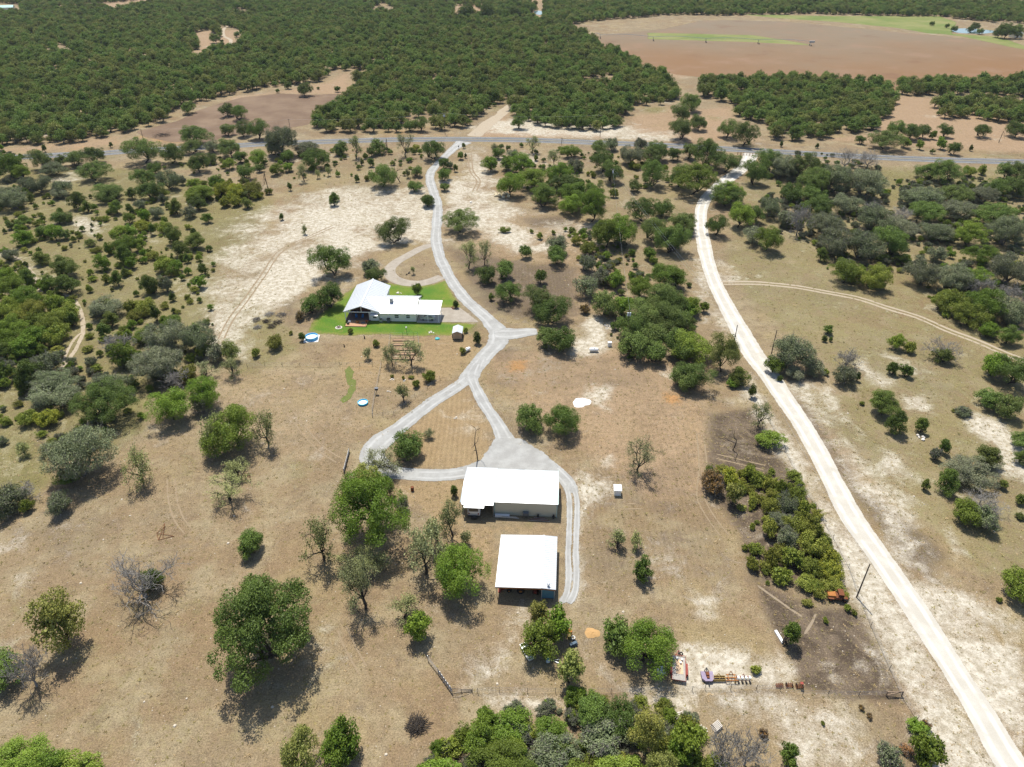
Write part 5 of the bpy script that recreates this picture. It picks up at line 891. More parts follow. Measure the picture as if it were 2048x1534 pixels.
# ------------------------------------------------------------------ trees
LEAF_GAIN = 1.38
def leaf_mat(name, a, b, c, trans=.17):
    """a-b: leaf-to-leaf tone, c: tone some whole trees lean to"""
    k = NT(name); r = k.attr('tone').outputs['Fac']; oi = k.n('ShaderNodeObjectInfo').outputs['Random']
    a, b, c = [tuple(v * LEAF_GAIN for v in q) for q in (a, b, c)]
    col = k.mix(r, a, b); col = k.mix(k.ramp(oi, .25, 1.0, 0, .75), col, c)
    col = k.scale(col, k.ramp(k.math('FRACT', k.math('MULTIPLY', oi, 7.31)), 0, 1, .72, 1.28))
    d = k.n('ShaderNodeBsdfDiffuse', {'Color': col}); t = k.n('ShaderNodeBsdfTranslucent', {'Color': k.mix(.4, col, (.25, .32, .04), 'MIX')})
    g = k.n('ShaderNodeBsdfGlossy', {'Color': (.9, .9, .9, 1), 'Roughness': .55})
    m1 = k.n('ShaderNodeMixShader', {0: trans, 1: d.outputs[0], 2: t.outputs[0]}); m2 = k.n('ShaderNodeMixShader', {0: .015, 1: m1.outputs[0], 2: g.outputs[0]})
    k.t.links.new(m2.outputs[0], k.out.inputs[0]); return k.m
def bark_mat(name, a, b):
    k = NT(name); n = k.noise(5, 4, .65, k.obj()); return k.principled(k.mix(n, a, b), .95, 0, k.bump(n, .6, .05), .1)
BARK = {'dark': bark_mat('dark_bark', (.035, .03, .026), (.085, .072, .06)), 'grey': bark_mat('grey_bark', (.10, .09, .08), (.20, .185, .165)), 'pale': bark_mat('weathered_wood', (.19, .175, .155), (.33, .31, .28))}
#            leaf mat                                                              height/radius, clear stem, bark
KIND = {
 'L': dict(mat=leaf_mat('live_oak_leaves', (.044, .078, .014), (.095, .138, .026), (.095, .118, .032)), hr=.78, clear=0.1, bark='dark', fill=1.35, leaf=0.205),
 'G': dict(mat=leaf_mat('bright_oak_leaves', (.062, .115, .011), (.122, .18, .019), (.12, .15, .02)), hr=.85, clear=0.08, bark='dark', fill=1.45, leaf=0.205),
 'J': dict(mat=leaf_mat('juniper_foliage', (.042, .072, .012), (.088, .122, .02), (.088, .10, .02)), hr=1.0, clear=0.0, bark='dark', fill=1.55, leaf=0.195),
 'Y': dict(mat=leaf_mat('grey_green_leaves', (.075, .098, .045), (.14, .16, .078), (.15, .152, .092)), hr=.72, clear=0.06, bark='grey', fill=1.2, leaf=0.21),
 'S': dict(mat=leaf_mat('pale_mesquite_leaves', (.15, .165, .055), (.24, .25, .10), (.19, .20, .10)), hr=.85, clear=0.38, bark='dark', fill=0.8, leaf=0.22),
 'W': dict(mat=leaf_mat('yellow_green_leaves', (.092, .128, .017), (.175, .195, .032), (.175, .165, .032)), hr=.62, clear=0.0, bark='dark', fill=1.3, leaf=0.21),
 'Z': dict(mat=leaf_mat('flowering_yellow', (.10, .14, .02), (.27, .25, .022), (.17, .18, .026)), hr=.6, clear=0.0, bark='dark', fill=1.5, leaf=0.25),
 'R': dict(mat=leaf_mat('rusty_leaves', (.19, .12, .04), (.30, .20, .07), (.26, .13, .06)), hr=.6, clear=0.0, bark='grey', fill=1.0, leaf=0.28),
 'E': dict(mat=leaf_mat('elm_leaves', (.105, .145, .035), (.18, .20, .055), (.20, .18, .04)), hr=1.0, clear=0.1, bark='dark', fill=1.15, leaf=0.21),
 'D': dict(mat=None, hr=1.0, clear=.10, bark='pale', fill=0, leaf=.2),
 'K': dict(mat=None, hr=.95, clear=.3, bark='dark', fill=0, leaf=.2),
}
KIND['C'] = dict(KIND['L'], hr=.82, clear=.04, fill=1.75)     # broad-skirted, tapering live oak
def unit(v): return v / (np.linalg.norm(v, axis=-1, keepdims=True) + 1e-9)
def tubes(segs, sides=5):
    """segs list of (p0,p1,r0,r1)"""
    if not segs: return np.zeros((0, 3)), np.zeros((0, 4), int)
    p0 = np.array([s[0] for s in segs], float); p1 = np.array([s[1] for s in segs], float); r0 = np.array([s[2] for s in segs]); r1 = np.array([s[3] for s in segs])
    d = unit(p1 - p0); a = np.cross(d, [0.13, .21, 1.0]); a = unit(a); b = np.cross(d, a)
    t = np.arange(sides) * 2 * math.pi / sides; ring = np.cos(t)[None, :, None] * a[:, None, :] + np.sin(t)[None, :, None] * b[:, None, :]
    V = np.concatenate([p0[:, None] + ring * r0[:, None, None], p1[:, None] + ring * r1[:, None, None]], 1).reshape(-1, 3)
    n = len(segs); o = (np.arange(n) * 2 * sides)[:, None]; kk = np.arange(sides); F = np.stack([o + kk, o + (kk + 1) % sides, o + sides + (kk + 1) % sides, o + sides + kk], -1).reshape(-1, 4)
    return V, F
def grow(r, p, d, ln, rad, depth, segs, tips, spread=.65, up=.15, kids=(2, 3), shrink=.72):
    p = np.array(p, float); d = unit(np.array(d, float)); n = 3 if depth > 1 else 2
    for i in range(n):
        d2 = unit(d + r.normal(0, .22, 3) + np.array([0, 0, up * .3])); q = p + d2 * ln / n; r1 = rad * (1 - .32 * (i + 1) / n)
        segs.append((p, q, rad * (1 - .32 * i / n), r1)); p, d = q, d2
        if depth > 0 and i < n - 1 and r.random() < .45:
            dd = unit(d + r.normal(0, spread, 3) + np.array([0, 0, up])); grow(r, p, dd, ln * shrink * .75, rad * .45, depth - 1, segs, tips, spread, up, kids, shrink)
    if depth == 0: tips.append(p); return
    for _ in range(r.integers(kids[0], kids[1] + 1)):
        dd = unit(d + r.normal(0, spread, 3) + np.array([0, 0, up])); grow(r, p, dd, ln * shrink * r.uniform(.8, 1.15), rad * .6, depth - 1, segs, tips, spread, up, kids, shrink)
def limb(r, a, b, r0, r1, segs, n=3):
    a, b = np.array(a, float), np.array(b, float); p = a; L = np.linalg.norm(b - a)
    for i in range(n):
        t = (i + 1) / n; q = a + (b - a) * t + (r.normal(0, .06 * L, 3) if i < n - 1 else 0) + np.array([0, 0, .12 * L * math.sin(math.pi * t)])
        segs.append((p, q, r0 + (r1 - r0) * i / n, r0 + (r1 - r0) * t)); p = q
def leaves(r, C, N, size):
    """small leaf-spray quads at C facing N"""
    n = len(C); t = unit(np.cross(N, unit(r.normal(0, 1, (n, 3))))); b = np.cross(N, t); s = size * r.uniform(.6, 1.35, (n, 1)); w = s * r.uniform(.45, .8, (n, 1))
    V = np.stack([C - t * s * .5, C + b * w * .5 + t * s * .08, C + t * s * .5 + N * s * .12, C - b * w * .5 + t * s * .05], 1).reshape(-1, 3)
    return V, np.arange(4 * n).reshape(-1, 4)
def make_crown(kind, R, seed, lod=1.0):
    """unit tree of crown radius R: returns (leaf verts, faces, tones), (wood verts, faces); foot at the origin"""
    r = np.random.default_rng(seed); K = KIND[kind]; b = R * K['hr']; base = b * K['clear']; cz = base + b; segs = []; tips = []
    ls = K['leaf'] * (1.05 if R > 1.5 else .8) / math.sqrt(lod)
    if kind in 'DK':
        H = cz + b; tr = R * .042 + .05
        if kind == 'D':
            limb(r, (0, 0, -.1), (r.normal(0, .1), r.normal(0, .1), base + .12 * b), tr * 1.3, tr, segs, 2); top = segs[-1][1]
            for i in range(9):
                a = i * .7 + r.uniform(-.3, .3); grow(r, top, (math.cos(a), math.sin(a), r.uniform(.5, 1.5)), R * .42, tr * .5, 5 if R > 2.5 else 4, segs, tips, .55, .12, (2, 2), .74)
        else:
            grow(r, (0, 0, -.1), (r.normal(0, .25), r.normal(0, .25), 1), H * .5, tr * 1.1, 2, segs, tips, .7, .1, (1, 2), .7)
        p = np.array([s[1] for s in segs]); ex = max(np.quantile(np.hypot(p[:, 0], p[:, 1]), .93), .1); ez = max(p[:, 2].max(), .1); sc = np.array([R / ex, R / ex, H / ez])
        segs = [(s[0] * sc, s[1] * sc, s[2], s[3]) for s in [(np.array(s[0]), np.array(s[1]), max(s[2], .026), max(s[3], .022)) for s in segs]]
        return None, tubes(segs, 4)
    if kind == 'S':
        tr = R * .045 + .05; limb(r, (0, 0, -.1), (r.normal(0, .2), r.normal(0, .2), base * .9), tr * 1.3, tr, segs, 3); top = segs[-1][1]
        for i in range(5):
            a = i * 1.26 + r.uniform(-.4, .4); grow(r, top, (math.cos(a), math.sin(a), r.uniform(.5, 1.3)), R * .42, tr * .62, 3, segs, tips, .6, .16, (2, 3), .72)
        p = np.array(tips); ex = np.quantile(np.hypot(p[:, 0], p[:, 1]), .93); ez = p[:, 2].max(); sc = np.array([R * .93 / ex, R * .93 / ex, (cz + b * .9) / ez])
        segs = [(np.array(s[0]) * sc, np.array(s[1]) * sc, max(s[2], .022), max(s[3], .018)) for s in segs]; p = p * sc
        keep = p[r.random(len(p)) < .72]; n_l = int(max(8, 13 * K['fill'] * 2 * R / 3 * lod)); rc = .30 * max(R, 1.2) ** .6
        C = (keep[:, None, :] + r.normal(0, 1, (len(keep), n_l, 3)) * rc * np.array([.6, .6, .45])).reshape(-1, 3); N = unit(r.normal(0, 1, C.shape) + [0, 0, .5])
        V, F = leaves(r, C, N, ls); return (V, F, np.repeat(r.random(len(C)), 4)), tubes(segs, 4)
    bumps = unit(r.normal(0, 1, (7, 3))); amp = r.uniform(-.4, .38, 7) * (.3 if kind == 'C' else 1)
    def rad(d): return 1 + (np.clip(d @ bumps.T, 0, 1) ** 3 * amp).sum(1)
    low = kind in 'JWRZC'; rc0 = float(np.clip(R * .27, .28, 1.25)) * (.85 if low else 1); nc = int(np.clip(16 + 2.6 * (R / rc0) ** 2, 18, 190))
    d = unit(r.normal(0, 1, (nc * 3, 3))); d = d[d[:, 2] > (-.8 if not low else -.85)][:nc]; nc = len(d)
    q = rad(d) * r.uniform(.4, .98, nc) ** .65
    Cc = d * q[:, None] * np.array([R - rc0 * .55, R - rc0 * .55, b - rc0 * .45]); Cc[:, 2] = np.where(Cc[:, 2] < 0, Cc[:, 2] * .85, Cc[:, 2])
    if kind in 'JC':
        h = (Cc[:, 2] / b + 1) / 2; Cc[:, :2] *= np.clip(1.12 - (.75 if kind == 'J' else .62) * h ** 1.5, .12, 1.1)[:, None]
    Cc[:, 2] += cz
    rcs = rc0 * r.uniform(.5, 1.4, nc); nl = np.maximum(6, (K['fill'] * lod * 30 * (rcs / .9) ** 2 * (.36 / K['leaf']) ** 2 * (2.2 if R < 1.6 else 1.25)).astype(int))
    idx = np.repeat(np.arange(nc), nl); n = len(idx); u = unit(r.normal(0, 1, (n, 3)) + unit(Cc - [0, 0, cz * .8])[idx] * .55 + [0, 0, .25])
    C = Cc[idx] + u * (rcs[idx] * r.uniform(.55, 1.12, n))[:, None] * [1, 1, .8]; C[:, 2] = np.maximum(C[:, 2], .06)
    N = unit(u * .7 + r.normal(0, .75, (n, 3)) + [0, 0, .25]); V, F = leaves(r, C, N, ls)
    tone = np.clip(r.random(nc)[idx] * .45 + r.random(n) * .6, 0, 1)
    nk = int(nc * (14 if R > 4 else 9 if R > 1.5 else 5) * min(K['fill'], 1.4)); ki = r.integers(0, nc, nk); C2 = np.array([0, 0, cz]) + (Cc[ki] - [0, 0, cz]) * r.uniform(.35, .92, (nk, 1)) + r.normal(0, .3, (nk, 3)) * rcs[ki][:, None]; C2[:, 2] = np.maximum(C2[:, 2], .1)
    V2, F2 = leaves(r, C2, unit(r.normal(0, 1, (nk, 3)) + [0, -.3, .5]), ls * 2.3); V = np.concatenate([V, V2]); F = np.concatenate([F, F2 + 4 * n]); tone = np.concatenate([tone, r.random(nk) * .4])  # inner fill leaves use only the darker tones, colouring in a shaded crown core
    tr = (R * .036 + .04); fork = np.array([r.normal(0, .12 * R), r.normal(0, .12 * R), max(base * .8, .25 * b)])
    stems = 1 if kind in 'GE' else (3 if low else r.integers(1, 4))
    order = r.permutation(nc)[: min(nc, 16 if R > 2 else 9)]
    forks = []
    for s in range(stems):
        f2 = fork + (r.normal(0, .18 * R, 3) * [1, 1, .1] if stems > 1 else 0); limb(r, (0, 0, -.1), f2, tr * (1.3 if stems == 1 else .9), tr * .7, segs, 3); forks.append(f2)
    for j, i in enumerate(order): limb(r, forks[j % stems], Cc[i], tr * .5, .03, segs, 3)
    if kind in 'YR':
        for i in r.permutation(nc)[: int(nc * .75)]:
            if i not in order: segs.append((forks[i % stems], Cc[i], .035, .02))
            for _ in range(5):
                dd = unit(unit(Cc[i] - [0, 0, cz * .6]) + r.normal(0, .55, 3)); e = Cc[i] + dd * rcs[i] * r.uniform(1.0, 1.5); m_ = Cc[i] + dd * rcs[i] * .6 + r.normal(0, .08, 3); segs.append((Cc[i], m_, .03, .026))
                segs.append((m_, e, .028, .014)); e2 = e + unit(dd + r.normal(0, .7, 3)) * .35 * rcs[i]; segs.append((e, e2, .018, .012)); e3 = m_ + unit(dd + r.normal(0, .8, 3)) * .6 * rcs[i]; segs.append((m_, e3, .02, .012))
    return (V, F, np.repeat(tone, 4)), tubes(segs, 5 if R > 1.5 else 4)
PROTO = {}
CLASSES = (.9, 1.7, 3.0, 5.0, 7.0)
def proto(kind, R, var):
    c = min(range(len(CLASSES)), key=lambda i: abs(math.log(CLASSES[i] / R))); key = (kind, c, var)
    if key not in PROTO:
        Rc = CLASSES[c]; lf, wd = make_crown(kind, Rc, hash((ord(kind), c, var)) % 100000)
        lm = np_mesh('crown', lf[0], lf[1], KIND[kind]['mat'], attrs={'tone': ('FLOAT', lf[2].astype(np.float32))}) if lf else None
        PROTO[key] = (lm, np_mesh('trunk', wd[0], wd[1], BARK[KIND[kind]['bark']], smooth=True), Rc)
    return PROTO[key]
NAME = {'C': 'live_oak_tree', 'L': 'live_oak_tree', 'G': 'oak_tree', 'J': 'juniper_tree', 'Y': 'grey_oak_tree', 'S': 'mesquite_tree', 'W': 'shrub', 'Z': 'flowering_shrub', 'R': 'rusty_shrub', 'E': 'elm_tree', 'D': 'dead_tree', 'K': 'bare_mesquite_tree'}
CAT = {'W': 'shrub', 'Z': 'shrub', 'R': 'shrub'}
TREES = []     # records for labels
def T3(t, rows): return [(ORG[t][0] + x / TS, ORG[t][1] + y / TS, w) for x, y, w in rows]
def plant(kind, loc, R, b, ry=None, name=None):
    K = KIND[kind]; v = int(rng.integers(0, 4 if kind in 'LY' and R < 4 else (2 if R > 5.9 or kind in 'ZRKD' else 3))); lm, wm, Rc = proto(kind, R, v); R = R * (1.07 if kind in 'LGY' else (.92 if kind in 'WZ' else 1.0))
    e = empty(name or NAME[kind], loc); s = R / Rc; e.scale = (s, s * (ry or 1), b / (Rc * K['hr'])); rz = rng.uniform(0, 6.28)
    for nm, me in (('trunk', wm), ('crown', lm)):
        if me is None: continue
        if nm == 'trunk' and kind in 'DK': nm = 'trunk'
        o = bpy.data.objects.new(nm, me); link(o); o.parent = e; o.rotation_euler.z = rz
    return e
def tree_box(kind, x0, y0, x1, y1, label=None, group=None):
    """place a tree so that its foliage fills the surveyed outline (x0,y0)-(x1,y1): ground spot, radius and height follow from the sight lines"""
    cx, cy = (x0 + x1) / 2, (y0 + y1) / 2; K = KIND[kind]; b = 1.0
    for _ in range(5):
        c = b * (1 + K['clear']); g = P(cx, cy, c); dist = g.y * CP + (CAM_H - c) * SP; sc = FPX / dist; R = (x1 - x0) / 2 / sc
        e = PITCH + math.atan((cy - 767) / FPX); h = (y1 - y0) / 2 / sc
        b2 = math.sqrt(max(h * h - (R * math.sin(e)) ** 2, 0)) / math.cos(e); b = min(max(b2, .62 * K['hr'] * R), (1.15 if R > 2.2 and kind in 'LGYJWZC' else 1.6) * K['hr'] * R)
        ry = min(max(math.sqrt(max(h * h - (b * math.cos(e)) ** 2, 0)) / (math.sin(e) * R + 1e-6), .75), 1.35)
    o = plant(kind, (g.x, g.y, 0), max(R, .25), max(b, .2), ry)
    TREES.append(dict(o=o, kind=kind, x=cx, y=cy, foot=proj(g.x, g.y, 0), R=R, h=b * (2 + K['clear']), label=label, group=group)); return o
def boxes(t, rows):
    ox, oy = ORG[t]
    for row in rows:
        kd, x0, y0, x1, y1 = row[:5]; tree_box(kd, ox + x0 / TS, oy + y0 / TS, ox + x1 / TS, oy + y1 / TS, *row[5:])
# surveyed outlines of every tree and shrub that can be told apart, tile by tile
boxes('03', [('E', 180, 115, 460, 500, 'yellowish green elm standing alone left of the grey leafless tree'), ('D', 560, -110, 1050, 240, 'grey leafless tree with spreading branches around a small dark juniper'),
 ('J', 810, -10, 980, 150, 'dark green juniper growing inside the grey leafless tree'), ('C', 1215, -20, 1850, 680, 'biggest live oak, broad dark crown alone in the lower left pasture'),
 ('L', -140, 490, 140, 740, 'live oak cut by the left edge beside a grey leafless tree'), ('D', 50, 470, 250, 720, 'grey leafless tree near the left edge touching a live oak'),
 ('G', -80, 1000, 250, 1300, 'bright green oak in the lower left corner'), ('G', 190, 1050, 400, 1250, 'bright green oak, middle one of the lower left corner clump'), ('G', 340, 1070, 620, 1300, 'bright green oak, rightmost of the lower left corner clump'),
 ('E', 1640, 860, 1860, 1300, 'pale green elm at the bottom edge, left of its darker twin'), ('G', 1850, 800, 2060, 1300, 'green elm at the bottom edge, right of its paler twin')])
boxes('13', [('G', 540, -130, 830, 220, 'dense round green oak left of the open white-roofed shed'), ('S', 260, 160, 480, 330, 'thin pale mesquite with a twisted branch below the oak grove'), ('G', 370, 250, 525, 420, 'small dark green oak under a pale mesquite'),
 ('S', -20, -100, 260, 240, 'pale thin mesquite below the big green oak'), ('G', 1055, 280, 1290, 530, 'green oak beside the small boat'), ('G', 1220, 230, 1365, 440, 'green oak behind the barrels'), ('E', 1100, 195, 1230, 340, 'pale green oak touching the shadow of the open shed'),
 ('E', 1270, 450, 1425, 730, 'tall narrow olive green tree by the wire fence'), ('L', 1545, 300, 1700, 510, 'dark green oak left half of the clump beside the trailer'), ('G', 1620, 310, 1950, 615, 'yellowish green oak right half of the clump beside the trailer'),
 ('G', 720, 880, 920, 1120), ('G', 870, 820, 1110, 1020), ('G', 760, 1000, 1110, 1250), ('G', 1140, 860, 1330, 1020), ('L', 1380, 735, 1560, 960), ('L', 1540, 740, 1720, 980), ('Y', 1380, 860, 1690, 1130), ('E', 1690, 830, 1900, 1080), ('G', 1500, 1090, 1760, 1290), ('G', 480, 1110, 770, 1320),
 ('Y', 1090, 980, 1390, 1200), ('G', 1950, 880, 2120, 1120), ('G', 1250, 1100, 1480, 1300), ('G', 1000, 1150, 1250, 1350), ('E', 1780, 1050, 2000, 1280), ('G', -60, 880, 110, 1170)])
boxes('23', [('J', 620, 300, 752, 468, 'round green juniper on dark burnt ground by the white plank'), ('W', 440, 565, 515, 632, 'small green shrub beside the row of farm implements'), ('W', 0, 830, 160, 1060), ('G', -20, 950, 110, 1200), ('D', 200, 950, 400, 1180, 'grey leafless bush, left of a pair at the bottom edge'), ('D', 330, 960, 540, 1190, 'grey leafless bush, right of a pair at the bottom edge'),
 ('J', 615, 1000, 745, 1200, 'slender green juniper at the bottom edge'), ('W', 160, 1080, 330, 1230), ('G', 1370, 880, 1490, 990), ('G', 1400, 950, 1570, 1165), ('Y', 1200, 1020, 1325, 1200), ('R', 1310, 1030, 1420, 1110), ('R', 1440, 900, 1500, 960), ('G', 1925, 0, 2120, 210, 'bright green oak at the right edge near the white road'),
 ('W', 870, 250, 905, 370), ('W', 995, 215, 1040, 265), ('W', 1040, 250, 1075, 290), ('W', 740, 180, 820, 235), ('W', 860, 890, 885, 940), ('R', 1085, 800, 1115, 850), ('R', 1130, 850, 1160, 895), ('W', 1880, 170, 1925, 210), ('R', 500, 950, 550, 1000)])
boxes('02', [('J', 95, -60, 190, 85), ('Y', 160, 0, 440, 180), ('L', 440, 0, 760, 260), ('Y', 245, 230, 640, 610, 'wide grey green oak with a leafy green skirt at the pasture edge'), ('G', 330, 500, 470, 620, 'bright green shrub at the foot of the wide grey green oak'), ('G', 870, 40, 1110, 250, 'round bright green oak by the pasture corner'), ('G', 1090, -20, 1290, 170), ('Y', 1130, 60, 1230, 210), ('W', 100, 150, 220, 290), ('Z', 210, 160, 350, 280),
 ('S', 720, 380, 880, 600, 'small bent mesquite with pale leaves alone in the left pasture'), ('G', 1230, 110, 1500, 440, 'dark green oak wrapped in a pale mesquite'), ('S', 1165, 180, 1330, 400, 'pale mesquite crown on the left of a dark oak'), ('S', 1470, 150, 1620, 380, 'pale thin mesquite right of a dark green oak'), ('S', 1180, 530, 1470, 720, 'pale spreading mesquite throwing a branchy shadow by a wooden frame'), ('S', 1300, 445, 1455, 570, 'small pale mesquite under the dark oak beside a wooden frame'),
 ('Y', 265, 630, 415, 800, 'small round grey green bush alone in the left pasture'), ('Y', -60, 590, 120, 830), ('D', 20, 590, 200, 740), ('W', 110, 680, 195, 790), ('C', 1380, 850, 1540, 1050, 'slim dark oak just above the biggest live oak'), ('S', 95, 365, 180, 445), ('S', 1770, 790, 1970, 1060, 'gaunt mesquite left of the big green oak grove')])
boxes('12', [('G', -60, 530, 390, 1000, 'biggest bright green oak left of the workshop'), ('S', 70, 385, 340, 570, 'thin pale mesquite at the left bend of the gravel loop'), ('E', 70, 480, 230, 640, 'pale green tree behind the biggest bright green oak'), ('L', 318, 265, 485, 465, 'olive green live oak inside the gravel triangle'), ('S', 475, 275, 548, 335),
 ('K', 740, 265, 862, 470, 'twisted nearly bare black mesquite at the gravel apron'), ('L', 1030, 130, 1185, 305, 'live oak with mistletoe, left of a pair near the white gravel heap'), ('L', 1185, 125, 1390, 320, 'live oak with mistletoe, right of a pair near the white gravel heap'), ('S', 1645, 335, 1862, 540, 'pale mesquite with a branchy shadow behind the pump house'),
 ('S', 1570, 865, 1690, 985, 'small thin mesquite, left of a pair in the right pasture'), ('S', 1695, 860, 1775, 985, 'small thin mesquite, right of a pair in the right pasture'), ('S', 560, 690, 745, 900, 'pale leafy mesquite touching the camper carport'), ('S', 500, 780, 640, 960), ('S', 370, 830, 610, 1130, 'sparse mesquite with dark branches between two green oaks'), ('J', 640, 600, 695, 690, 'tiny dark juniper left of the workshop'), ('L', 1712, 1035, 1812, 1190, 'small slim oak alone in the right pasture'),
 ('S', -40, 960, 280, 1190), ('S', 700, 880, 760, 960), ('S', 255, 590, 330, 680), ('Y', 320, 650, 400, 820)])
boxes('22', [('G', 310, -10, 380, 45), ('J', 432, 20, 492, 105, 'small juniper at the left verge of the white road'), ('S', 445, 125, 575, 265, 'pale rounded mesquite at the left verge of the white road'), ('G', 478, 285, 642, 395, 'bright green oak bush beside the bare black mesquite'), ('K', 310, 260, 410, 405, 'small bare black mesquite left of the white road'),
 ('R', 155, 510, 300, 680), ('Z', 260, 500, 400, 640), ('E', 302, 580, 412, 735, 'yellow green upright bush at the front of the thicket'), ('W', 390, 505, 485, 600), ('W', 512, 560, 600, 660), ('W', 580, 575, 685, 680), ('Y', 715, 590, 752, 675), ('W', 500, 670, 640, 800), ('W', 430, 650, 495, 775), ('Y', 600, 670, 740, 800), ('W', 700, 680, 810, 800), ('Y', 540, 760, 690, 880), ('W', 640, 770, 800, 920), ('W', 760, 790, 890, 950), ('W', 500, 800, 620, 930), ('Y', 600, 850, 740, 980), ('W', 720, 880, 900, 1040), ('Z', 820, 930, 960, 1080), ('W', 520, 960, 640, 1110), ('W', 620, 970, 760, 1120), ('W', 730, 1010, 880, 1170), ('Z', 850, 1040, 1000, 1190), ('W', 425, 1030, 505, 1120), ('W', 560, 1080, 700, 1200), ('W', 700, 1120, 860, 1250), ('W', 850, 1130, 1010, 1260), ('W', 440, 830, 480, 880), ('W', 400, 950, 440, 1010), ('W', 360, 720, 430, 770),
 ('J', 1130, 45, 1340, 225), ('J', 1232, 165, 1378, 315), ('J', 1412, 212, 1498, 312), ('L', 1768, 50, 1928, 172), ('L', 1888, 82, 2038, 225), ('Y', 1645, 150, 1748, 215), ('J', 1552, 330, 1622, 435), ('Y', 1500, 390, 1560, 480), ('J', 1738, 365, 1932, 525), ('Y', 1600, 450, 1880, 640), ('J', 1538, 500, 1680, 665), ('G', 1635, 660, 1780, 870), ('Y', 1740, 700, 1900, 910), ('D', 1690, 620, 1930, 800), ('J', 1448, 565, 1502, 655), ('L', 1965, 305, 2120, 395), ('J', 1970, 405, 2110, 495), ('J', 1888, 575, 1962, 645), ('J', 1995, 660, 2060, 730), ('J', 2000, 775, 2060, 825), ('W', 1080, 120, 1120, 150), ('W', 1625, 165, 1660, 190)])
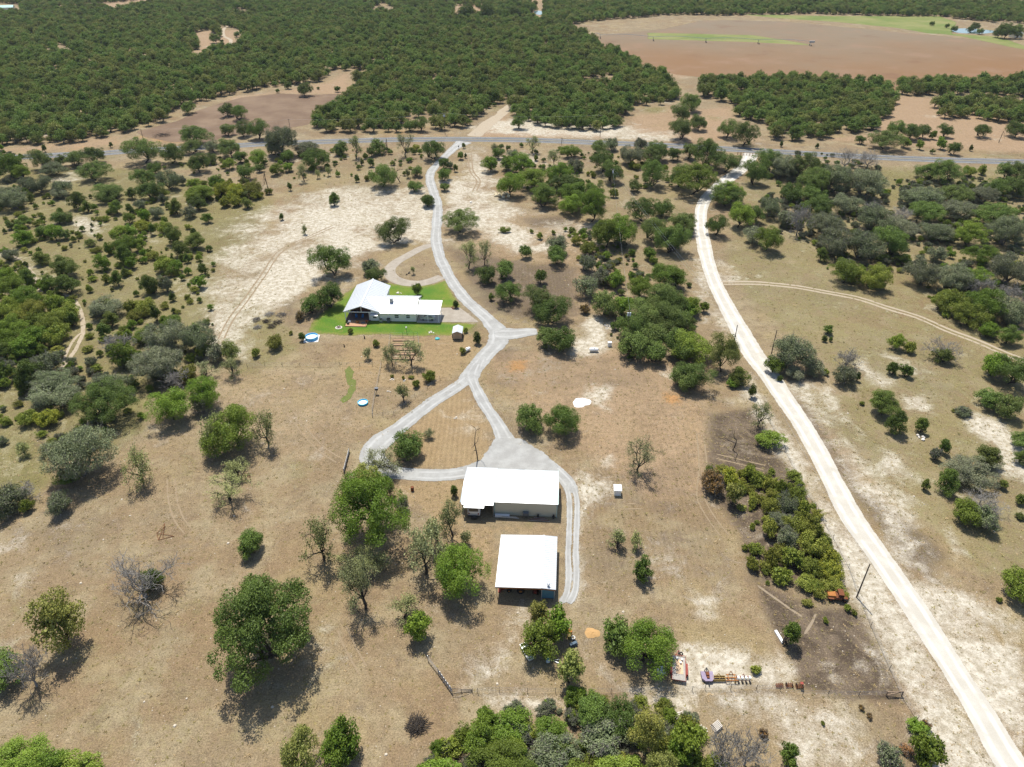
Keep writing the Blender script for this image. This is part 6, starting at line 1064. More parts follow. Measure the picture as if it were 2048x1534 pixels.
boxes('01', [('Y', -30, -10, 150, 115), ('J', 400, 8, 502, 112), ('J', 468, 60, 545, 132), ('Y', 290, -10, 385, 52), ('L', 562, -20, 705, 70), ('J', 72, 138, 186, 222), ('J', 28, 180, 92, 232), ('L', 298, 120, 372, 205), ('L', 350, 120, 425, 190), ('L', 212, 205, 290, 280), ('G', 265, 198, 362, 290), ('L', 345, 235, 408, 290), ('G', 70, 232, 186, 325), ('Y', 10, 335, 92, 425), ('J', 178, 352, 288, 440), ('J', 625, 50, 722, 142), ('J', 728, 72, 782, 135), ('G', 712, 115, 782, 205), ('G', 808, 105, 872, 182), ('Y', 775, 55, 862, 112), ('Y', 875, 100, 955, 165),
 ('J', 982, 45, 1068, 145), ('Y', 1068, 75, 1150, 175), ('J', 1095, 30, 1222, 118), ('Y', 925, 25, 978, 80), ('G', 1110, -20, 1260, 40), ('Z', 1275, 15, 1360, 118), ('Z', 1340, 20, 1425, 105), ('J', 1402, 35, 1482, 108), ('Z', 1460, 0, 1530, 60), ('L', 1350, -15, 1450, 50), ('G', 1178, 130, 1248, 190), ('Z', 775, 170, 885, 240), ('J', 858, 188, 912, 265), ('W', 915, 168, 1005, 265), ('J', 942, 195, 1072, 315), ('J', 992, 285, 1112, 392), ('J', 1058, 238, 1206, 348), ('J', 1192, 318, 1248, 362),
 ('G', 648, 200, 740, 300), ('G', 720, 190, 800, 290), ('G', 660, 260, 790, 370), ('J', 662, 310, 782, 442), ('G', 775, 260, 852, 365), ('G', 612, 305, 662, 375), ('G', 548, 372, 645, 465), ('J', 488, 280, 562, 332), ('W', 556, 255, 602, 292), ('G', 820, 340, 860, 395), ('W', 855, 352, 935, 408), ('W', 898, 378, 1012, 492), ('G', 988, 398, 1068, 492), ('J', 1148, 420, 1226, 495), ('G', 1118, 500, 1198, 575, 'small round bright green oak with its shadow on the pale slope'), ('J', 806, 478, 942, 612, 'dark round juniper, largest on the pale slope'), ('Y', 925, 505, 1005, 595), ('J', 638, 468, 722, 565), ('W', 588, 492, 645, 545), ('W', 700, 465, 780, 505), ('G', 735, 390, 805, 460),
 ('J', 268, 378, 472, 520), ('G', 242, 488, 328, 585), ('J', 308, 480, 478, 615), ('J', 98, 448, 212, 565), ('G', -20, 448, 95, 560), ('W', 500, 555, 545, 600), ('Y', 405, 310, 425, 335),
 ('G', -20, 500, 130, 630), ('G', 75, 560, 235, 690), ('W', -30, 610, 130, 760), ('W', 100, 630, 280, 780), ('G', 245, 595, 385, 725), ('W', 315, 640, 455, 790), ('W', 195, 700, 370, 860), ('G', -30, 740, 160, 900), ('G', 115, 790, 270, 930), ('W', 255, 770, 405, 925), ('J', 380, 700, 460, 800), ('G', 140, 700, 260, 800), ('W', 20, 680, 140, 780),
 ('Y', 515, 628, 705, 750), ('J', 588, 705, 702, 805), ('J', 552, 765, 645, 870), ('W', 722, 648, 805, 725), ('W', 780, 620, 905, 740), ('W', 738, 690, 840, 775), ('J', 868, 658, 945, 770), ('G', 955, 728, 1062, 800), ('W', 800, 755, 840, 785), ('W', 1552, 838, 1662, 942, 'rounded bright green shrub below the brush piles'), ('W', 1466, 918, 1525, 985), ('D', 610, 820, 770, 950), ('G', 645, 880, 800, 1030), ('G', 770, 810, 900, 900), ('Y', 865, 775, 1080, 960), ('Y', 780, 890, 1080, 1130), ('Y', 1050, 780, 1250, 960), ('W', 1145, 895, 1220, 985), ('Y', 1215, 895, 1305, 1010), ('E', 1285, 868, 1405, 1005), ('S', 1275, 985, 1410, 1095), ('D', 960, 1030, 1110, 1160), ('S', 1125, 1000, 1265, 1100),
 ('J', 75, 960, 245, 1190), ('Y', 195, 925, 345, 1100), ('Y', 175, 1040, 470, 1200), ('Y', 495, 1075, 745, 1215), ('J', -20, 985, 65, 1150), ('W', 285, 905, 372, 965), ('W', 470, 902, 555, 955), ('W', 1030, 1000, 1160, 1150), ('J', -40, 880, 90, 1000), ('G', 60, 860, 210, 980),
 ('L', 1840, 308, 2048, 495, 'dense live oak beside bare white ground left of the loop drive'), ('J', 1918, 12, 1988, 90), ('J', 1635, 128, 1662, 182), ('S', 1762, 200, 1802, 252), ('L', 1765, 598, 1880, 740, 'wind bent small oak left of the lawn'), ('L', 1855, 550, 2005, 690, 'wind bent small oak at the corner of the lawn'), ('R', 1725, 685, 1782, 790), ('J', 1738, 825, 1792, 885), ('W', 1690, 820, 1715, 850)])
boxes('11', [('L', 472, 28, 552, 98), ('L', 600, 108, 802, 248, 'spreading live oak just right of the driveway curve'), ('L', 218, 162, 398, 308, 'dense round live oak above the loop drive'), ('S', 688, 298, 812, 440, 'thin leaning oak, left of a pair right of the driveway'), ('S', 798, 288, 892, 425, 'thin leaning oak, right of a pair right of the driveway'), ('L', 802, 445, 918, 545), ('L', 908, 405, 1022, 525), ('L', 902, 525, 1058, 652), ('L', 1142, 460, 1212, 550), ('J', 862, 598, 908, 648, 'tiny juniper beside the live oaks right of the driveway'), ('L', 1052, 318, 1122, 395), ('Y', 1212, 258, 1338, 370), ('L', 1210, 330, 1322, 435), ('W', 1108, 224, 1132, 254), ('W', 1148, 238, 1192, 295),
 ('L', 1082, 552, 1242, 725, 'large live oak, upper one of a pair behind the gravel spur'), ('L', 1138, 625, 1342, 785, 'large live oak, lower one of a pair behind the gravel spur'), ('L', 1142, 788, 1262, 935, 'low sprawling live oak, left half, at the end of the gravel spur'), ('L', 1230, 795, 1392, 945, 'low sprawling live oak, right half, at the end of the gravel spur'), ('R', 1402, 668, 1466, 725, 'small reddish oak above the white pad'),
 ('J', 1112, -30, 1272, 102), ('G', 1300, 10, 1420, 150), ('G', 1380, 0, 1575, 185), ('G', 1478, 165, 1650, 335), ('G', 1560, 138, 1738, 325), ('W', 1342, 262, 1422, 322), ('W', 1398, 288, 1502, 375), ('Y', 1388, 358, 1502, 495), ('Y', 1382, 488, 1522, 630), ('Y', 1478, 428, 1590, 580), ('G', 1560, 440, 1672, 600), ('L', 1472, 578, 1622, 745), ('G', 1588, 585, 1720, 765), ('L', 1615, 690, 1800, 880), ('G', 1680, 500, 1830, 640), ('L', 1790, 530, 1960, 700), ('G', 1802, 428, 2004, 575), ('L', 1700, 640, 1880, 830), ('L', 1850, 650, 2040, 840), ('L', 1880, 560, 2048, 740), ('L', 1635, 810, 1800, 1015), ('L', 1785, 870, 1915, 1025), ('L', 1760, 780, 1920, 930), ('L', 1895, 800, 2060, 1000), ('L', 1945, 995, 2085, 1180, 'round live oak at the lower tip of the big oak grove'), ('G', 1778, 328, 1852, 405), ('G', 1812, 385, 1862, 432), ('G', 1995, 580, 2110, 760),
 ('L', 1682, 38, 1862, 182), ('L', 1828, 48, 1942, 152), ('L', 1752, 148, 1915, 292), ('L', 1838, 198, 2022, 365), ('L', 1948, 138, 2085, 252), ('Y', 120, 385, 225, 500), ('L', 148, 455, 258, 540), ('G', 422, 538, 478, 612, 'young round tree on the lawn behind the house'), ('S', 412, 432, 442, 492, 'tiny sapling inside the loop drive'),
 ('S', 238, 890, 355, 1015, 'pale mesquite on the left side of the vegetable garden'), ('S', 330, 868, 485, 1015, 'wide pale mesquite over the vegetable garden'), ('W', 478, 1045, 568, 1125, 'yellow green fruit tree nearest the gravel driveway'), ('W', 418, 1100, 468, 1165, 'small fruit tree with yellow green leaves in the orchard'), ('S', 325, 1135, 415, 1235, 'thin upright fruit tree in the orchard'), ('J', 775, 820, 825, 905, 'slim dark tree beside the propane tank near the shed'), ('W', 695, 912, 738, 965), ('W', 720, 798, 752, 842), ('J', 655, 640, 702, 692), ('W', 188, 865, 232, 925, 'sapling left of the vegetable garden'), ('S', 138, 910, 182, 1000, 'thin sapling by the orchard fence'), ('W', 42, 795, 78, 850, 'sapling at the edge of the lawn below the deck'), ('W', 295, 1078, 318, 1100), ('W', 360, 1085, 382, 1110), ('W', 395, 1085, 440, 1105), ('W', 1235, 230, 1262, 262), ('W', 925, 215, 1005, 248)])
boxes('21', [('L', -5, 138, 128, 240), ('L', -60, 215, 62, 360), ('L', 188, 148, 318, 262), ('L', 218, -30, 405, 95), ('G', 312, 65, 460, 225), ('L', 410, 60, 530, 215), ('Y', 498, 35, 625, 160), ('Y', 598, 70, 715, 260), ('D', 680, 80, 800, 260), ('Y', 405, 180, 520, 335), ('G', 480, 205, 625, 355), ('L', 638, -30, 742, 72), ('L', 740, -30, 900, 65), ('L', 755, 28, 945, 150), ('Y', 925, 25, 1085, 140), ('Y', 860, 205, 1030, 415), ('Y', 1000, 215, 1192, 420, 'widest grey green oak in the thicket right of the white road'), ('L', 1188, 208, 1372, 402), ('J', 828, 328, 905, 418), ('Y', 785, 125, 1005, 275), ('Y', 1075, 75, 1255, 240), ('Y', 1195, 145, 1420, 275), ('Y', 1315, -20, 1560, 105), ('L', 1380, 65, 1600, 185), ('Y', 1555, 55, 1785, 175), ('Y', 1415, 175, 1645, 300), ('G', 1640, 180, 1835, 325), ('L', 1755, 65, 2000, 210), ('Y', 1850, 145, 2060, 325), ('D', 1100, 60, 1230, 170), ('D', 1250, 90, 1400, 200),
 ('G', 915, 405, 1105, 550), ('W', 1080, 425, 1290, 590), ('J', 1285, 378, 1402, 438), ('J', 1175, 368, 1272, 425), ('Y', 1375, 400, 1570, 560), ('Y', 1520, 420, 1745, 610), ('W', 1515, 555, 1700, 745), ('W', 1640, 640, 1830, 810), ('G', 1735, 560, 1920, 770), ('Y', 1880, 600, 2060, 790), ('G', 1785, 765, 1895, 860), ('J', 1875, 795, 2055, 905), ('G', 1645, 445, 1850, 600), ('Y', 1845, 375, 2060, 560), ('G', 1700, 315, 1905, 430), ('D', 1900, 540, 2060, 700), ('Y', 1485, 325, 1600, 420), ('D', 1740, 500, 1880, 640), ('Y', 1940, 715, 2005, 810),
 ('J', 868, 782, 942, 845), ('J', 862, 848, 898, 888), ('J', 908, 858, 932, 888), ('G', 1262, 835, 1365, 935), ('W', 1338, 880, 1432, 960), ('J', 1242, 1000, 1325, 1085), ('J', 1318, 1008, 1412, 1098), ('D', 1475, 850, 1665, 1000, 'grey leafless bush behind a small juniper right of the white road'), ('J', 1515, 920, 1662, 1022), ('G', 1800, 945, 1960, 1095), ('L', 1895, 955, 2080, 1160),
 ('Y', 552, 850, 795, 1060, 'large grey green oak right of the white road by a leaning pole'), ('Y', 765, 975, 875, 1100), ('D', 950, 920, 1085, 1045), ('Y', 945, 1025, 1075, 1140), ('J', 1052, 1058, 1098, 1120), ('G', -20, 455, 55, 580), ('G', 45, 595, 145, 775), ('L', -20, 690, 115, 850), ('G', -40, 825, 195, 1005), ('L', -10, 998, 202, 1170, 'round live oak at the bottom of the grove left of the white road'), ('E', 198, 835, 392, 1065, 'olive green tree against the white road'), ('J', 308, 1025, 442, 1145), ('G', 148, 648, 205, 715), ('L', -90, 555, 65, 760), ('G', 530, 960, 640, 1080), ('J', 600, 1080, 645, 1120), ('W', 870, 1040, 910, 1090), ('Y', 640, 1020, 760, 1110)])
boxes('10', [('S', 40, 795, 132, 905), ('L', 178, 798, 264, 915), ('K', 252, 810, 302, 885), ('S', 318, 775, 435, 895), ('W', 418, 828, 472, 895), ('L', 472, 815, 612, 925, 'rounded live oak at the driveway mouth by the asphalt road'), ('L', 158, 855, 202, 915), ('J', 115, 918, 142, 975), ('L', 158, 918, 198, 978), ('L', 165, 945, 318, 1095), ('L', 418, 945, 482, 1060), ('L', 390, 1060, 482, 1120), ('K', 310, 935, 385, 1055), ('S', 378, 980, 412, 1035), ('L', 478, 1142, 552, 1200), ('J', 80, 1020, 112, 1065), ('W', 140, 1020, 175, 1060), ('L', -30, 805, 50, 930),
 ('L', 572, 905, 642, 1005), ('L', 572, 972, 648, 1070), ('L', 582, 1068, 638, 1115), ('J', 655, 955, 692, 1005), ('G', 685, 875, 722, 938), ('J', 708, 832, 738, 868), ('Y', 625, 930, 660, 1000), ('J', 725, 895, 745, 925), ('G', 832, 902, 922, 1010), ('L', 892, 865, 958, 925), ('S', 878, 838, 925, 895), ('Y', 978, 860, 1050, 945), ('S', 1082, 798, 1172, 880), ('J', 968, 848, 988, 882), ('W', 1128, 900, 1162, 945), ('G', 932, 900, 1015, 1005), ('G', 980, 895, 1135, 1015), ('G', 915, 1008, 1075, 1145), ('G', 1025, 985, 1225, 1110), ('G', 1205, 945, 1372, 1085), ('J', 1115, 1058, 1272, 1175), ('L', 1235, 1015, 1425, 1130), ('G', 1295, 1055, 1540, 1210),
 ('S', 1215, 875, 1295, 955), ('G', 1288, 848, 1418, 918), ('Y', 1328, 918, 1418, 1005), ('L', 1468, 815, 1562, 905), ('Y', 1548, 798, 1635, 885), ('L', 1475, 875, 1605, 1005), ('L', 1528, 945, 1655, 1065), ('Y', 1638, 855, 1762, 965), ('L', 1738, 855, 1905, 955), ('Y', 1715, 805, 1805, 875), ('L', 1808, 820, 1925, 945), ('L', 1915, 850, 1995, 950), ('L', 1748, 932, 1920, 1085), ('L', 1688, 1042, 1758, 1130), ('L', 1920, 968, 2060, 1090), ('W', 1708, 950, 1765, 998), ('W', 1575, 1105, 1635, 1155), ('W', 1465, 998, 1502, 1042), ('W', 1438, 998, 1464, 1032), ('S', 1500, 1050, 1545, 1095), ('K', 1280, 805, 1310, 850)])
boxes('20', [('L', 42, 820, 135, 945), ('L', 98, 808, 288, 970), ('L', 212, 885, 402, 1005), ('G', -5, 955, 248, 1135), ('G', 222, 1060, 405, 1190), ('L', 398, 945, 552, 1075, 'live oak with a clear trunk at the top bend of the white road'), ('L', 465, 870, 640, 1005), ('Y', 558, 880, 720, 1050), ('L', 690, 880, 865, 1060), ('L', 635, 1062, 742, 1155), ('L', 738, 955, 905, 1135), ('Y', 860, 950, 1050, 1130), ('Y', 1020, 955, 1235, 1160), ('D', 928, 855, 1095, 985), ('D', 1078, 875, 1215, 980), ('L', 1415, 955, 1560, 1045), ('L', 1490, 930, 1692, 1070), ('W', 1685, 965, 1775, 1035), ('W', 1782, 968, 1835, 1025), ('L', 1812, 1035, 1960, 1145), ('L', 1930, 1030, 2100, 1150), ('L', 1895, 935, 1995, 1065), ('L', 1975, 945, 2100, 1065), ('Y', 1315, 1088, 1560, 1190), ('L', 1555, 1078, 1730, 1190), ('Y', 1700, 1080, 1885, 1190), ('Y', 640, 960, 740, 1040),
 ('L', 1058, 792, 1122, 840), ('L', 1142, 758, 1335, 870), ('L', 1255, 700, 1350, 800), ('L', 1330, 710, 1432, 812), ('G', 1318, 780, 1385, 875), ('L', 1418, 728, 1502, 805), ('L', 1548, 728, 1635, 800), ('G', 1498, 758, 1535, 815), ('L', 1605, 832, 1685, 902), ('L', 1758, 722, 1852, 798), ('K', 1895, 760, 1935, 830), ('L', 1965, 705, 2065, 800), ('G', 1425, 795, 1465, 895), ('G', 1545, 788, 1595, 885), ('J', 1728, 845, 1752, 885), ('J', 1495, 870, 1530, 900), ('L', 262, 700, 370, 800), ('L', 340, 710, 490, 845), ('L', 102, 668, 198, 758), ('L', -10, 598, 102, 725), ('L', -20, 690, 108, 815), ('L', 48, 538, 162, 645), ('J', 828, 838, 852, 868), ('J', 618, 822, 642, 860)])
boxes('00', [('L', 730, 798, 935, 948), ('L', 928, 828, 1062, 950), ('L', 1028, 738, 1242, 835), ('L', 1288, 725, 1372, 790), ('L', 1375, 700, 1465, 805), ('L', 1445, 702, 1565, 808), ('Y', 1535, 732, 1745, 905), ('L', 1288, 788, 1402, 925), ('Y', 1198, 818, 1295, 890), ('L', 1058, 818, 1175, 895), ('L', 1368, 868, 1442, 965), ('G', 1305, 905, 1372, 1005), ('L', 1198, 878, 1265, 975), ('L', 1095, 895, 1215, 1005), ('G', 1458, 868, 1555, 980), ('L', 1558, 808, 1645, 915), ('L', 1765, 868, 1925, 985), ('Y', 1715, 818, 1885, 905), ('S', 1738, 945, 1805, 1055), ('L', 1648, 878, 1722, 945), ('G', 1655, 935, 1712, 1010), ('G', 1575, 940, 1642, 1035), ('L', 1955, 808, 2020, 940), ('L', 1488, 958, 1545, 1005), ('L', 1385, 960, 1475, 1050), ('K', 1528, 1005, 1585, 1090), ('S', 1838, 985, 1872, 1045), ('S', 1900, 975, 1935, 1025), ('J', 1678, 1062, 1712, 1115), ('S', 1405, 1030, 1440, 1075), ('W', 1640, 990, 1665, 1010),
 ('L', 455, 945, 635, 1055), ('L', 498, 848, 602, 955), ('L', 365, 878, 505, 968), ('L', 318, 880, 385, 1005), ('L', 178, 872, 305, 985), ('Y', 238, 945, 375, 1025), ('G', -20, 865, 125, 1065), ('G', 68, 962, 175, 1048), ('Y', 112, 1015, 200, 1135), ('Y', 180, 1030, 288, 1130), ('Y', 298, 1052, 402, 1145), ('Y', -20, 1085, 155, 1190), ('L', 558, 1072, 705, 1155), ('J', 418, 1118, 492, 1180), ('L', 788, 965, 900, 1100), ('L', 868, 938, 945, 1020), ('Y', 925, 1000, 1052, 1105), ('L', 795, 1060, 935, 1165), ('Y', 1038, 1028, 1088, 1080), ('G', 1088, 1038, 1175, 1105), ('G', 1215, 1015, 1315, 1105), ('G', 1098, 1080, 1250, 1180), ('Z', 1225, 1060, 1345, 1160), ('Z', 1320, 1070, 1450, 1170), ('W', 1420, 1055, 1535, 1150), ('J', 728, 1095, 805, 1165), ('W', 868, 1100, 1005, 1160), ('J', 1915, 1130, 1992, 1180), ('J', 242, 842, 272, 890), ('J', 632, 828, 662, 864), ('W', 1545, 1102, 1595, 1140), ('L', 1290, 588, 1365, 695), ('L', 1348, 610, 1440, 695), ('L', 1058, 582, 1135, 672)])

# ------------------------------------------------------------------ the wood beyond the asphalt road
def px_in(poly, X, Y):
    return seg_sd(np.stack([X, Y], 1), np.asarray(poly, float)) > 0
WOOD = [[(-900, 330), (-300, 300), (0, 294), (60, 290), (150, 286), (255, 268), (330, 242), (352, 226), (370, 212), (430, 198), (500, 182), (570, 172), (655, 162), (668, 140), (680, 142), (700, 148), (690, 190), (672, 215), (640, 235), (618, 250), (640, 262), (680, 266), (770, 266), (860, 263), (930, 262), (948, 240), (968, 232), (972, 218), (1020, 200), (1050, 196), (1060, 200), (1024, 214), (1022, 236), (1070, 252), (1110, 256), (1190, 263), (1244, 260), (1246, 232), (1280, 212), (1350, 208), (1356, 182), (1322, 152), (1285, 150), (1278, 130), (1240, 112), (1195, 98), (1190, 82), (1150, 62), (1136, 50), (1200, 42), (1340, 30), (1430, 32), (1600, 28), (1760, 32), (1880, 34), (1990, 46), (2048, 70), (2060, 40), (2400, 60), (2700, 60), (2900, -40), (2400, -60), (1024, -75), (-900, -75)],
        T('20', (150, 480), (420, 470), (700, 462), (960, 490), (1240, 500), (1285, 590), (1240, 700), (1150, 775), (980, 800), (800, 825), (550, 825), (520, 730), (370, 705), (370, 620), (150, 570)),
        T('20', (1300, 485), (1500, 495), (2048, 480), (2700, 440), (2700, 560), (2048, 575), (1800, 560), (1300, 562)), T('20', (1520, 625), (1620, 600), (2048, 630), (2700, 640), (2700, 760), (2048, 740), (1780, 700), (1520, 690))]
CLEAR = [T('00', (740, 795), (850, 765), (1040, 702), (1130, 652), (1300, 600), (1420, 562), (1640, 535), (1850, 540), (1960, 470), (2048, 400), (2110, 440), (2048, 570), (1960, 610), (1850, 690), (1800, 760), (1300, 850), (740, 870)),
 T('00', (1110, 195), (1230, 180), (1290, 230), (1290, 150), (1420, 185), (1425, 275), (1250, 300), (1120, 365), (1100, 330), (1190, 265)), T('00', (330, 45), (800, 5), (830, -30), (1080, -30), (760, 55), (690, 65), (560, 50), (470, 55), (300, 75)),
 T('00', (410, 132), (540, 95), (545, 118), (420, 138)), T('00', (1340, 60), (1450, 52), (1445, 92), (1380, 92)), T('00', (325, 262), (400, 285), (435, 328), (380, 325)), T('00', (800, 338), (900, 318), (990, 316), (850, 345)), T('00', (575, 362), (612, 362), (608, 402), (578, 402)),
 T('10', (145, 85), (240, 15), (285, 30), (335, 85), (210, 90)), T('10', (660, 30), (790, 40), (900, 95), (660, 98)), T('10', (920, -20), (1190, -20), (1195, 135), (1090, 105), (1130, 60), (1150, 40), (1050, 10)), T('10', (1320, 465), (1390, 478), (1610, 440), (1600, 485), (1480, 528), (1390, 495)), T('10', (155, 365), (315, 365), (315, 398), (155, 398)), T('10', (390, 690), (545, 690), (545, 780), (390, 780)), T('20', (1770, -10), (2100, -10), (2100, 20), (1850, 28)),
 T('00', (-100, 20), (120, 25), (130, 80), (-100, 85)), T('20', (1880, 120), (2100, 150), (2100, 240), (1900, 215))]
def wood_points():
    sp = 5.9; xs = np.arange(-900, 1300, sp); ys = np.arange(330, 2100, sp); X, Y = np.meshgrid(xs, ys); r = np.random.default_rng(3)
    X = (X + (np.arange(len(ys)) % 2)[:, None] * sp / 2 + r.uniform(-.45, .45, X.shape) * sp).ravel(); Y = (Y + r.uniform(-.45, .45, Y.shape) * sp).ravel()
    px, py = proj(X, Y, 0); m = (px > -700) & (px < 2750) & (py > -70); X, Y, px, py = X[m], Y[m], px[m], py[m]
    ok = np.zeros(len(X), bool)
    for p in WOOD: ok |= px_in(p, px, py)
    for p in CLEAR: ok &= ~px_in(p, px, py)
    gap = np.sin(X * .031 + 1.3 * np.sin(Y * .021)) * np.sin(Y * .027 + X * .011); ok &= r.random(len(X)) > np.where(gap > .85, .3, .03)
    return X[ok], Y[ok], px[ok], py[ok]
KIND['F'] = dict(mat=leaf_mat('post_oak_leaves', (.06, .104, .02), (.122, .172, .036), (.15, .142, .042)), hr=.85, clear=.12, bark='grey', fill=1.0, leaf=.38)
FX, FY, fpx, fpy = wood_points()
FPROT = []
for v in range(8):
    lf, wd = make_crown('F', 4.0, 900 + v)
    FPROT.append((np_mesh('crown', lf[0], lf[1], KIND['F']['mat'], attrs={'tone': ('FLOAT', lf[2].astype(np.float32))}), np_mesh('trunk', wd[0], wd[1], BARK['grey'])))
fr = np.random.default_rng(8); fsc = fr.uniform(.62, 1.15, len(FX)) * np.where(fr.random(len(FX)) < .15, .65, 1); fzs = fsc * fr.uniform(.85, 1.2, len(FX)); fro = fr.uniform(0, 6.28, len(FX)); fid = fr.integers(0, 8, len(FX))
vis = (fpx > 5) & (fpx < 2043) & (fpy > 0); order_ = np.argsort(np.where(vis, FY, 1e9)); near = order_[:290]; nearset = np.zeros(len(FX), bool); nearset[near] = True
FOREST = []
for i in near:
    e = empty('post_oak_tree', (FX[i], FY[i], 0), fro[i]); e.scale = (fsc[i], fsc[i], fzs[i])
    for nm, me in (('trunk', FPROT[fid[i]][1]), ('crown', FPROT[fid[i]][0])): o = bpy.data.objects.new(nm, me); link(o); o.parent = e
    FOREST.append((e, fpx[i], fpy[i]))
def gn_scatter(name, pts, scl, rot, idx, meshes, kind='stuff'):
    """one object whose geometry nodes set a mesh on each point"""
    c = bpy.data.collections.new(name + '_kinds')
    for j, ms in enumerate(meshes):
        bm = bmesh.new(); mats = []
        for me in ms:
            n0 = len(bm.faces); bm.from_mesh(me); bm.faces.ensure_lookup_table(); mi = len(mats); mats.append(me.materials[0])
            for f in bm.faces[n0:]: f.material_index = mi
        m = bpy.data.meshes.new('%s_%02d' % (name, j)); bm.to_mesh(m); bm.free()
        for q in mats: m.materials.append(q)
        c.objects.link(bpy.data.objects.new('%s_%02d' % (name, j), m))
    me = bpy.data.meshes.new(name); me.vertices.add(len(pts)); me.vertices.foreach_set('co', np.ascontiguousarray(pts, np.float32).ravel())
    for an, ty, d in (('isc', 'FLOAT_VECTOR', scl), ('irot', 'FLOAT_VECTOR', rot)):
        a = me.attributes.new(an, ty, 'POINT'); a.data.foreach_set('vector', np.ascontiguousarray(d, np.float32).ravel())
    a = me.attributes.new('iid', 'INT', 'POINT'); a.data.foreach_set('value', np.ascontiguousarray(idx, np.int32))
    o = link(bpy.data.objects.new(name, me)); g = bpy.data.node_groups.new(name, 'GeometryNodeTree'); g.interface.new_socket('Geometry', in_out='INPUT', socket_type='NodeSocketGeometry'); g.interface.new_socket('Geometry', in_out='OUTPUT', socket_type='NodeSocketGeometry')
    N = g.nodes; gi = N.new('NodeGroupInput'); go = N.new('NodeGroupOutput'); ip = N.new('GeometryNodeInstanceOnPoints'); ci = N.new('GeometryNodeCollectionInfo'); ci.inputs[0].default_value = c; ci.inputs['Separate Children'].default_value = True; ci.inputs['Reset Children'].default_value = True
    def na(nm, ty): q = N.new('GeometryNodeInputNamedAttribute'); q.data_type = ty; q.inputs[0].default_value = nm; return q.outputs[0]
    mp = N.new('GeometryNodeMeshToPoints'); g.links.new(gi.outputs[0], mp.inputs[0]); g.links.new(mp.outputs[0], ip.inputs['Points']); g.links.new(ci.outputs[0], ip.inputs['Instance']); ip.inputs['Pick Instance'].default_value = True
    g.links.new(na('iid', 'INT'), ip.inputs['Instance Index']); g.links.new(na('irot', 'FLOAT_VECTOR'), ip.inputs['Rotation']); g.links.new(na('isc', 'FLOAT_VECTOR'), ip.inputs['Scale']); g.links.new(ip.outputs[0], go.inputs[0])
    md = o.modifiers.new('scatter', 'NODES'); md.node_group = g; tag(o, kind=kind); return o
rest = ~nearset; n_r = rest.sum()
wood = gn_scatter('oak_wood', np.stack([FX[rest], FY[rest], np.zeros(n_r)], 1), np.stack([fsc[rest], fsc[rest], fzs[rest]], 1), np.stack([np.zeros(n_r), np.zeros(n_r), fro[rest]], 1), fid[rest], [(a, b) for a, b in FPROT])
tag(wood, 'dense green post oak wood reaching to the top of the view', 'wood')
# far loose trees in the clearings
for (x, y, w_) in T3('00', [(830, 12, 26), (560, 25, 40), (420, 38, 30), (480, 38, 30), (1260, 220, 62), (1385, 200, 34), (1200, 300, 36), (1250, 300, 34), (1150, 270, 40), (1130, 345, 40), (1180, 355, 50), (1300, 240, 22), (1625, 530, 26), (1685, 500, 44), (1780, 520, 90), (1862, 515, 18), (1975, 520, 38), (1180, 335, 40)]) + T3('10', [(245, 55, 44), (430, 30, 60), (580, 55, 60), (620, 75, 80), (735, 60, 90), (860, 60, 110), (960, 85, 70), (920, 80, 60), (1075, 75, 70), (1020, 70, 80), (1130, 45, 60), (1350, 520, 90), (410, 730, 80), (470, 725, 90), (865, 615, 36), (905, 610, 26), (1045, 710, 90)]) + T3('20', [(1510, 135, 30), (1600, 150, 26), (1640, 165, 40), (1770, 150, 50), (1740, 170, 40), (1790, 180, 40), (1950, 175, 100), (2010, 180, 90), (1905, 190, 60)]):
    tree_box('L', x - w_ / 2 / TS, y - w_ * .42 / TS, x + w_ / 2 / TS, y + w_ * .42 / TS)
def brush(px, R, h, label, seed, mat_='grey', n=70):
    r = np.random.default_rng(seed); segs = []
    for _ in range(n):
        a = r.uniform(0, 6.28); d_ = R * math.sqrt(r.random()) * .75; z_ = h * max(0, 1 - (d_ / R) ** 1.5) * r.uniform(.1, 1); c = np.array([d_ * math.cos(a), d_ * math.sin(a), z_ + .04]); b = r.uniform(0, 6.28); L = r.uniform(.4, 1.1) * R * .55; dd = np.array([math.cos(b), math.sin(b), r.normal(0, .25)]) * L
        p = c - dd; p[2] = max(p[2], .03); q_ = c + r.normal(0, .08, 3); e_ = c + dd; e_[2] = max(e_[2], .03); w_ = r.uniform(.02, .06); segs += [(p, q_, w_, w_ * .8), (q_, e_, w_ * .8, w_ * .4)]
    e = empty('brush_pile', P(*px)); tag(e, label, 'brush pile'); V, F = tubes(segs, 4); o = link(bpy.data.objects.new('branches', np_mesh('branches', V, F, BARK[mat_]))); o.parent = e; o['kind'] = 'stuff'
brush((835, 1452), 1.9, 1.0, 'round brown brush pile at the bottom left of the wire fence', 1, 'dark', 130)
for i, (x, y, R_, lb) in enumerate(((1575, 730, 1.7, 'grey brush pile, topmost of the cluster on pale ground'), (1645, 735, 1.8, 'grey brush pile, rightmost of the cluster on pale ground'), (1500, 762, 1.5, 'grey brush pile, leftmost of the cluster on pale ground'), (1560, 772, 1.4, 'brown brush pile in the middle of the cluster on pale ground'), (1628, 776, 1.8, 'dark brush pile, lower right of the cluster on pale ground'), (1590, 800, 1.6, 'dark brush pile, lowest of the cluster on pale ground'), (1508, 806, 1.4, 'pale brush pile, lower left of the cluster on pale ground'))):
    brush(T('01', (x, y))[0], R_, .8, lb, 10 + i, 'pale' if i in (0, 6) else ('dark' if i in (3, 4, 5) else 'grey'), 60)
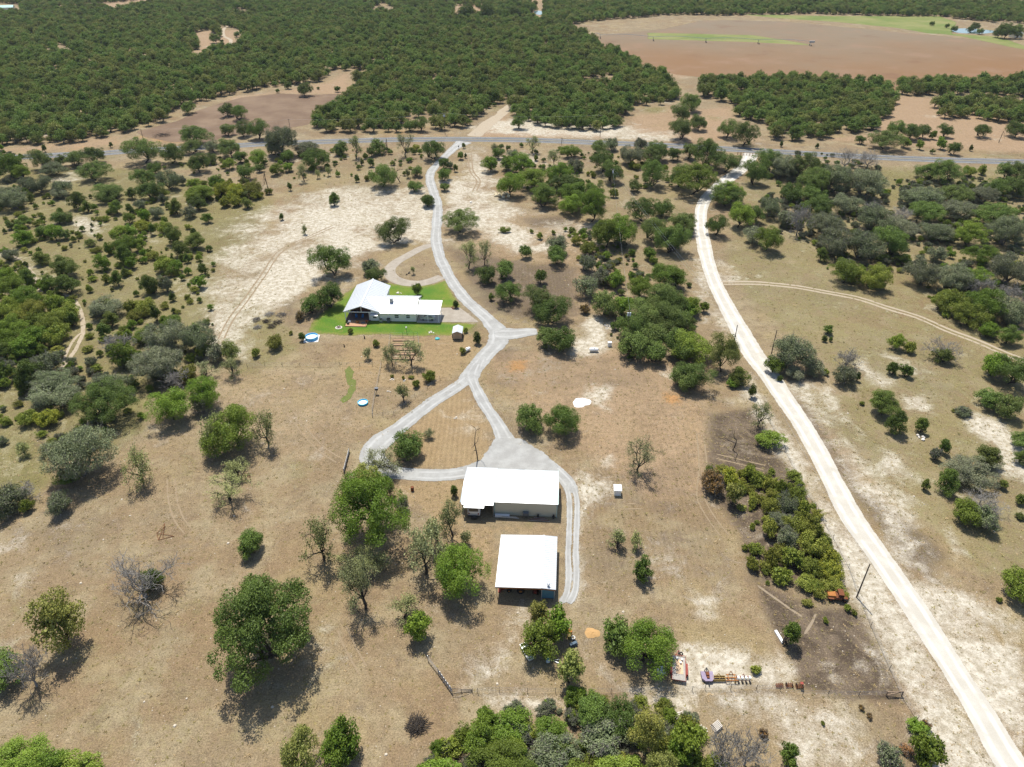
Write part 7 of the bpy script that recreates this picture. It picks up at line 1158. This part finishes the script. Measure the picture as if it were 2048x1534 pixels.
brush(T('00', (945, 795))[0], 5, 1.0, 'dark brush heap in the tilled field corner', 31, 'dark', 60); brush(T('20', (1995 - 620, 0))[0], 1, .2, '', 32, 'dark', 5) if False else None
# boulders
def stones(px, n, R, smax, label, seed, mat_):
    r = random.Random(seed); e = empty('boulder_group', P(*px)); tag(e, label, 'boulders')
    for i in range(n):
        a = r.uniform(0, 6.28); d_ = R * math.sqrt(r.random()); s = smax * r.uniform(.45, 1); m = MB(); c = Vector((math.cos(a) * d_, math.sin(a) * d_ * .8, s * .3))
        prof_ = [(s * .35, -s * .32), (s * .55, -s * .1), (s * .5, s * .18), (s * .22, s * .36)]; m.lathe((0, 0, 0), prof_, 7); mm = Matrix.Rotation(r.random() * 6, 3, 'Z') @ Matrix.Rotation(r.uniform(-.4, .4), 3, 'X'); m.v = [tuple(c + mm @ Vector((x * r.uniform(.8, 1.25), y * r.uniform(.8, 1.25), z_))) for x, y, z_ in m.v]; m.build('boulder', mat_, e)
M_LIME = plain('limestone', (.56, .48, .33), .95, 0, .15, 1.2, .1, .05); M_LIMEW = plain('white_limestone', (.66, .62, .55), .95, 0, .12, 1.5, .1, .05)
stones(T('11', (948, 35))[0], 22, 3.4, 1.5, 'heap of yellow limestone boulders beside the oaks', 1, M_LIME); stones(T('11', (345, 605))[0], 6, .8, .6, 'pale stones ringed on the lawn behind the house', 2, M_LIMEW); stones(T('11', (400, 490))[0], 7, 1.6, .5, 'dark stones around the sapling inside the loop drive', 3, M_TIRE)
stones(T('11', (660, 688))[0], 9, 1.5, .6, 'border stones around the shrub by the house driveway', 4, M_RUST); stones(T('11', (535, 835))[0], 6, .8, .5, 'pale stones at the lawn edge above the teal lid', 5, M_LIMEW); stones(T('22', (1440, 340))[0], 6, 1.1, 1.0, 'grey white stones beside the junipers right of the white road', 6, M_LIMEW)
stones(T('11', (1565, 800))[0], 12, 1.6, .5, 'white stones in a patch beside the pale pad', 7, M_LIMEW); stones(T('11', (768, 72))[0], 5, 1.0, 1.0, 'flat white slab stones right of the driveway curve', 8, M_LIMEW); stones(T('12', (675, 225))[0], 6, .6, .4, 'small pale stones inside the gravel triangle', 9, M_LIMEW)
for i, (x, y) in enumerate(((805, 1085), (375, 1092))):
    pass
for i, p in enumerate(T('11', (305, 1110), (373, 1115), (285, 1180))): stones(p, 9, .55, .32, ['ring of stones around the left orchard seedling', 'ring of stones around the right orchard seedling', 'ring of stones at the lower left of the orchard'][i], 20 + i, M_LIMEW)
# small white limestone rubble and dry tufts (uncountable)
def in_poly_pts(poly, n, seed, soft=0.0):
    w = Parr(poly); r = np.random.default_rng(seed); lo, hi = w.min(0), w.max(0); q = r.uniform(lo, hi, (n * 4, 2)); q = q[seg_sd(q, w) > 0]; q = q[:n]; return q + r.normal(0, 1, q.shape) * soft * np.sqrt(np.prod(hi - lo)) * (.4 + r.random((len(q), 1)))
def poly_area(p):
    w = Parr(p); return abs(np.dot(w[:, 0], np.roll(w[:, 1], 1)) - np.dot(w[:, 1], np.roll(w[:, 0], 1))) / 2
def tuft_mesh(seed, n, h, w, mat_):
    r = np.random.default_rng(seed); V = []; F = []
    for i in range(n):
        a = r.uniform(0, 6.28); b = np.array([math.cos(a), math.sin(a), 0]) * r.uniform(.0, .5) * w; t = b * 1.8 + np.array([math.cos(a), math.sin(a), 0]) * r.uniform(.1, .5) * w + np.array([0, 0, h * r.uniform(.6, 1.1)]); s = np.array([-math.sin(a), math.cos(a), 0]) * .12 * w
        k_ = len(V); V += [b - s, b + s, t]; F.append((k_, k_ + 1, k_ + 2))
    return np_mesh('tuft', np.array(V), np.array(F), mat_, attrs={'tone': ('FLOAT', r.random(len(V)).astype(np.float32))})
M_TUFT = leaf_mat('dry_grass', (.27, .195, .105), (.40, .30, .17), (.25, .19, .09), .3); M_TUFTG = leaf_mat('olive_grass', (.17, .155, .055), (.26, .22, .085), (.28, .21, .09), .3)
def avoid(q):
    keep = np.ones(len(q), bool); px, py = proj(q[:, 0], q[:, 1])
    for poly in ([(905, 930), (1130, 925), (1165, 1000), (1160, 1220), (985, 1220), (985, 1060), (915, 1050)], [(600, 690), (690, 570), (790, 560), (900, 560), (960, 640), (930, 680)], [(925, 770), (960, 770), (1040, 890), (1120, 930), (940, 960), (780, 970), (715, 920), (790, 850)], [(850, 280), (900, 290), (880, 500), (1010, 650), (1080, 655), (1080, 680), (1020, 690), (950, 770), (915, 765), (970, 690), (960, 640), (850, 500), (760, 560), (765, 520), (855, 480)]): keep &= ~px_in(poly, px, py)
    c = cal_w; d = np.full(len(q), 1e9)
    for i in range(0, len(c), 2): d = np.minimum(d, np.hypot(q[:, 0] - c[i, 0], q[:, 1] - c[i, 1]) - c[i, 2])
    return q[keep & (d > .4)]
co = np.zeros(len(caliche.data.vertices) * 3, np.float32); caliche.data.vertices.foreach_get('co', co); co = co.reshape(-1, 11, 3); cal_w = np.concatenate([co[:, 5, :2], np.linalg.norm(co[:, 10] - co[:, 0], axis=1)[:, None] / 2], 1)
def scatter(name, polys, mats, h, w, s0, s1, seed, nvar=4, nb=9):
    q = avoid(np.concatenate([in_poly_pts(p, n, seed + i, .13) for i, (p, n) in enumerate(polys)])); r = np.random.default_rng(seed); n = len(q); s = r.uniform(s0, s1, (n, 1)) * np.ones((1, 3)); s[:, 2] *= r.uniform(.6, 1.3, n)
    return gn_scatter(name, np.c_[q, np.zeros(n)], s, np.c_[np.zeros(n), np.zeros(n), r.uniform(0, 6.28, n)], r.integers(0, nvar, n), [(tuft_mesh(seed * 10 + j, nb, h, w, mats[j % len(mats)]),) for j in range(nvar)])
NEAR = [(-150, 1600), (-150, 760), (400, 700), (1500, 700), (2200, 760), (2200, 1600)]; MID = [(-150, 760), (-150, 320), (2200, 340), (2200, 760), (1500, 700), (400, 700)]
o = scatter('dry_grass_tufts', [(NEAR, 26000), (MID, 24000)], [M_TUFT, M_TUFT, M_TUFT, M_TUFTG], .13, .3, .6, 1.4, 3); tag(o, 'thin dry grass tufts over the tan ground', 'grass')
o = scatter('olive_weeds', [(p, int(min(1500, .22 * a * poly_area(p)))) for c_, a, p in SOIL if c_ == 'olive'] + [(p, int(min(700, .12 * poly_area(p)))) for c_, a, p in SOIL if c_ == 'brown'], [M_TUFTG, M_TUFTG, M_TUFT], .2, .38, .6, 1.6, 5); tag(o, 'olive weeds and low grass in patches', 'grass')
def rubble(name, polys, mat_, seed):
    q = avoid(np.concatenate([in_poly_pts(p, n, seed + i, .13) for i, (p, n) in enumerate(polys)])); r = np.random.default_rng(seed); n = len(q); ms = []
    for j in range(3):
        m = MB(); m.lathe((0, 0, 0), [(.3, -.1), (.5, .05), (.3, .28)], 6); rr = random.Random(j); v = np.array([(x * rr.uniform(.7, 1.3), y * rr.uniform(.7, 1.3), z_ * rr.uniform(.7, 1.2)) for x, y, z_ in m.v]); me = bpy.data.meshes.new('rock'); me.from_pydata(v.tolist(), [], m.f); me.materials.append(mat_); ms.append((me,))
    s = (r.uniform(.10, .24, (n, 1)) + (r.random((n, 1)) < .04) * r.uniform(.1, .4, (n, 1))) * np.ones((1, 3)); return gn_scatter(name, np.c_[q, np.zeros(n)], s, np.c_[np.zeros(n), np.zeros(n), r.uniform(0, 6.28, n)], r.integers(0, 3, n), ms)
o = rubble('limestone_rubble', [(p, int(min(700, .35 * a * poly_area(p)))) for c_, a, p in SOIL if c_ == 'chalk'] + [(NEAR, 1500)], plain('dusty_limestone', (.50, .44, .35), .95, 0, .15, 1.5, .1), 9); tag(o, 'pale limestone rubble strewn over bare ground', 'rubble')
# brush under and between the trees of the thickets (uncountable)
THICK = [(T('21', (480, 60), (800, -20), (1300, -60), (2100, -60), (2100, 880), (1880, 880), (1520, 740), (1380, 500), (1250, 590), (920, 520), (830, 330), (620, 260)), 900, 'YGYW'), (T('20', (480, 920), (900, 900), (1230, 1000), (1230, 1160), (740, 1160), (560, 1060)), 110, 'YL'), (T('22', (160, 510), (480, 500), (700, 570), (900, 850), (1000, 1180), (1000, 1290), (560, 1230), (430, 1080), (500, 900), (400, 740)), 100, 'W'), (T('13', (720, 900), (1100, 820), (1400, 740), (1700, 740), (2100, 860), (2100, 1350), (480, 1350), (480, 1130)), 190, 'GWY'), (T('01', (-60, 450), (100, 450), (300, 600), (450, 640), (450, 800), (250, 930), (-60, 930)), 170, 'WG'), (T('01', (620, 820), (900, 770), (1250, 780), (1260, 960), (1080, 1150), (800, 1170), (650, 1020)), 70, 'YG'), (T('01', (-60, 930), (250, 930), (470, 1040), (740, 1180), (440, 1190), (-60, 1190)), 70, 'YG'), (T('11', (1620, 520), (2000, 440), (2100, 700), (2060, 1000), (1700, 1000), (1480, 740)), 60, 'L'), (T('00', (1100, 1060), (1500, 1060), (1530, 1170), (1100, 1180)), 60, 'ZW'), (T('10', (930, 1000), (1370, 950), (1540, 1200), (1120, 1170)), 60, 'G'), (T('20', (1320, 1090), (2100, 1080), (2100, 1200), (1320, 1200)), 110, 'Y'), (T('20', (1550, 570), (2100, 580), (2100, 640), (1560, 640)), 150, 'G'), ([(-150, 380), (330, 400), (450, 520), (420, 700), (330, 780), (200, 700), (-150, 640)], 430, 'GWWJ'), ([(-150, 640), (200, 700), (330, 780), (250, 880), (-150, 930)], 150, 'GWY'), ([(700, 300), (850, 300), (850, 350), (600, 360), (330, 350), (330, 320)], 120, 'LGW'), (T('11', (1280, 180), (1700, 330), (1800, 560), (1480, 560), (1350, 330)), 90, 'WGY'), (T('10', (900, 850), (1900, 900), (2000, 1100), (1500, 1150), (1000, 980)), 120, 'GLW'), (T('00', (-60, 870), (120, 880), (180, 1060), (150, 1180), (-60, 1180)), 60, 'GY')]
pts = []; ids = []; order_k = 'YGWZLJR'
for i, (poly, n, ks) in enumerate(THICK):
    q = in_poly_pts(poly, n, 60 + i); pts.append(q); ids += [order_k.index(ks[j % len(ks)]) * 2 + (j // len(ks)) % 2 for j in range(len(q))]
q = np.concatenate(pts); r = np.random.default_rng(77); n = len(q); s = r.uniform(.24, 1.1, (n, 1)) * np.ones((1, 3)); ms = []
for kd in order_k:
    for v in range(2):
        lf, wd = make_crown(kd, 1.5, 400 + v + ord(kd)); ms.append((np_mesh('crown', lf[0], lf[1], KIND[kd]['mat'], attrs={'tone': ('FLOAT', lf[2].astype(np.float32))}), np_mesh('wood', wd[0], wd[1], BARK['grey'])))
o = gn_scatter('thicket_brush', np.c_[q, np.zeros(n)], s, np.c_[np.zeros(n), np.zeros(n), r.uniform(0, 6.28, n)], np.array(ids), ms); tag(o, 'tangled low brush filling the thickets', 'brush')

# ------------------------------------------------------------------ labels: each tree named by its look and its place
ORD = ['leftmost', 'second from left', 'third from left', 'fourth from left', 'fifth from left', 'sixth from left', 'seventh from left', 'eighth from left', 'ninth from left', 'tenth from left', 'eleventh from left', 'twelfth from left', 'thirteenth from left', 'fourteenth from left', 'fifteenth from left', 'sixteenth from left', 'seventeenth from left', 'eighteenth from left', 'nineteenth from left', 'twentieth from left'] + ['twenty-%s from left' % w for w in ('first', 'second', 'third', 'fourth', 'fifth', 'sixth', 'seventh', 'eighth', 'ninth')] + ['thirtieth from left'] + ['thirty-%s from left' % w for w in ('first', 'second', 'third', 'fourth', 'fifth', 'sixth', 'seventh', 'eighth', 'ninth')]
NUM = ['', 'one', 'two', 'three', 'four', 'five', 'six', 'seven', 'eight', 'nine', 'ten', 'eleven', 'twelve', 'thirteen', 'fourteen', 'fifteen', 'sixteen', 'seventeen', 'eighteen', 'nineteen', 'twenty']
DESC = {'L': 'dark live oak', 'C': 'dark live oak', 'G': 'bright green oak', 'J': 'dark juniper', 'Y': 'grey green oak', 'S': 'pale thin mesquite', 'W': 'yellow green shrub', 'Z': 'yellow flowering shrub', 'R': 'rusty brown shrub', 'E': 'olive green elm', 'D': 'grey leafless tree', 'K': 'bare black mesquite'}
ROWS = [(140, [(700, 'in the far upper left clearing'), (1100, 'around the far top clearing'), (9999, 'by the far right pond')]),
 (300, [(330, 'beside the left end of asphalt road'), (520, 'at the tilled field corner'), (760, 'below the tilled field'), (1100, 'beside the far dirt track'), (1420, 'beyond the asphalt road, centre'), (1640, 'beyond the road, below the wood'), (1830, 'on far sandy ground at right'), (9999, 'on far sandy ground, right edge')]),
 (350, [(130, 'below the asphalt road, left edge'), (260, 'near the road, far left'), (420, 'along the near road verge, left'), (560, 'along the road left of driveway'), (700, 'in the young orchard by road'), (860, 'left of the driveway top'), (1010, 'right of the driveway top'), (1180, 'near the road, centre'), (1420, 'near the road, left of white road'), (1640, 'around the white road top'), (1800, 'near the road, right of white road'), (9999, 'near the road, right edge')]),
 (420, [(150, 'on the far left slope'), (330, 'on the upper left slope'), (540, 'around the yellow flowered patch'), (860, 'above the pale bare ground'), (1130, 'right of the upper driveway'), (1300, 'in the central oak clump'), (1420, 'left of the upper white road'), (1560, 'just right of upper white road'), (1750, 'in the upper right thicket'), (9999, 'in the thicket, upper right edge')]),
 (520, [(110, 'at the left edge, middle slope'), (230, 'on the slope above the trail'), (330, 'in the left slope thicket'), (560, 'on the slope by pale ground'), (870, 'left of driveway above the house'), (1060, 'right of driveway above the house'), (1230, 'centre, right of mown rows'), (1400, 'left of the white road bend'), (1620, 'right of the white road bend'), (1800, 'in the middle right thicket'), (9999, 'in the thicket at right edge')]),
 (640, [(110, 'in the left thicket, upper part'), (220, 'left of the curving trail'), (330, 'below the slope, beside trail'), (620, 'left of the brush piles'), (900, 'around the house lawn'), (1130, 'right of driveway beside the house'), (1260, 'behind the big oak grove'), (1420, 'in the big oak grove'), (1640, 'in the shrubs by side track'), (1850, 'in the lower right thicket'), (9999, 'in the lower thicket, right edge')]),
 (760, [(120, 'in the left thicket, lower part'), (240, 'below the curving trail'), (360, 'in the grey oak clump, left'), (520, 'in the grey oak clump, right'), (760, 'near the orchard fence'), (960, 'in the garden and orchard'), (1260, 'near the gravel spur'), (1440, 'in the lower big grove'), (1600, 'along the white road middle'), (1780, 'on the grassy slope, right'), (9999, 'below the side track, right edge')]),
 (900, [(110, 'at the left edge, mid pasture'), (240, 'in the grey oak row, left'), (420, 'at the pasture top corner'), (700, 'in the upper left pasture'), (1000, 'around the gravel triangle'), (1440, 'in the middle right pasture'), (1620, 'left of the white road verge'), (1800, 'right of the white road'), (9999, 'by white ground, right edge')]),
 (1080, [(150, 'at the left edge, lower pasture'), (640, 'in the left pasture'), (940, 'in the grove left of workshop'), (1400, 'in the right pasture'), (1560, 'in the autumn thicket, upper left'), (1720, 'in the autumn thicket, upper right'), (1960, 'in the right roadside clump'), (9999, 'at the right edge, lower slope')]),
 (1260, [(640, 'in the lower left pasture'), (960, 'in the grove left of shed'), (1400, 'right of the open shed'), (1580, 'in the autumn thicket, lower left'), (1760, 'in the autumn thicket, lower right'), (9999, 'near the lower white road')]),
 (9999, [(640, 'at the bottom left'), (960, 'in the bottom thicket, left part'), (1120, 'in the bottom thicket, middle left'), (1260, 'in the bottom thicket, middle right'), (1440, 'in the bottom thicket, right part'), (1700, 'at the bottom below implements'), (9999, 'at the bottom beside white road')])]
def zone(x, y):
    for yy, cols in ROWS:
        if y < yy:
            for xx, nm in cols:
                if x < xx: return nm
def name_all():
    cells = {}
    for r in TREES:
        if r['label']: continue
        cells.setdefault((zone(*r['foot']), r['kind']), []).append(r)
    for (zn, kd), rs in cells.items():
        rs.sort(key=lambda r: r['x']); n = len(rs)
        for i, r in enumerate(rs):
            d = DESC[kd]; sz = ''
            if n == 1: r['label'] = 'the one %s %s' % (d, zn)
            else: r['label'] = '%s of %s %ss %s' % ('rightmost' if i == n - 1 else ORD[min(i, len(ORD) - 1)], NUM[min(n, 20)], d, zn)
    groups = {'L': 'live oaks', 'C': 'live oaks', 'G': 'bright green oaks', 'J': 'junipers', 'Y': 'grey green oaks', 'S': 'mesquites', 'W': 'yellow green shrubs', 'Z': 'flowering shrubs', 'R': 'rusty shrubs', 'E': 'elms', 'D': 'leafless trees', 'K': 'bare mesquites'}
    for r in TREES: tag(r['o'], r['label'], CAT.get(r['kind'], 'tree'), groups[r['kind']] + ' around the ranch')
    FZ = [(80, 'at the far left of the wood edge'), (160, 'behind the left end of asphalt road'), (240, 'above the left asphalt bend'), (320, 'where the wood meets the tilled field'), (400, 'left behind the tilled field'), (480, 'behind the tilled field islands'), (560, 'right behind the tilled field'), (680, 'at the tilled field right end'), (760, 'above the young roadside orchard'), (830, 'left of the transformer pole'), (900, 'around the transformer pole'), (975, 'just left of the dirt track'), (1060, 'just right of the dirt track'), (1120, 'in the wood right of dirt track'), (1180, 'left of the wood edge pole'), (1260, 'around the wood edge pole'), (1400, 'at the sandy gap'), (1480, 'left end of the field wood'), (1540, 'front left of the field wood'), (1600, 'front middle of the field wood'), (1660, 'front right of the field wood'), (1720, 'right side of the field wood'), (1790, 'right end of the field wood'), (1900, 'in the right tree belt, left'), (1960, 'in the right tree belt, middle'), (9999, 'in the right tree belt, right')]
    fz = {}
    for e, x, y in FOREST: fz.setdefault(next(nm for xx, nm in FZ if x < xx), []).append((x, y, e))
    for nm, rs in fz.items():
        rs.sort(key=lambda q: q[0]); n = len(rs)
        for i, (x, y, e) in enumerate(rs): tag(e, ('the front post oak ' + nm) if n == 1 else '%s of the front post oaks %s' % ('rightmost' if i == n - 1 else ORD[min(i, len(ORD) - 1)], nm), 'tree', 'post oaks at the wood edge')
name_all()
# ------------------------------------------------------------------ thin summer haze
hz = NT('haze_air'); vol = hz.n('ShaderNodeVolumePrincipled', {'Color': (.80, .88, 1.0, 1), 'Density': .00004, 'Anisotropy': .2}); hz.t.links.new(vol.outputs[0], hz.out.inputs['Volume'])
m = MB(); m.box((0, 3000, 54), (16000, 22000, 110)); haze = m.build('haze', hz.m); tag(haze, kind='stuff')
